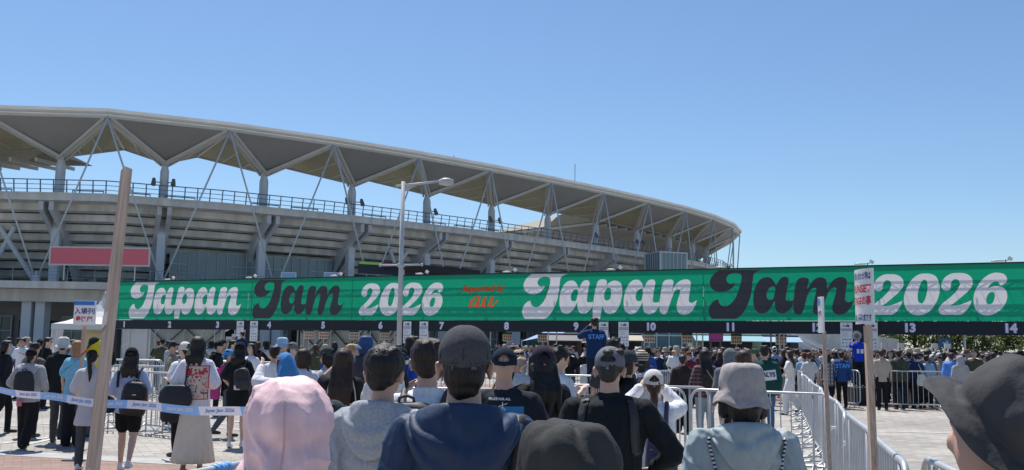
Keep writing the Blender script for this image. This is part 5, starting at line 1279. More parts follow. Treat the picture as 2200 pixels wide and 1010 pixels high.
def make_hat(root, hat, hp, HR, s, Y, P, out):
    if P.get('hattilt'):
        c0_ = hp(0, -.01, .01); HR = HR @ Matrix.Rotation(R(-P['hattilt']), 3, 'X'); hp = lambda x, y, z: c0_ + HR @ V(x, y, z - .012) * s
    kind, col = hat[0], hat[1]; mt = hat[2] if len(hat) > 2 and hat[2] is not None else m_knit; N = 36 if Y < 9 else 20
    if kind in ('cap', 'backcap'):
        fl = -1 if kind == 'backcap' else 1; mb = MB(); vs = []; fs = []; M_ = 12
        back = -1 * fl
        for j in range(M_ + 1):
            th = R(3 + 97 * j / M_)
            for k in range(N):
                ph = 2 * math.pi * k / N; cx, sy = math.cos(ph), math.sin(ph)
                sm = 1 - .012 * abs(math.cos(3 * ph)) ** 10
                tp_ = 1 - .05 * max(0, j / M_ - .7) / .3; x, y, z = .0885 * math.sin(th) ** .9 * cx * sm * tp_, (.103 * math.sin(th) ** .9 * sy) * sm * tp_ - .010, .022 + .104 * math.cos(th)
                if j == M_: z -= 0
                vs.append(hp(x, y, z + .004 - (.012 * (1 - abs(cx)) * (1 if sy * fl < 0 else 0) if j > M_ - 3 else 0)))
        for j in range(M_):
            for k in range(N):
                ph = 2 * math.pi * (k + .5) / N; da = abs((ph - (1.5 * math.pi if back < 0 else .5 * math.pi) + math.pi) % (2 * math.pi) - math.pi)
                lim = 100 - (38 if P.get('strapgap', True) else -9) * math.sqrt(max(0, 1 - (da / R(33)) ** 2)) if da < R(33) else 200
                thm = 3 + 97 * (j + .5) / M_
                if da < R(33) and thm > lim and j < M_ - 2: continue
                fs.append((j * N + k, j * N + (k + 1) % N, (j + 1) * N + (k + 1) % N, (j + 1) * N + k))
        fs.append(tuple(range(N))); mb.add(vs, fs); me = mb.mesh('cap', [mt]); o = newobj('cap', me, root, col); me.polygons.foreach_set('use_smooth', [True] * len(me.polygons))
        sd = o.modifiers.new('thickness', 'SOLIDIFY'); sd.thickness = .003; sd.offset = -1; ss_ = o.modifiers.new('sub', 'SUBSURF'); ss_.levels = ss_.render_levels = 1; out['hat'] = o
        mb = MB(); mb.ell(hp(0, -.010, .125), (.008 * s, .008 * s, .004 * s), HR, 8, 5); b_ = mb.build('cap_button', mt, None, True); b_.color = (*col, 1); b_.parent = o; KIDS.setdefault(o.name, []).append(b_)
        mb = MB(); vs = []; n_ = 12
        for i in range(n_ + 1):
            t_ = -1 + 2 * i / n_; a_ = R(58) * t_
            x0, y0 = .086 * math.sin(a_), .094 * math.cos(a_) - .012
            ex = .072 * math.cos(t_ * 1.45) ** .5 if abs(t_) < .999 else .02
            for q in (0, .5, 1): vs.append(hp((x0 * (1 - .02 * q)), (y0 + ex * q) * fl, -.002 - .010 * q - .018 * q * (abs(t_) ** 2)))
        k0 = len(vs); vs += [v + HR @ V(0, 0, -.004 * s) for v in vs]; fs = []
        for i in range(n_):
            for q in (0, 1): a = i * 3 + q; fs += [(a, a + 1, a + 4, a + 3), (k0 + a, k0 + a + 3, k0 + a + 4, k0 + a + 1)]
            a = i * 3 + 2; fs.append((a, k0 + a, k0 + a + 3, a + 3))
        mb.add(vs, fs); b_ = mb.build('cap_brim', mt, None, True); b_.color = (*hat[3], 1) if len(hat) > 3 else (*col, 1); b_.parent = o; KIDS.setdefault(o.name, []).append(b_)
        if Y < 9:
            mb = MB()
            for q in range(6):
                ph = R(30 + 60 * q); mb.path([hp(.0895 * math.sin(R(t_)) ** .9 * math.cos(ph), .104 * math.sin(R(t_)) ** .9 * math.sin(ph) - .010, .0265 + .1045 * math.cos(R(t_))) for t_ in (4, 15, 30, 45, 60, 72, 84, 92)], .0013 * s, 5)
            mb.path([hp(.0865 * math.cos(R(a_)), .1005 * math.sin(R(a_)) - .010, .012) for a_ in range(0, 360, 15)], .0011 * s, 5, True)
            b_ = mb.build('cap_seams', mt, None, True); b_.color = tuple(q * .55 for q in col) + (1,); b_.parent = o
            if not P.get('strapgap', True):
                mb = MB(); mb.path([hp(.034 * math.cos(R(a_)), back * (.1035 - .012 * math.sin(R(a_))) - .010, -.002 + .034 * math.sin(R(a_))) for a_ in range(0, 181, 20)], .0016 * s, 5)
                mb.box(hp(-.036, back * .100 - .012, .000), (.004 * s, .004 * s, .020 * s), HR); mb.box(hp(.034, back * .100 - .012, -.002), (.016 * s, .004 * s, .010 * s), HR)
                b_ = mb.build('cap_strap', mat('strap_grey', (.10, .10, .11), .6), None, True); b_.parent = o
        if Y < 9 and P.get('strapgap', True):
            mb = MB(); yb = back; mb.box(hp(-.002, yb * .118 + .0, -.012), (.016 * s, .005 * s, .009 * s), HR); b_ = mb.build('strap_buckle', mat('pale_buckle', (.30, .28, .26), .4), None); b_.parent = o
    elif kind in ('bucket', 'widebucket'):
        wr = {'bucket': (.128, -.052) if Y < 6 else (.140, -.042), 'widebucket': P.get('wb', (.160, -.05))}[kind]; mb = MB(); vs = []; fs = []; rows = [(.002, .138), (.036, .137), (.064, .131), (.083, .116), (.093, .090), (.098, .056), (.101, .024), (.102, .012), (.107, .002)] if P.get('crumple', 1) != 1 or Y > 6 else [(.002, .135), (.045, .135), (.074, .130), (.088, .116), (.094, .088), (.097, .055), (.099, .024), (.101, .012), (.106, .002)]; CRM = P.get('crumple', 1)
        nb_ = 6
        for q in range(1, nb_ + 1): t_ = q / nb_; rows.append((.104 + (wr[0] - .104) * t_, .002 + wr[1] * t_ ** (1.2)))
        for j, (r_, z_) in enumerate(rows):
            if Y > 6 and j <= 8: r_ *= .94
            if kind == 'widebucket' and j <= 8: r_ *= 1.13 if j < 7 else 1.04
            for k in range(N):
                ph = 2 * math.pi * k / N; t_ = max(0, j - 8) / nb_; wv = (.012 if kind == 'bucket' else .004) * t_ * math.sin(ph * 2 + 1) + (.008 * t_ * math.sin(ph * 5 + 2))
                nz = (noise.noise(V(math.cos(ph) * 2.2, math.sin(ph) * 2.2, z_ * 25 + P.get('seed', 1))) + .8 * max(0, 1 - 3.5 * abs(noise.noise(V(math.cos(ph) * 3 + r_ * 20, math.sin(ph) * 3, z_ * 18 + 5)))) ** 2) * (.007 * CRM if j > 0 else 0)
                vs.append(hp((r_ + nz) * math.cos(ph), (r_ * 1.10 + nz) * math.sin(ph) - .008, z_ + wv + nz * .8))
        for j in range(len(rows) - 1):
            for k in range(N): fs.append((j * N + k, j * N + (k + 1) % N, (j + 1) * N + (k + 1) % N, (j + 1) * N + k))
        fs.append(tuple(range(N))); mb.add(vs, fs); me = mb.mesh('bucket_hat', [hat[2] if len(hat) > 2 and hat[2] else m_nyl]); o = newobj('bucket_hat', me, root, col); me.polygons.foreach_set('use_smooth', [True] * len(me.polygons))
        if Y < 9 and kind == 'bucket':
            mb = MB()
            for j in [7] + list(range(10, len(rows), 1)): mb.path([vs[j * N + k] + (vs[j * N + k] - hp(0, -.008, -.1)).normalized() * .0006 for k in range(N)], .0010 * s, 4, True)
            b_ = mb.build('hat_stitching', mt, None, True); b_.color = tuple(q * .5 for q in col) + (1,); b_.parent = o
        sd = o.modifiers.new('thickness', 'SOLIDIFY'); sd.thickness = .004; sd.offset = -1; ss_ = o.modifiers.new('sub', 'SUBSURF'); ss_.levels = ss_.render_levels = 1; out['hat'] = o
    elif kind == 'beanie':
        mb = MB(); mb.ell(hp(0, -.014, .05), (.098 * s, .108 * s, .095 * s), HR, 20, 14); mb.ell(hp(0, -.014, .02), (.100 * s, .110 * s, .045 * s), HR, 20, 10); mb.cap(hp(-.03, -.01, .13), hp(-.07, -.01, .15), .03 * s, .012 * s)
        out['hat'] = put('knit_hat', remesh(mb, .010, 3), mt, root, col)
    elif kind == 'towel':
        mb = MB(); mb.ell(hp(0, -.03, .036), (.094 * s, .098 * s, .094 * s), HR, 18, 12)
        for q in range(9):
            a_ = R(-105 + q * 26); e_ = (.155 + .03 * math.sin(q * 2.1)); mb.cap(hp(.055 * math.sin(a_), -.045 - .05 * math.cos(a_), .035), hp(e_ * math.sin(a_) * .95, -.085 - e_ * .75 * math.cos(a_), -.205 - .03 * math.sin(q * 1.3 + 1)), .046 * s, .022 * s, 10)
        out['hat'] = put('head_towel', remesh(mb, max(.008, .0016 * Y), 2, .012, (14, 14, 5), P.get('seed', 1)), mt, root, col)

def decal(name, target, M, w, h, material, parent, off=.004, nx=24, nz=24, back=True, mesh=None, color=None):
    """a thin print laid on cloth: grid (or a text mesh) in the x-z plane dropped onto the target's surface from behind"""
    bvh = BVHTree.FromPolygons([v.co.copy() for v in target.data.vertices], [tuple(p.vertices) for p in target.data.polygons])
    d = V(0, 1, 0) if back else V(0, -1, 0)
    if mesh is None:
        vs = []; fs = []
        for j in range(nz + 1):
            for i in range(nx + 1): vs.append(V(-w / 2 + w * i / nx, 0, -h / 2 + h * j / nz))
        for j in range(nz):
            for i in range(nx): a = j * (nx + 1) + i; fs.append((a, a + 1, a + nx + 2, a + nx + 1))
        uv = [((v.x / w) + .5, (v.z / h) + .5) for v in vs]
    else:
        vs = [V(v.co.x, 0, v.co.y) for v in mesh.vertices]; fs = [tuple(p.vertices) for p in mesh.polygons]; uv = None
    ok = []; P_ = []
    for v in vs:
        p = M @ v; o_ = p - d * 1.0; hit = bvh.ray_cast(o_, d)
        if hit[0] is not None: P_.append(hit[0] - d * off); ok.append(True)
        else: P_.append(p); ok.append(False)
    fs = [f_ for f_ in fs if all(ok[i] for i in f_)]
    me = bpy.data.meshes.new(name); me.from_pydata([tuple(p) for p in P_], [], fs); me.materials.append(material)
    if uv:
        ul = me.uv_layers.new(name='UVMap')
        for lp in me.loops: ul.data[lp.index].uv = uv[lp.vertex_index]
    me.polygons.foreach_set('use_smooth', [True] * len(me.polygons)); me.update(); return newobj(name, me, parent, color)

# yaw 0 = facing away from the viewer, 90 = facing picture left, -90 = facing picture right, 180 = facing the viewer
def person(px, ytop, Y, label, yaw=0, z0=None, group='people queueing before the gate', hatpad=0.012, **P):
    p = at(px, ytop, Y); h = p.z - (z0 or 0); pad = .0
    if P.get('hat'): pad = {'cap': .018, 'backcap': .018, 'bucket': .026, 'widebucket': .026, 'beanie': .035, 'towel': .02}[P['hat'][0]]
    elif P.get('top', ('', 0))[0] == 'hoodup': pad = .024
    elif P.get('hair', ('short', 0))[0] in ('fluffy',): pad = .03
    else: pad = .010
    h = h - pad; o = empty('person', (p.x, Y, z0 or 0), R(yaw), label, 'person', group)
    global PS; PS = h / 1.70
    P['dist'] = Y; P.setdefault('seed', int(px) % 97); out = build_person(o, h, P); return o, h / 1.70, out
# ================================================================ CARRIED THINGS
def ribbon(name, target, pts, width, material, parent, off=.006, back=True, color=None, cord=0):
    """strap laid over the cloth: pts are (x, z) in the wearer's frame"""
    bvh = BVHTree.FromPolygons([v.co.copy() for v in target.data.vertices], [tuple(p.vertices) for p in target.data.polygons])
    d = V(0, 1, 0) if back else V(0, -1, 0); P_ = []; 
    C_ = crom([(p[0] * PS, p[1] * PS) for p in pts], True, 6)[:6 * (len(pts) - 1) + 1]
    last = None; L = []
    for i, p in enumerate(C_):
        q = C_[min(i + 1, len(C_) - 1)] - C_[max(i - 1, 0)]; q.normalize(); nx_ = Vector((-q.y, q.x)) * width / 2; rw = []
        for e in ((-1, 0, 1) if not cord else (0,)):
            pp = p + nx_ * e; h_ = bvh.ray_cast(V(pp.x, 0, pp.y) - d * 1.0, d)
            if h_[0] is not None: y_ = h_[0].y
            elif last is None: continue
            else: y_ = last
            last = y_; rw.append(V(pp.x, y_, pp.y) - d * (off + cord))
        if len(rw) == (3 if not cord else 1): L.append(rw)
    mb = MB()
    if cord: mb.path([r[0] for r in L], cord, 7); 
    else:
        vs = [v for r in L for v in r]; fs = []
        for i in range(len(L) - 1):
            for e in (0, 1): a = i * 3 + e; fs.append((a, a + 1, a + 4, a + 3))
        mb.add(vs, fs)
    o = mb.build(name, material, parent, True, fix=bool(cord))
    if color: o.color = (*color, 1)
    if not cord: sd = o.modifiers.new('thickness', 'SOLIDIFY'); sd.thickness = .004; sd.offset = 0
    return o
def like(root, name, label, cat, group=None):
    o = empty(name, tuple(root.location), root.rotation_euler.z, label, cat, group); return o
def backpack(root, s, out, col, label, size=(.29, .15, .42), z=1.16, y=-.19, x=0, tilt=0, pocket=True, straps=((-.09,), (.09,)), name='backpack', badge=None, vox=.012, group='backpacks worn by people in the queue'):
    o = like(root, name, label, 'backpack' if 'pack' in name else 'bag', group); W, D, H = (q * s for q in size); c = V(x, y, z) * s; rt = Matrix.Rotation(R(tilt), 3, 'Y')
    mb = MB(); rr = []
    for t_, f_ in ((-.5, .88), (-.44, .98), (-.2, 1.04), (.1, 1.0), (.34, .9), (.46, .68), (.5, .45)):
        rr.append([rt @ V(W / 2 * f_ * (abs(math.cos(a_)) ** .6) * (1 if math.cos(a_) > 0 else -1), D / 2 * f_ * (abs(math.sin(a_)) ** .6) * (1 if math.sin(a_) > 0 else -1), H * t_) + c for a_ in [2 * math.pi * k / 24 for k in range(24)]])
    mb.rings(rr); b_ = put('pack_body', remesh(mb, vox, 3, .010 * s, (9, 9, 7), int(px_seed(root))), m_leather, o, col)
    if pocket:
        mb = MB(); rr = []
        for t_, f_ in ((-.42, .8), (-.36, .98), (-.2, 1), (-.06, .95), (0, .75)):
            rr.append([rt @ V(W * .40 * f_ * (abs(math.cos(a_)) ** .6) * (1 if math.cos(a_) > 0 else -1), -D * .42 + D * .30 * f_ * (abs(math.sin(a_)) ** .6) * (1 if math.sin(a_) > 0 else -1), H * t_) + c for a_ in [2 * math.pi * k / 20 for k in range(20)]])
        mb.rings(rr); put('front_pocket', remesh(mb, vox * .8, 2, .004 * s), m_leather, o, tuple(q * 1.25 for q in col))
        mb = MB(); mb.path([rt @ V(xx * W, -D * .5 - .012, H * .08 + .04 * H * (1 - (2 * xx) ** 2)) + c for xx in (-.42, -.3, -.15, 0, .15, .3, .42)], .004 * s, 6); mb.build('zip', m_truss, o, True)
    mb = MB(); mb.path([c + rt @ V(xx * s, -D * .1, H * .48 + zz * s) for xx, zz in ((-.04, 0), (-.035, .03), (0, .042), (.035, .03), (.04, 0))], .008 * s, 6); mb.build('top_handle', m_leather, o, True).color = (*col, 1)
    for st_ in straps:
        x0 = st_[0]; mb = MB(); pts = [V(x0, y + .05, z + .16), V(x0 * 1.15, -.10, 1.38), V(x0 * 1.25, -.02, 1.432), V(x0 * 1.3, .08, 1.37), V(x0 * 1.4, .135, 1.25), V(x0 * 1.7, .08, 1.05)]
        for p_, q_ in zip(pts, pts[1:]): mb.cap(p_ * s, q_ * s, .022 * s, .022 * s, 8)
        put('strap', remesh(mb, .010, 2), m_leather, o, tuple(q * 1.1 for q in col))
    if badge:
        mb = MB(); mb.box(c + rt @ V(badge[0] * W, -D * .58, badge[1] * H), (badge[2] * s, .006, badge[3] * s)); mb.build('badge', mat('badge_white', (.7, .7, .72), .5), o)
    return o
def px_seed(root): return abs(root.location.x * 10) % 31
def hang_bag(root, s, col, label, c, size, strap, name='shoulder_bag', flat=.3, matl=None, cat='bag', group='bags carried in the queue'):
    """soft bag at c (wearer's frame), strap = points"""
    o = like(root, name, label, cat, group); mb = MB(); W, D, H = size; rr = []
    for t_, f_ in ((-.5, .8), (-.4, 1.0), (-.1, 1.05), (.25, .92), (.45, .7), (.5, .5)):
        rr.append([(V(W / 2 * f_ * (abs(math.cos(a_)) ** .7) * (1 if math.cos(a_) > 0 else -1), D / 2 * f_ * math.sin(a_), H * t_) + V(*c)) * s for a_ in [2 * math.pi * k / 20 for k in range(20)]])
    mb.rings(rr); put('bag_body', remesh(mb, .011, 3, .010, (10, 10, 7), 5), matl or m_leather, o, col)
    mb = MB(); mb.path([V(*p) * s for p in strap], .011 * s, 7); o2 = mb.build('strap', matl or m_leather, o, True); o2.color = (*col, 1); return o
def phone(root, s, p, label):
    o = like(root, 'phone', label, 'phone', 'phones held up in the queue'); mb = MB(); mb.box(V(*p) * s, (.15, .009, .075)); bevel(mb.build('case', mat('phone_black', (.02, .02, .025), .3), o), .003)
    mb = MB(); mb.box(V(p[0], p[1] - .0055 / s, p[2]) * s, (.135, .001, .066)); mb.build('screen', mat('phone_screen', (.10, .12, .15), .1), o); return o

m_nylm = mat('matt_nylon', (.5, .5, .5), .85, objcol=True, var=.12, vscale=14, bump=.7, bscale=22, bdist=.008, detail=5, spec=.2, stretch=(1, 1, .8))
SK = (.52, .33, .25); SKL = (.60, .40, .31)
# ================================================================ FOREGROUND PEOPLE
r, s, o = person(1000, 699, 3.25, 'man in a dark grey cap and navy hooded jacket in the middle of the foreground', 0, hat=('cap', (.075, .077, .083)), strapgap=False, hair=('buzz', HB), top=('jacket', (.020, .042, .092)), topmat=m_nyl, bottom=('trousers', DARK), loose=1.4, neckw=1.12, foldk=1.15, vq=.9, fscale=(6, 6, 4), tilt=-3, bareskin=True)
bg1 = like(r, 'crossbody_bag', 'black strap bag worn across the navy jacket', 'bag'); ribbon('strap', o['top'], [(.178, 1.40), (.182, 1.34), (.172, 1.27), (.15, 1.15), (.12, 1.0), (.08, .88)], .034, m_leather, bg1, .008, color=(.014, .014, .017))
mb = MB(); mb.ell(V(-.05, .20, 1.0) * s, (.12, .05, .09)); put('pouch', remesh(mb, .012, 2), m_leather, bg1, BLACK)
r, s, o = person(827, 743, 4.3, 'black-haired person in a light grey hoodie just left of the navy jacket', -14, hair=('short', HB), hairsize=1.06, top=('hoodie', (.36, .38, .42)), topmat=m_knit, bottom=('jeans', (.05, .08, .14)), loose=1.3, tilt=8, foldk=1.1, hoodk=.88, mask=True, bareskin=True)
r, s, o = person(920, 725, 5.0, 'man in a white shirt with black backpack, half hidden by the navy jacket', -6, hair=('short', (.022, .014, .010)), top=('shirt', (.70, .71, .74)), bottom=('trousers', DARK), loose=1.4, bareskin=True)
backpack(r, s, o, (.03, .031, .033), 'large black backpack on the white-shirted man beside the navy jacket', (.36, .17, .44), 1.17, -.20, -.06)
r, s, o = person(1084, 746, 6.4, 'man in a navy backward-strapped cap and black t-shirt with a blue photo print', -3, hat=('cap', (.016, .024, .042)), hair=('none', HB), top=('tee', (.018, .023, .031)), bottom=('trousers', BLACK), loose=1.25, neckw=1.15, bulk=1.12, tilt=4, bareskin=True, arms=('phone', 'phone'))
m_pr = bpy.data.materials.new('photo_print'); m_pr.use_nodes = True; n = m_pr.node_tree; b = n.nodes['Principled BSDF']; b.inputs['Roughness'].default_value = .7
uvn = n.nodes.new('ShaderNodeUVMap'); sp_ = n.nodes.new('ShaderNodeSeparateXYZ'); n.links.new(uvn.outputs[0], sp_.inputs[0]); cr = n.nodes.new('ShaderNodeValToRGB'); cr.color_ramp.interpolation = 'LINEAR'
cr.color_ramp.elements[0].color = (.005, .008, .016, 1); cr.color_ramp.elements[1].color = (.03, .20, .42, 1)
for p_, c_ in ((.42, (.008, .018, .04, 1)), (.50, (.01, .02, .04, 1)), (.52, (.42, .25, .12, 1)), (.60, (.38, .22, .10, 1)), (.62, (.01, .09, .22, 1))):
    e = cr.color_ramp.elements.new(p_); e.color = c_
ns = n.nodes.new('ShaderNodeTexNoise'); ns.inputs['Scale'].default_value = 60; n.links.new(uvn.outputs[0], ns.inputs[0]); ad = n.nodes.new('ShaderNodeMath'); ad.operation = 'MULTIPLY_ADD'; ad.inputs[1].default_value = .04; n.links.new(ns.outputs[0], ad.inputs[0]); n.links.new(sp_.outputs['Y'], ad.inputs[2]); n.links.new(ad.outputs[0], cr.inputs[0]); n.links.new(cr.outputs[0], b.inputs['Base Color'])
decal('photo_print', o['top'], Matrix.Translation((.0, 0, 1.17 * s)), .27, .30, m_pr, r)
m_wp = mat('white_shirt_print', (.7, .7, .72), .7)
decal('chest_lettering', o['top'], Matrix.Translation((-.02, 0, 1.375 * s)), 0, 0, m_wp, r, .006, mesh=textmesh('PEACE FOR ALL', size=.020, bold=.0012))
mbx = MB(); 
for p_, q_ in (((-.03, -.01), (.03, .012)), ((0, .02), (.0, -.01)), ((0, -.01), (-.015, -.035)), ((0, -.01), (.02, -.03))): 
    a_, b_ = Vector(p_), Vector(q_); n2 = Vector((-(b_ - a_).y, (b_ - a_).x)).normalized() * .0025; mbx.add([(a_ + n2).to_3d(), (a_ - n2).to_3d(), (b_ - n2).to_3d(), (b_ + n2).to_3d()], [(0, 1, 2, 3)])
decal('figure_print', o['top'], Matrix.Translation((0, 0, 1.335 * s)), 0, 0, m_wp, r, .006, mesh=mbx.mesh('f', []))
r, s, o = person(1166, 742, 7.2, 'woman in a dark purple cap with long black hair raising her left hand', 8, female=True, hat=('cap', (.035, .028, .045)), hair=('long', HB), hlen=.34, top=('jacket', (.022, .022, .022)), bottom=('trousers', BLACK), arms=('head', 'bent'), bareskin=True, vq=.8, hood=False, loose=1.2, skin=SKL)
r, s, o = person(1310, 745, 5.5, 'man in a reversed grey cap and black long-sleeved top with dark backpack straps', -12, hat=('cap', (.16, .165, .185), m_fab), hair=('short', (.03, .026, .024)), top=('long', (.013, .017, .021)), bottom=('trousers', BLACK), loose=1.35, bulk=1.2, neckw=1.1, arms=('bent', 'wide'), tilt=10, bareskin=True, skin=(.55, .36, .28))
bs_ = like(r, 'backpack', 'slim black backpack worn in front with straps over the black long-sleeved top', 'backpack')
for sg in (-1, 1): ribbon('strap', o['top'], [(sg * .13, 1.40), (sg * .15, 1.34), (sg * .155, 1.25), (sg * .16, 1.12)], .045, m_leather, bs_, .008, color=(.03, .032, .036))
mb = MB(); mb.ell(V(0, .22, 1.15) * s, (.15, .07, .20)); put('pack_body', remesh(mb, .014, 2), m_leather, bs_, BLACK)
r, s, o = person(1594, 780, 4.15, 'person in a taupe bucket hat and pale blue-grey rain jacket near the receding barriers', 0, hat=('bucket', (.36, .33, .32), m_fab), hair=('bob', HB), hairsize=.96, top=('jacket', (.31, .37, .39)), topmat=m_nyl, bottom=('trousers', DARK), loose=1.45, bulk=1.08, foldk=1.1, hoodk=.80, bareskin=True, skin=SKL)
m_cord = stripes('twisted_black_white_cord', (.6, .62, .65), (.01, .012, .03), 'Z', 380, .05)
db = like(r, 'drawstring_bag', 'white drawstring bag hanging on twisted black and white cords over the rain jacket', 'bag')
for sg in (-1, 1): ribbon('cord', o['top'], [(sg * .165, 1.385), (sg * .15, 1.28), (sg * .115, 1.17), (sg * .06, 1.06), (sg * .03 + .01, .99)], .01, m_cord, db, .001, cord=.0055)
mb = MB(); mb.loft([(0.01, -.185, .70, .08, .02), (.01, -.195, .76, .13, .04), (.01, -.195, .88, .13, .045), (.01, -.185, .96, .09, .03), (.01, -.18, 1.0, .06, .018)], 24); put('bag_body', remesh(mb, .009, 2, .008, (22, 22, 8), 3), m_fab, db, (.62, .62, .66))
r, s, o = person(628, 812, 2.35, 'person in a pale pink rain jacket with the hood up, close foreground', 4, female=True, hair=('none', HBR), top=('hoodup', (.86, .58, .60)), topmat=m_nyl, bottom=('trousers', GREY), loose=1.3, foldk=2.3, fscale=(6, 6, 3), vq=.9)
mb = MB(); 
ribbon('seam', o['top'], [(.0, 1.66), (.004, 1.58), (-.002, 1.48), (.0, 1.38), (.002, 1.30)], .003, mat('seam_pink', (.70, .45, .47), .8), r, .001)
ribbon('seam', o['top'], [(-.10, 1.50), (-.06, 1.496), (.0, 1.498)], .003, MATS['seam_pink'], r, .001)
r, s, o = person(1222, 913, 1.78, 'short person in a dark crumpled nylon bucket hat at the bottom centre edge', 0, hat=('bucket', (.045, .047, .047), m_nylm), crumple=3.0, hair=('short', HB), top=('jacket', (.04, .042, .04)), topmat=m_nyl, bottom=('trousers', BLACK), loose=1.4, foldk=1.2)
r, s, o = person(2168, 780, 1.8, 'person in a large black wide-brimmed bucket hat at the right foreground edge', 50, hat=('widebucket', (.060, .060, .064), m_nylm), wb=(.158, -.030), hattilt=-46, crumple=2.2, hair=('buzz', HB), top=('jacket', (.03, .03, .035)), topmat=m_nyl, bottom=('trousers', BLACK), bareskin=True, tilt=0)
decal('hat_tag', o['hat'], Matrix.Translation((-.055, 0, 1.535)) @ Matrix.Rotation(R(25), 4, 'Y'), .013, .027, mat('tag_white', (.72, .72, .76), .5), r, .003, 3, 4)
r, s, o = person(712, 858, 4.9, 'short figure in a dark visored cap half hidden between the pink hood and grey hoodie', -60, hat=('cap', (.05, .06, .07)), hair=('short', HB), top=('tee', WHITE), bottom=('trousers', GREY))

# ================================================================ MIDDLE GROUND, left to right
G = 'people waiting on the left side'
person(15, 730, 17.4, 'black-haired person in a black hoodie at the left picture edge', -70, group=G, hair=('bob', HB), face=True, top=('hoodie', (.014, .016, .024)), bottom=('trousers', BLACK), female=True, legs='walk', loose=1.4, skin=SKL)
r, s, o = person(68, 748, 14.9, 'person in a light grey hoodie and very wide black trousers walking away on the left', 2, group=G, hair=('lowtie', HB), hat=('cap', BLACK), top=('hoodie', (.38, .39, .41)), topmat=m_knit, bottom=('wide', (.014, .014, .016)), legs='walk', loose=1.9, arms=('wide', 'bent'))
backpack(r, s, o, (.012, .014, .022), 'flat black drawstring sack on the light grey hoodie', (.34, .09, .44), 1.12, -.20, 0, 0, False, ((-.05,), (.05,)), 'drawstring_sack')
hang_bag(r, s, (.6, .15, .2), 'small pink and red pouch hanging at the grey hoodie hip', (-.06, -.20, .80), (.10, .03, .13), [(-.06, -.18, .95), (-.06, -.2, .86)], 'charm_pouch')
person(49, 724, 27, 'man in open black jacket and white t-shirt facing the viewer by the pillars', 172, group=G, hair=('fluffy', HB), face=True, top=('tee', WHITE), bottom=('jeans', (.06, .08, .12)), arms=('hold', 'bent'))
person(76, 735, 16.8, 'black-haired person in a camouflage jacket behind the grey hoodie', -20, group=G, hair=('short', HB), top=('jacket', (.10, .10, .085)), topmat=checks('camouflage_cloth', (.12, .12, .10), (.05, .05, .045), (.20, .19, .17), 28), bottom=('trousers', BLACK))
person(87, 728, 26, 'person in a black cap standing behind the camouflage jacket', 30, group=G, hat=('cap', BLACK), top=('tee', BLACK), bottom=('trousers', BLACK))
person(103, 724, 23.5, 'woman in black with dark sunglasses looking to her side near the tent', -75, group=G, female=True, hair=('lowtie', HB), glasses='sun', face=True, top=('tee', (.012, .012, .014)), bottom=('trousers', BLACK), loose=1.3, skin=SKL)
person(137, 724, 15.9, 'person in a pale grey bucket hat and black jacket beside the light blue t-shirt', 12, group=G, hat=('bucket', (.52, .53, .50), m_fab), hair=('short', HB), top=('jacket', (.014, .016, .02)), bottom=('trousers', (.06, .065, .07)), loose=1.5, shoes=(.05, .05, .06), hood=False, legs='walk')
person(158, 729, 21.5, 'person in a grey cap just visible behind the bucket hat', -70, group=G, hat=('cap', (.20, .19, .18)), top=('tee', GREY), bottom=('trousers', BLACK))
person(168, 731, 15.4, 'woman with blonde-brown bob hair and a light blue t-shirt', -8, group=G, female=True, hair=('bob', (.30, .17, .09)), hairsize=1.05, top=('tee', (.22, .48, .66)), bottom=('wide', (.016, .018, .022)), loose=1.6, legs='stand', skin=SKL, shoes=BLACK)
tw_ = like(bpy.data.objects[-1] if False else r, 'cup_bottle', 'light blue plastic bottle hanging beside the light blue t-shirt', 'bottle', None); pb = at(154, 868, 15.2); tw_.location = pb; mb = MB(); mb.tube((0, 0, 0), (0, 0, .09), .045, 10, .05); mb.cap(V(0, 0, .1), V(-.01, 0, .34), .012, .012); mb.build('bottle', mat('pale_blue_plastic', (.16, .40, .60), .3), tw_, True)
person(203, 724, 17, 'person in a black cap and yellow patterned shirt facing right beside the timber pole', -70, group=G, hat=('cap', (.02, .03, .028)), hair=('bob', HB), face=True, top=('tee', (.62, .56, .02)), bottom=('trousers', (.05, .08, .16)), female=True)
r, s, o = person(200, 748, 12.7, 'woman with a long black ponytail in a white tiered tunic over grey trousers', 6, group=G, female=True, hair=('pony', HB), top=('dress', (.70, .71, .74)), tophem=.62, bottom=('trousers', (.07, .08, .09)), loose=1.3, sleeve=.75, arms=('bent', 'bent'), shoes=WHITE, skin=SKL, topmat=m_fabt)
tw = like(r, 'sports_towel', 'yellow, red and turquoise towel draped over the ponytailed woman', 'towel')
for nm, cc, t0_, t1_ in (('yellow_part', (.65, .62, .04), 0, .42), ('red_part', (.68, .10, .09), .42, .66), ('turquoise_part', (.04, .48, .58), .66, 1)):
    mb = MB(); vs = []; NT, NW = 10, 10
    for i in range(NT + 1):
        t_ = t0_ + (t1_ - t0_) * i / NT
        cc_ = [V(.13, .0, 1.66), V(.04, -.05, 1.755), V(-.08, -.11, 1.66), V(-.19, -.14, 1.52), V(-.33, -.12, 1.40)]; f_ = t_ * 3.999; k_ = int(f_); ct = cc_[k_].lerp(cc_[k_ + 1], f_ - k_)
        for j in range(NW + 1):
            w_ = -.5 + j / NW; p_ = ct + V(.10, .02, .11) * w_ * 1.3 + V(0, -.035 * (1 - 4 * w_ * w_) - .012 * math.sin(w_ * 14 + t_ * 6), .0); vs.append(p_ * s)
    mb.add(vs, [(i * (NW + 1) + j, i * (NW + 1) + j + 1, (i + 1) * (NW + 1) + j + 1, (i + 1) * (NW + 1) + j) for i in range(NT) for j in range(NW)])
    o2 = mb.build(nm, m_fab, tw, True); o2.color = (*cc, 1); sd = o2.modifiers.new('thickness', 'SOLIDIFY'); sd.thickness = .006
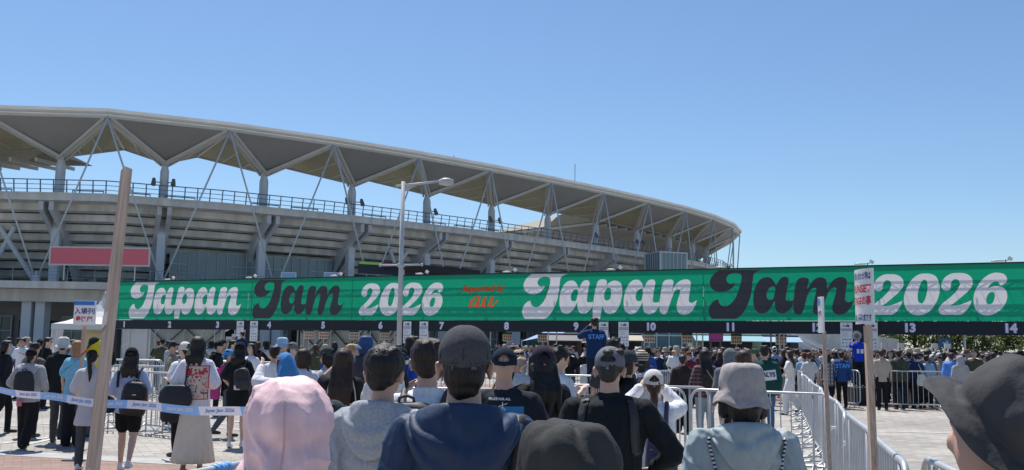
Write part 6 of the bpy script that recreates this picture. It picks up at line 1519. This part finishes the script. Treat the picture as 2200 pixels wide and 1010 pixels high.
hang_bag(r, s, BLACK, 'glossy black shoulder bag at the right side of the ponytailed woman', (.24, -.05, .92), (.26, .14, .24), [(.16, -.02, 1.44), (.22, -.07, 1.2), (.24, -.05, 1.02)])
r, s, o = person(284, 746, 12.6, 'woman in a black cap, blue striped shirt and black shorts with white trainers', 8, group=G, female=True, hat=('cap', (.014, .015, .016)), hair=('wavy', (.025, .017, .014)), hlen=.26, top=('shirt', WHITE), topmat=m_stripe_shirt, bottom=('shorts', BLACK), shortlen=.72, loose=1.7, sleeve=.85, shoes=(.74, .75, .78), legs=('walk'), arms=('bent', 'bent'), skin=SKL, bareskin=True)
backpack(r, s, o, (.014, .014, .016), 'big black backpack hanging low on the striped shirt', (.34, .20, .46), 1.02, -.24, .12, 6, True, ((-.12,), (.12,)), badge=(.05, .12, .05, .012))
for k, sg in ((0, -1), (1, 1)):
    pass
person(372, 733, 19, 'man in a brown t-shirt with black sleeves looking down at his hands', -75, group=G, hair=('short', HB), face=True, glasses='clear', tilt=22, top=('tee', (.26, .22, .17)), bottom=('trousers', BLACK), arms=('hold', 'hold'), loose=1.6, shoes=(.16, .09, .04))
r, s, o = person(398, 734, 14.3, 'person in a white cap and t-shirt turned toward the red-printed t-shirt', 60, group=G, hat=('cap', (.62, .60, .57)), hair=('short', HB), face=True, top=('tee', WHITE), bottom=('trousers', BLACK), loose=1.4, arms=('phone', 'phone'), skin=SKL)
r, s, o = person(426, 722, 12.3, 'woman in a white t-shirt with red back print and long cream pleated skirt', 2, group=G, female=True, hair=('long', (.018, .014, .013)), hlen=.20, top=('tee', (.74, .74, .80)), bottom=('skirt', (.86, .81, .70)), hem=.16, loose=1.9, sleeve=.85, arms=('phone', 'phone'), bareskin=True, skin=SKL, shoes=(.3, .2, .15))
m_red_ = mat('red_print', (.55, .03, .06), .7); m_cream = mat('cream_print', (.60, .52, .44), .7, var=.1)
decal('print_border', o['top'], Matrix.Translation((.045 * s, 0, 1.14 * s)), .29, .42, m_red_, r, .004, 14, 18)
decal('print_field', o['top'], Matrix.Translation((.045 * s, 0, 1.14 * s)), .265, .395, m_cream, r, .0055, 14, 18)
rr_ = random.Random(3); fm = MB(); fm2 = MB()
for q in range(90):
    x_, y_ = rr_.uniform(-.12, .12), rr_.uniform(-.185, .17); a_ = rr_.uniform(0, 3); w_, h_ = rr_.uniform(.004, .014), rr_.uniform(.004, .012)
    if y_ > .10: w_ *= 2.0; h_ *= 1.8
    t_ = fm if (y_ > .09 or rr_.random() < .5) else fm2; c_, d_ = Vector((math.cos(a_), math.sin(a_))), Vector((-math.sin(a_), math.cos(a_)))
    t_.add([(Vector((x_, y_)) + c_ * i * w_ + d_ * j * h_).to_3d() for i, j in ((-1, -1), (1, -.6), (.8, 1), (-.7, .8))], [(0, 1, 2, 3)])
decal('red_shapes', o['top'], Matrix.Translation((.045 * s, 0, 1.14 * s)), 0, 0, m_red_, r, .0075, mesh=fm.mesh('f', [])); decal('dark_shapes', o['top'], Matrix.Translation((.045 * s, 0, 1.14 * s)), 0, 0, m_navy, r, .0072, mesh=fm2.mesh('f', []))
hang_bag(r, s, (.016, .020, .028), 'large black square bag on the left hip of the woman with the red print', (-.18, -.20, .98), (.40, .14, .26), [(-.02, -.04, 1.46), (-.06, -.16, 1.35), (-.08, -.19, 1.1)])
hang_bag(r, s, (.012, .014, .018), 'long black bag hanging in front of the cream skirt', (-.30, -.02, .86), (.22, .12, .42), [(-.12, .0, 1.46), (-.25, -.02, 1.2), (-.28, -.02, 1.05)])
person(470, 732, 22, 'person in a black jacket with back-turned cap looking sideways under lane 3', -70, group=G, hat=('backcap', BLACK), face=True, top=('jacket', BLACK), bottom=('trousers', BLACK))
person(500, 730, 24, 'woman with tied black hair in profile below lane 3', -75, group=G, female=True, hair=('lowtie', HB), face=True, top=('tee', BLACK), bottom=('trousers', BLACK), skin=SKL)
r, s, o = person(492, 750, 17.2, 'person in a bright blue cap with a magenta bag on the back', -65, group=G, hat=('backcap', (.08, .27, .60)), hair=('short', HB), face=True, top=('shirt', BLACK), bottom=('trousers', (.10, .11, .13)), arms=('bent', 'bent'), legs='walk')
mg = backpack(r, s, o, (.42, .03, .22), 'tall magenta roll-top backpack beside the black dress', (.28, .20, .62), 1.05, -.24, -.02, 0, False)
r, s, o = person(516, 735, 15.6, 'woman in a black cap and short black dress with bare legs and white trainers', 4, group=G, female=True, hat=('cap', (.013, .014, .016)), hair=('long', HB), hlen=.22, top=('dress', (.011, .014, .018)), tophem=.58, bottom=('shorts', BLACK), shortlen=.5, loose=1.3, sleeve=.7, shoes=(.75, .75, .77), arms=('bent', 'bent'), skin=SKL, bareskin=True)
backpack(r, s, o, (.02, .022, .024), 'black backpack with white charms on the woman in the black dress', (.26, .17, .36), 1.12, -.22, .10, -8, True, ((.10,),), badge=(-.3, -.35, .09, .07))
person(541, 737, 20, 'woman with long black hair in a white t-shirt facing the viewer under lane 4', 150, group=G, female=True, hair=('long', HB), face=True, top=('tee', WHITE), bottom=('trousers', (.05, .05, .06)), skin=SKL)
pf = empty('staff_platform', (at(521, 760, 36).x, 36, 0), 0, 'small black step platform under the seated staff member by lane 3', 'platform'); mb = MB(); mb.box((0, 0, .22), (.9, .9, .44)); bevel(mb.build('box', m_black, pf), .02)
person(521, 712, 36, 'staff member in a navy jacket on a step below the lane 3 notice board', 70, z0=.44, group='staff on platforms', hair=('short', HB), top=('jacket', (.012, .03, .10)), bottom=('trousers', BLACK), arms=('mouth', 'phone'), hood=False)
person(607, 725, 18, 'person in a light blue bucket hat and white top under lane 4', -50, hat=('bucket', (.30, .47, .66), m_fab), hair=('short', HB), face=True, top=('long', (.70, .70, .74)), bottom=('jeans', (.1, .15, .25)), arms=('phone', 'hold'))
person(629, 735, 17, 'person in a grey cap with visor pointing right, beside the light blue bucket hat', -80, hat=('cap', (.16, .16, .17)), hair=('short', HB), face=True, top=('tee', (.70, .62, .62)), bottom=('trousers', BLACK), arms=('hold', 'hold'), skin=SKL)
person(611, 755, 10, 'woman in a white long-sleeved top with a blue towel draped over her head', 62, female=True, hair=('bob', (.10, .035, .02)), hairsize=.95, hat=('towel', (.07, .24, .52)), face=True, top=('long', (.72, .72, .76)), bottom=('jeans', (.1, .13, .2)), arms=('raise', 'hold'), loose=1.5, skin=SKL, bareskin=True)
person(590, 742, 14.5, 'black-haired person in a white top behind the blue towel', 20, hair=('short', HB), top=('tee', WHITE), bottom=('trousers', BLACK))
person(652, 748, 11.8, 'brown-haired woman with two low braids and a pale grey t-shirt', 0, female=True, hair=('braids', (.035, .022, .016)), top=('tee', (.58, .60, .66)), bottom=('trousers', DARK), loose=1.3, skin=SKL)
r, s, o = person(704, 744, 12, 'person in a dark grey cap facing left and lifting a phone arm', 70, hat=('cap', (.06, .065, .07)), hair=('bob', HB), face=True, top=('tee', (.55, .55, .55)), bottom=('trousers', BLACK), female=True)
r, s, o = person(739, 748, 9.4, 'woman with long wavy dark brown hair in a white strapped top over black sleeves', 0, female=True, hair=('wavy', (.030, .017, .013)), hlen=.44, hairsize=1.06, top=('tee', (.014, .014, .017)), sleeve=.5, arms=('raise', 'down'), bottom=('trousers', WHITE), bareskin=True, skin=SKL, loose=1.1)
cm = MB(); 
decal('white_camisole', o['top'], Matrix.Translation((0.01, 0, .97 * s)), .34, .36, m_fabt, r, .010, 18, 14, color=(.72, .72, .78))
for sg in (-1, 1): ribbon('white_shoulder_strap', o['top'], [(sg * .10, 1.40), (sg * .135, 1.30), (sg * .15, 1.20), (sg * .145, 1.12)], .012, m_tent, r, .010)
gs = like(r, 'green_strap_bag', 'green corded bag strap over the shoulder of the wavy-haired woman', 'bag'); ribbon('strap', o['top'], [(-.08, 1.40), (-.10, 1.30), (-.13, 1.18), (-.16, 1.05)], .01, mat('green_cord', (.02, .42, .12), .6), gs, .012, cord=.006)
mb = MB(); mb.ell(V(-.22, -.02, .95) * s, (.07, .05, .09)); put('pouch', remesh(mb, .012, 2), m_leather, gs, (.05, .3, .12))
person(757, 738, 14, 'person with short blonde hair turned right behind the wavy-haired woman', -70, hair=('short', (.42, .27, .13)), face=True, top=('tee', (.06, .06, .07)), bottom=('trousers', BLACK), skin=SKL)
person(786, 722, 13.5, 'tall person in a navy blue bucket hat with neck flap and dark blue jacket', -25, hat=('bucket', (.03, .07, .19), m_nyl), hair=('bob', (.02, .05, .14)), top=('jacket', (.045, .05, .065)), bottom=('trousers', BLACK), arms=('bent', 'raise'))
person(830, 738, 9.2, 'reddish-brown haired woman mostly hidden behind the grey hoodie', -30, female=True, hair=('bob', (.09, .035, .02)), hairsize=1.08, top=('tee', (.68, .66, .66)), bottom=('trousers', GREY), skin=SKL)
person(858, 745, 11.5, 'masked person in a black cap and black t-shirt right of the grey hoodie', -75, hat=('cap', (.02, .022, .026)), hair=('short', HB), mask=True, face=True, top=('tee', (.014, .015, .018)), bottom=('trousers', BLACK), loose=1.4, arms=('hold', 'hold'))
person(886, 720, 14.6, 'staff member with glasses in a bright blue jacket behind the white shirt', -75, group='staff in blue', hair=('bob', HB), hairsize=.95, glasses='clear', face=True, top=('jacket', (.015, .06, .34)), bottom=('trousers', (.01, .05, .28)), hood=False, skin=SKL)
person(1103, 741, 12.8, 'person in a dusty maroon cap behind the beige cap', -70, hat=('cap', (.20, .11, .12)), hair=('short', HB), top=('tee', (.03, .03, .035)), bottom=('trousers', BLACK))
person(1114, 751, 10.6, 'person in a beige cap between the photo-print t-shirt and the purple cap', -30, hat=('cap', (.42, .32, .22)), hair=('short', HB), top=('shirt', (.40, .45, .50)), bottom=('trousers', BLACK), arms=('hold', 'hold'))
r, s, o = person(1202, 742, 9.6, 'young man with glasses in a white t-shirt looking down right of the purple cap', -65, hair=('fluffy', HB), glasses='clear', face=True, tilt=26, top=('tee', (.72, .73, .76)), bottom=('trousers', BLACK), arms=('hold', 'hold'), skin=SKL, bareskin=True)
phone(r, s, (0, .30, 1.16), 'dark red phone in the hands of the young man with glasses')
# raised staff member with lettering on the back
pf = empty('staff_platform', (at(1277, 830, 22).x, 22, 0), 0, 'low black platform under the tall staff member by lane 9', 'platform'); mb = MB(); mb.box((0, 0, .3), (.8, .8, .6)); bevel(mb.build('box', m_black, pf), .02)
r, s, o = person(1277, 682, 22, 'staff member in a navy lettered jacket high on a platform, hand at the mouth', 12, z0=.6, group='staff on platforms', hair=('short', HB), hairsize=1.05, top=('jacket', (.009, .030, .10)), bottom=('trousers', (.012, .02, .04)), arms=('mouth', 'bent'), hood=False, loose=1.6, bulk=1.05, vq=.7)
decal('back_lettering', o['top'], Matrix.Translation((.02, 0, 1.27 * s)), 0, 0, mat('staff_print_blue', (.08, .30, .75), .6), r, .008, mesh=textmesh('STAFF', size=.14, bold=.004))
person(1318, 723, 12, 'black-haired person seen above the reversed grey cap', -12, hair=('fluffy', HB), top=('tee', (.05, .05, .06)), bottom=('trousers', BLACK))
person(1348, 752, 9.2, 'woman in a dark slate cap in profile right of the reversed grey cap', -78, female=True, hat=('cap', (.04, .055, .065)), hair=('long', (.04, .018, .015)), hlen=.2, face=True, top=('tee', BLACK), bottom=('trousers', BLACK), skin=SKL)
r, s, o = person(1379, 751, 12.6, 'person in a black and cream striped knit hat with a white top', -15, hat=('beanie', WHITE, m_beanie), hair=('bob', HB), top=('tee', (.64, .65, .70)), bottom=('trousers', (.2, .2, .22)), female=True)
backpack(r, s, o, (.45, .46, .50), 'grey-white backpack below the striped knit hat', (.26, .14, .34), 1.2, -.18)
r, s, o = person(1404, 793, 7.4, 'woman in a white cap and white long-sleeved top raising a phone', -4, female=True, hat=('cap', (.62, .59, .55)), hair=('lowtie', (.07, .028, .015)), top=('long', (.75, .75, .79)), bottom=('trousers', (.10, .32, .30)), arms=('raise', 'raise'), bareskin=True, loose=1.8, skin=SKL)
phone(r, s, (-.04, .28, 1.60), 'black phone held up by the woman in the white cap')
backpack(r, s, o, (.03, .035, .09), 'navy backpack with a pale lace on the woman in the white cap', (.26, .16, .40), 1.02, -.20, 0.05, 0, True)
G2 = 'people standing in the middle lanes'
person(1466, 762, 19.4, 'short-haired person in a plain dark brown hoodie between barriers', 0, group=G2, hair=('short', (.02, .02, .02)), top=('hoodie', (.030, .024, .024)), bottom=('wide', BLACK), loose=1.7, skin=SKL)
r, s, o = person(1514, 751, 16.8, 'woman with very long black hair in a dark red plaid shirt and pale jeans', 6, group=G2, female=True, hair=('long', HB), hlen=.52, hairsize=1.12, hout=1.25, top=('long', WHITE), topmat=m_plaid, tophem=.86, bottom=('jeans', (.22, .27, .32)), loose=2.4, arms=('bent', 'bent'))
hang_bag(r, s, (.30, .28, .20), 'pale strap and small bag on the plaid shirt', (.24, -.08, .98), (.16, .06, .16), [(-.02, -.17, 1.35), (.08, -.18, 1.2), (.22, -.12, 1.05)])
person(1568, 747, 14.5, 'person with a grey hood pulled up left of the brown-haired woman', 5, group=G2, top=('hoodup', (.16, .17, .185)), topmat=m_knit, bottom=('trousers', BLACK), hair=('short', HB))
person(1597, 752, 11.5, 'woman with straight medium brown hair just behind the taupe bucket hat', -4, group=G2, female=True, hair=('long', (.05, .027, .018)), hairsize=1.06, top=('tee', (.05, .04, .04)), bottom=('trousers', BLACK), skin=SKL)
r, s, o = person(1642, 741, 18, 'curly-haired man in a dark green top with a white lettered band and blue jeans', -6, group=G2, hair=('fluffy', HB), top=('long', (.012, .065, .060)), bottom=('jeans', (.07, .14, .27)), loose=2.3, bulk=1.08, arms=('hold', 'down'), tilt=14)
decal('white_band', o['top'], Matrix.Translation((-.02, 0, 1.17 * s)) @ Matrix.Rotation(R(-7), 4, 'Y') @ Matrix.Rotation(0, 4, 'X'), .42, .18, m_wp, r, .008, 20, 8)
decal('band_lettering', o['top'], Matrix.Translation((-.03, 0, 1.19 * s)), 0, 0, m_navy, r, .014, mesh=textmesh('ANALYS', size=.11, bold=.005))
person(1622, 748, 21, 'person in a muted green cap beside the curly-haired man', 60, group=G2, hat=('cap', (.06, .12, .07)), top=('tee', (.3, .3, .3)), bottom=('trousers', BLACK))
r, s, o = person(1696, 752, 25, 'long-haired woman dressed all in white walking left behind the receding barriers', 65, group=G2, female=True, hair=('long', (.03, .018, .016)), face=True, hlen=.34, top=('tee', (.68, .66, .64)), bottom=('wide', (.70, .69, .68)), legs='walk', arms=('swing', 'bent'), shoes=BLACK, skin=SKL)
hang_bag(r, s, BLACK, 'black bag carried by the woman dressed all in white', (.24, -.02, .75), (.12, .26, .42), [(.2, 0, 1.1), (.24, 0, .95)])
r, s, o = person(1807, 755, 28, 'staff member in a blue lettered jacket behind the far barrier', 0, group='staff in blue', hair=('short', HB), top=('jacket', (.02, .06, .20)), bottom=('trousers', BLACK), hood=False, loose=1.5, vq=.7)
decal('back_lettering', o['top'], Matrix.Translation((.02, 0, 1.27 * s)), 0, 0, MATS['staff_print_blue'], r, .008, mesh=textmesh('STAFF', size=.16, bold=.005))
person(1778, 760, 28, 'person in a black and white checked shirt beside the blue lettered jacket', 0, group=G2, hair=('bob', HB), top=('shirt', WHITE), topmat=checks('gingham_check', (.35, .36, .40), (.03, .03, .04), (.12, .12, .14), 60), bottom=('trousers', BLACK), tophem=.7, loose=1.5)
person(1738, 757, 27, 'brown-haired woman with a tied bun in a white printed t-shirt', -10, group=G2, female=True, hair=('short', (.06, .03, .02)), top=('tee', (.5, .5, .5)), bottom=('trousers', BLACK))
pf = empty('staff_platform', (at(1853, 850, 30).x, 30, 0), 0, 'tall black platform under the staff member holding the megaphone', 'platform'); mb = MB(); mb.box((0, 0, .27), (.85, .85, .54)); bevel(mb.build('box', m_black, pf), .02)
r, s, o = person(1843, 716, 30, 'staff member in a bright blue polo shirt speaking through a megaphone on a platform', 172, z0=.54, group='staff on platforms', hat=('cap', (.02, .02, .03)), hair=('short', HB), face=True, top=('tee', (.012, .05, .50)), bottom=('trousers', (.01, .015, .02)), arms=('down', 'mouth'), loose=1.3, skin=SK)
mb = MB(); mb.box(V(-.08, .17, 1.14) * s, (.09, .01, .13)); mb.box(V(.04, .17, 1.14) * s, (.07, .01, .13)); mb.build('name_badge', mat('badge_white', (.7, .7, .72), .5), r)
mg_ = like(r, 'megaphone', 'white and grey megaphone pointing out over the crowd', 'megaphone'); mb = MB(); c_ = V(.05, .16, 1.60) * s; d_ = V(.25, 1, .12).normalized()
mb.tube(c_, c_ + d_ * .16, .035, 14, .055); mb.tube(c_ + d_ * .16, c_ + d_ * .30, .055, 18, .135, caps=False); mb.build('horn', mat('megaphone_white', (.62, .63, .66), .4), mg_, True)
mb = MB(); mb.path([c_ + d_ * .30 + (Matrix.Rotation(a_ * .3927, 3, d_) @ d_.cross(V(0, 0, 1)).normalized()) * .135 for a_ in range(16)], .010, 6, True); mb.ell(c_ + d_ * .22, (.05, .05, .05)); mb.build('rim', mat('megaphone_grey', (.16, .17, .18), .5), mg_, True)
r, s, o = person(1967, 758, 28.5, 'person with a navy shirt and white straps standing behind the far barrier', 10, group=G2, hair=('short', HB), top=('tee', (.02, .03, .08)), bottom=('trousers', BLACK), arms=('bent', 'bent'))
hang_bag(r, s, (.62, .60, .54), 'white drawstring bag hanging low behind the far barrier', (.05, -.20, .88), (.30, .14, .36), [(.0, -.12, 1.38), (.04, -.19, 1.2), (.05, -.2, 1.05)], matl=m_fab)
person(1990, 752, 29, 'person in a slate grey jacket right of the hanging white bag', -12, group=G2, hair=('short', HB), top=('jacket', (.10, .13, .15)), bottom=('trousers', BLACK), hood=False, loose=1.5)
r, s, o = person(2043, 757, 26.5, 'person in a bright light blue jacket behind the far barrier', 0, group=G2, hair=('short', (.03, .02, .02)), top=('jacket', (.10, .27, .72)), bottom=('trousers', BLACK), loose=1.5)
person(2062, 763, 26, 'person in a pale grey hoodie with hood up beside the light blue jacket', 0, group=G2, hair=('short', HB), top=('hoodup', (.34, .34, .35)), topmat=m_knit, bottom=('trousers', BLACK), loose=1.5)
person(1930, 752, 28, 'person in an olive green jacket left of the hanging white bag', 0, group=G2, hair=('short', HB), top=('jacket', (.055, .065, .045)), bottom=('trousers', BLACK), loose=1.8)
person(1893, 751, 27.5, 'person in a cream top with a dark shoulder bag at the far barrier end', -10, group=G2, hair=('short', HBR), top=('tee', (.42, .36, .30)), bottom=('trousers', BLACK))

# ================================================================ CROWD (many small figures)
cr = random.Random(11)
kinds = [('black hair', dict(hair=('short', HB))), ('long black hair', dict(hair=('long', HB), female=True)), ('brown bob hair', dict(hair=('bob', HBR), female=True)), ('a white cap', dict(hat=('cap', (.62, .62, .62)), hair=('short', HB))),
         ('a black cap', dict(hat=('cap', (.015, .015, .018)), hair=('short', HB))), ('a beige bucket hat', dict(hat=('bucket', (.42, .36, .28), m_fab), hair=('short', HB))), ('a black bucket hat', dict(hat=('bucket', (.02, .02, .022), m_fab), hair=('bob', HB), female=True)),
         ('dark brown wavy hair', dict(hair=('wavy', HBR), female=True)), ('a red-brown cap', dict(hat=('cap', (.16, .06, .05)), hair=('short', HB))), ('fluffy dark hair', dict(hair=('fluffy', (.02, .015, .014))))]
tops = [('white', (.70, .70, .72)), ('pale grey', (.42, .43, .45)), ('black', (.013, .014, .017)), ('black', (.018, .018, .02)), ('charcoal', (.045, .048, .052)), ('white', (.68, .68, .70)), ('navy', (.016, .028, .075)), ('grey', (.22, .23, .25)), ('olive', (.07, .075, .045)), ('beige', (.36, .31, .24)), ('light blue', (.25, .38, .55)), ('dark green', (.02, .06, .05)), ('maroon', (.12, .02, .03)), ('blue', (.03, .09, .32))]
protos = []
for k, (nm, P) in enumerate(kinds):
    o = empty('person', (0, 0, -50)); P = dict(P); P.update(dist=30, seed=k, top=('tee' if k % 3 else 'jacket', (.5, .5, .5)), bottom=('trousers', BLACK), arms=(('bent', 'bent'), ('down', 'bent'), ('phone', 'phone'), ('down', 'down'))[k % 4], vq=1.05, loose=1.4, hood=(k % 2 == 0))
    P['legs'] = 'walk' if k % 4 == 1 else 'stand'; P['face'] = True; build_person(o, 1.70, P); protos.append([nm, o, False])
used = {}
lanes_px = [275, 362, 467, 590, 703, 827, 960, 1093, 1246, 1407, 1571, 1756, 1958, 2163]
ncrowd = 0
def crowd(px, Y, h=None, yaw=None, pose=None):
    global ncrowd
    p = at(px, 745, Y); p.z = 0
    k = cr.randrange(len(protos)); tn_, tc = tops[cr.randrange(len(tops))]
    lane = min(range(14), key=lambda i: abs(lanes_px[i] - px)) + 1; dz = 'near' if Y < 36 else 'mid-distance' if Y < 46 else 'distant' if Y < 58 else 'far'
    for _ in range(40):
        key = (k, tn_, lane, dz)
        if key not in used: break
        k = cr.randrange(len(protos)); tn_, tc = tops[cr.randrange(len(tops))]
    else: pass
    used[key] = 1
    pr = protos[k]
    if not pr[2]: o = pr[1]; pr[2] = True
    else: o = copy_tree(pr[1])
    o.location = p; h = h or cr.uniform(1.52, 1.74); sc_ = h / 1.71; o.scale = (sc_ * cr.uniform(.95, 1.08), sc_, sc_)
    if yaw is None: yaw = cr.choice((0, 0, 0, 10, -15, 30, -40, 70, -80, 160, 190))
    o.rotation_euler.z = R(yaw + cr.uniform(-10, 10))
    sk = cr.uniform(.85, 1.15)
    for ch in KIDS_OF(o):
        if ch.name.startswith(('t_shirt', 'jacket')): ch.color = (*tc, 1)
        if ch.name.startswith('trousers'): ch.color = (*cr.choice(((.013, .014, .016), (.02, .022, .03), (.05, .08, .14), (.10, .15, .24), (.16, .15, .13), (.3, .3, .3))), 1)
    tag(o, '%s figure, %s, %s top, in the crowd %s lane %d' % (dz, pr[0], tn_, 'before' if Y < 44 else 'beyond', lane), 'person', 'people in the distant crowd')
    ncrowd += 1
def KIDS_OF(o): return [c for c in o.children]
pts = []
def try_add(px, Y, mind):
    p = at(px, 745, Y)
    for q in pts:
        if (q[0] - p.x) ** 2 + (q[1] - p.y) ** 2 < mind * mind: return False
    pts.append((p.x, p.y)); return True
def fill(n, x0, x1, y0, y1, mind=.55, yaw=None):
    k = 0; t_ = 0
    while k < n and t_ < n * 40:
        t_ += 1; px = cr.uniform(x0, x1); Y = y0 + (y1 - y0) * cr.random() ** .9
        if 1775 < px < 1870 and Y < 31: continue
        if try_add(px, Y, mind): crowd(px, Y, None, yaw); k += 1
fill(42, 1880, 2230, 28.5, 33, .45)
fill(40, 1870, 2230, 34, 44, .55)
fill(26, 1440, 1760, 27, 34, .6)
fill(34, 1400, 1800, 36, 46, .6)
fill(10, 1320, 1470, 28, 33, .7, 175)
fill(8, 1100, 1300, 32, 40, .7)
fill(8, 1060, 1440, 46, 60, .7)
fill(9, 620, 1060, 44, 60, .8)
fill(5, 440, 620, 34, 40, .9)
fill(14, 560, 940, 22, 36, .9)
fill(6, 300, 560, 27, 36, .9)
fill(6, 0, 240, 22, 36, 1.0)
# staff in black standing before lane 9
for k, (px, Y, yw, lb) in enumerate(((1224, 31, 175, 'staff member in black with a white badge facing the viewer left of the platform'), (1258, 32, 185, 'second staff member in black standing close behind the platform'), (1415, 30, 180, 'person in a dark blue top facing the viewer under lane 10'), (1448, 31, 170, 'person in a navy t-shirt facing the viewer with arms low under lane 10'))):
    p = at(px, 745, Y); o = copy_tree(protos[0][1]); o.location = (p.x, Y, 0); o.rotation_euler.z = R(yw)
    for ch in o.children:
        if ch.name.startswith(('t_shirt', 'jacket')): ch.color = ((.012, .012, .015, 1), (.014, .014, .017, 1), (.02, .03, .08, 1), (.015, .04, .12, 1))[k]
    tag(o, lb, 'person', 'staff and visitors facing the viewer')
# the mass far behind the gate, too many to tell apart
cm_ = MB(); rr = random.Random(2)
mm = [mat('crowd_dark', (.02, .02, .024), .9), mat('crowd_grey', (.15, .15, .16), .9), mat('crowd_white', (.6, .6, .62), .9), mat('crowd_skin', (.45, .28, .22), .8), mat('crowd_blue', (.04, .08, .25), .9), mat('crowd_brown', (.08, .05, .035), .9)]
for k in range(900):
    px = rr.uniform(640, 2240) if k % 5 == 0 else rr.uniform(1080, 2240); Y = rr.uniform(61, 92) if px < 1080 else rr.uniform(47, 92); p = at(px, 745, Y); h = rr.uniform(1.5, 1.75)
    cm_.mi = rr.choice((0, 0, 0, 1, 2, 4, 5)); cm_.loft([(p.x, p.y, .0, .13, .10), (p.x, p.y, h * .5, .17, .11), (p.x, p.y, h * .78, .21, .12), (p.x, p.y, h * .84, .07, .06)], 8)
    cm_.mi = 3; cm_.ell((p.x, p.y - .02, h * .91), (.075, .085, .11), None, 8, 5)
    cm_.mi = rr.choice((0, 0, 0, 0, 5, 2, 1)); cm_.ell((p.x, p.y + .02, h * .945), (.09, .10, .09), None, 8, 5)
tag(cm_.build('crowd', mm, None, True), 'dense mass of distant visitors beyond the gate', 'crowd', None, 'stuff')
for pr in protos:
    if not pr[2]:
        for c_ in list(pr[1].children): bpy.data.objects.remove(c_)
        bpy.data.objects.remove(pr[1])

bpy.data.scenes.remove(WS)
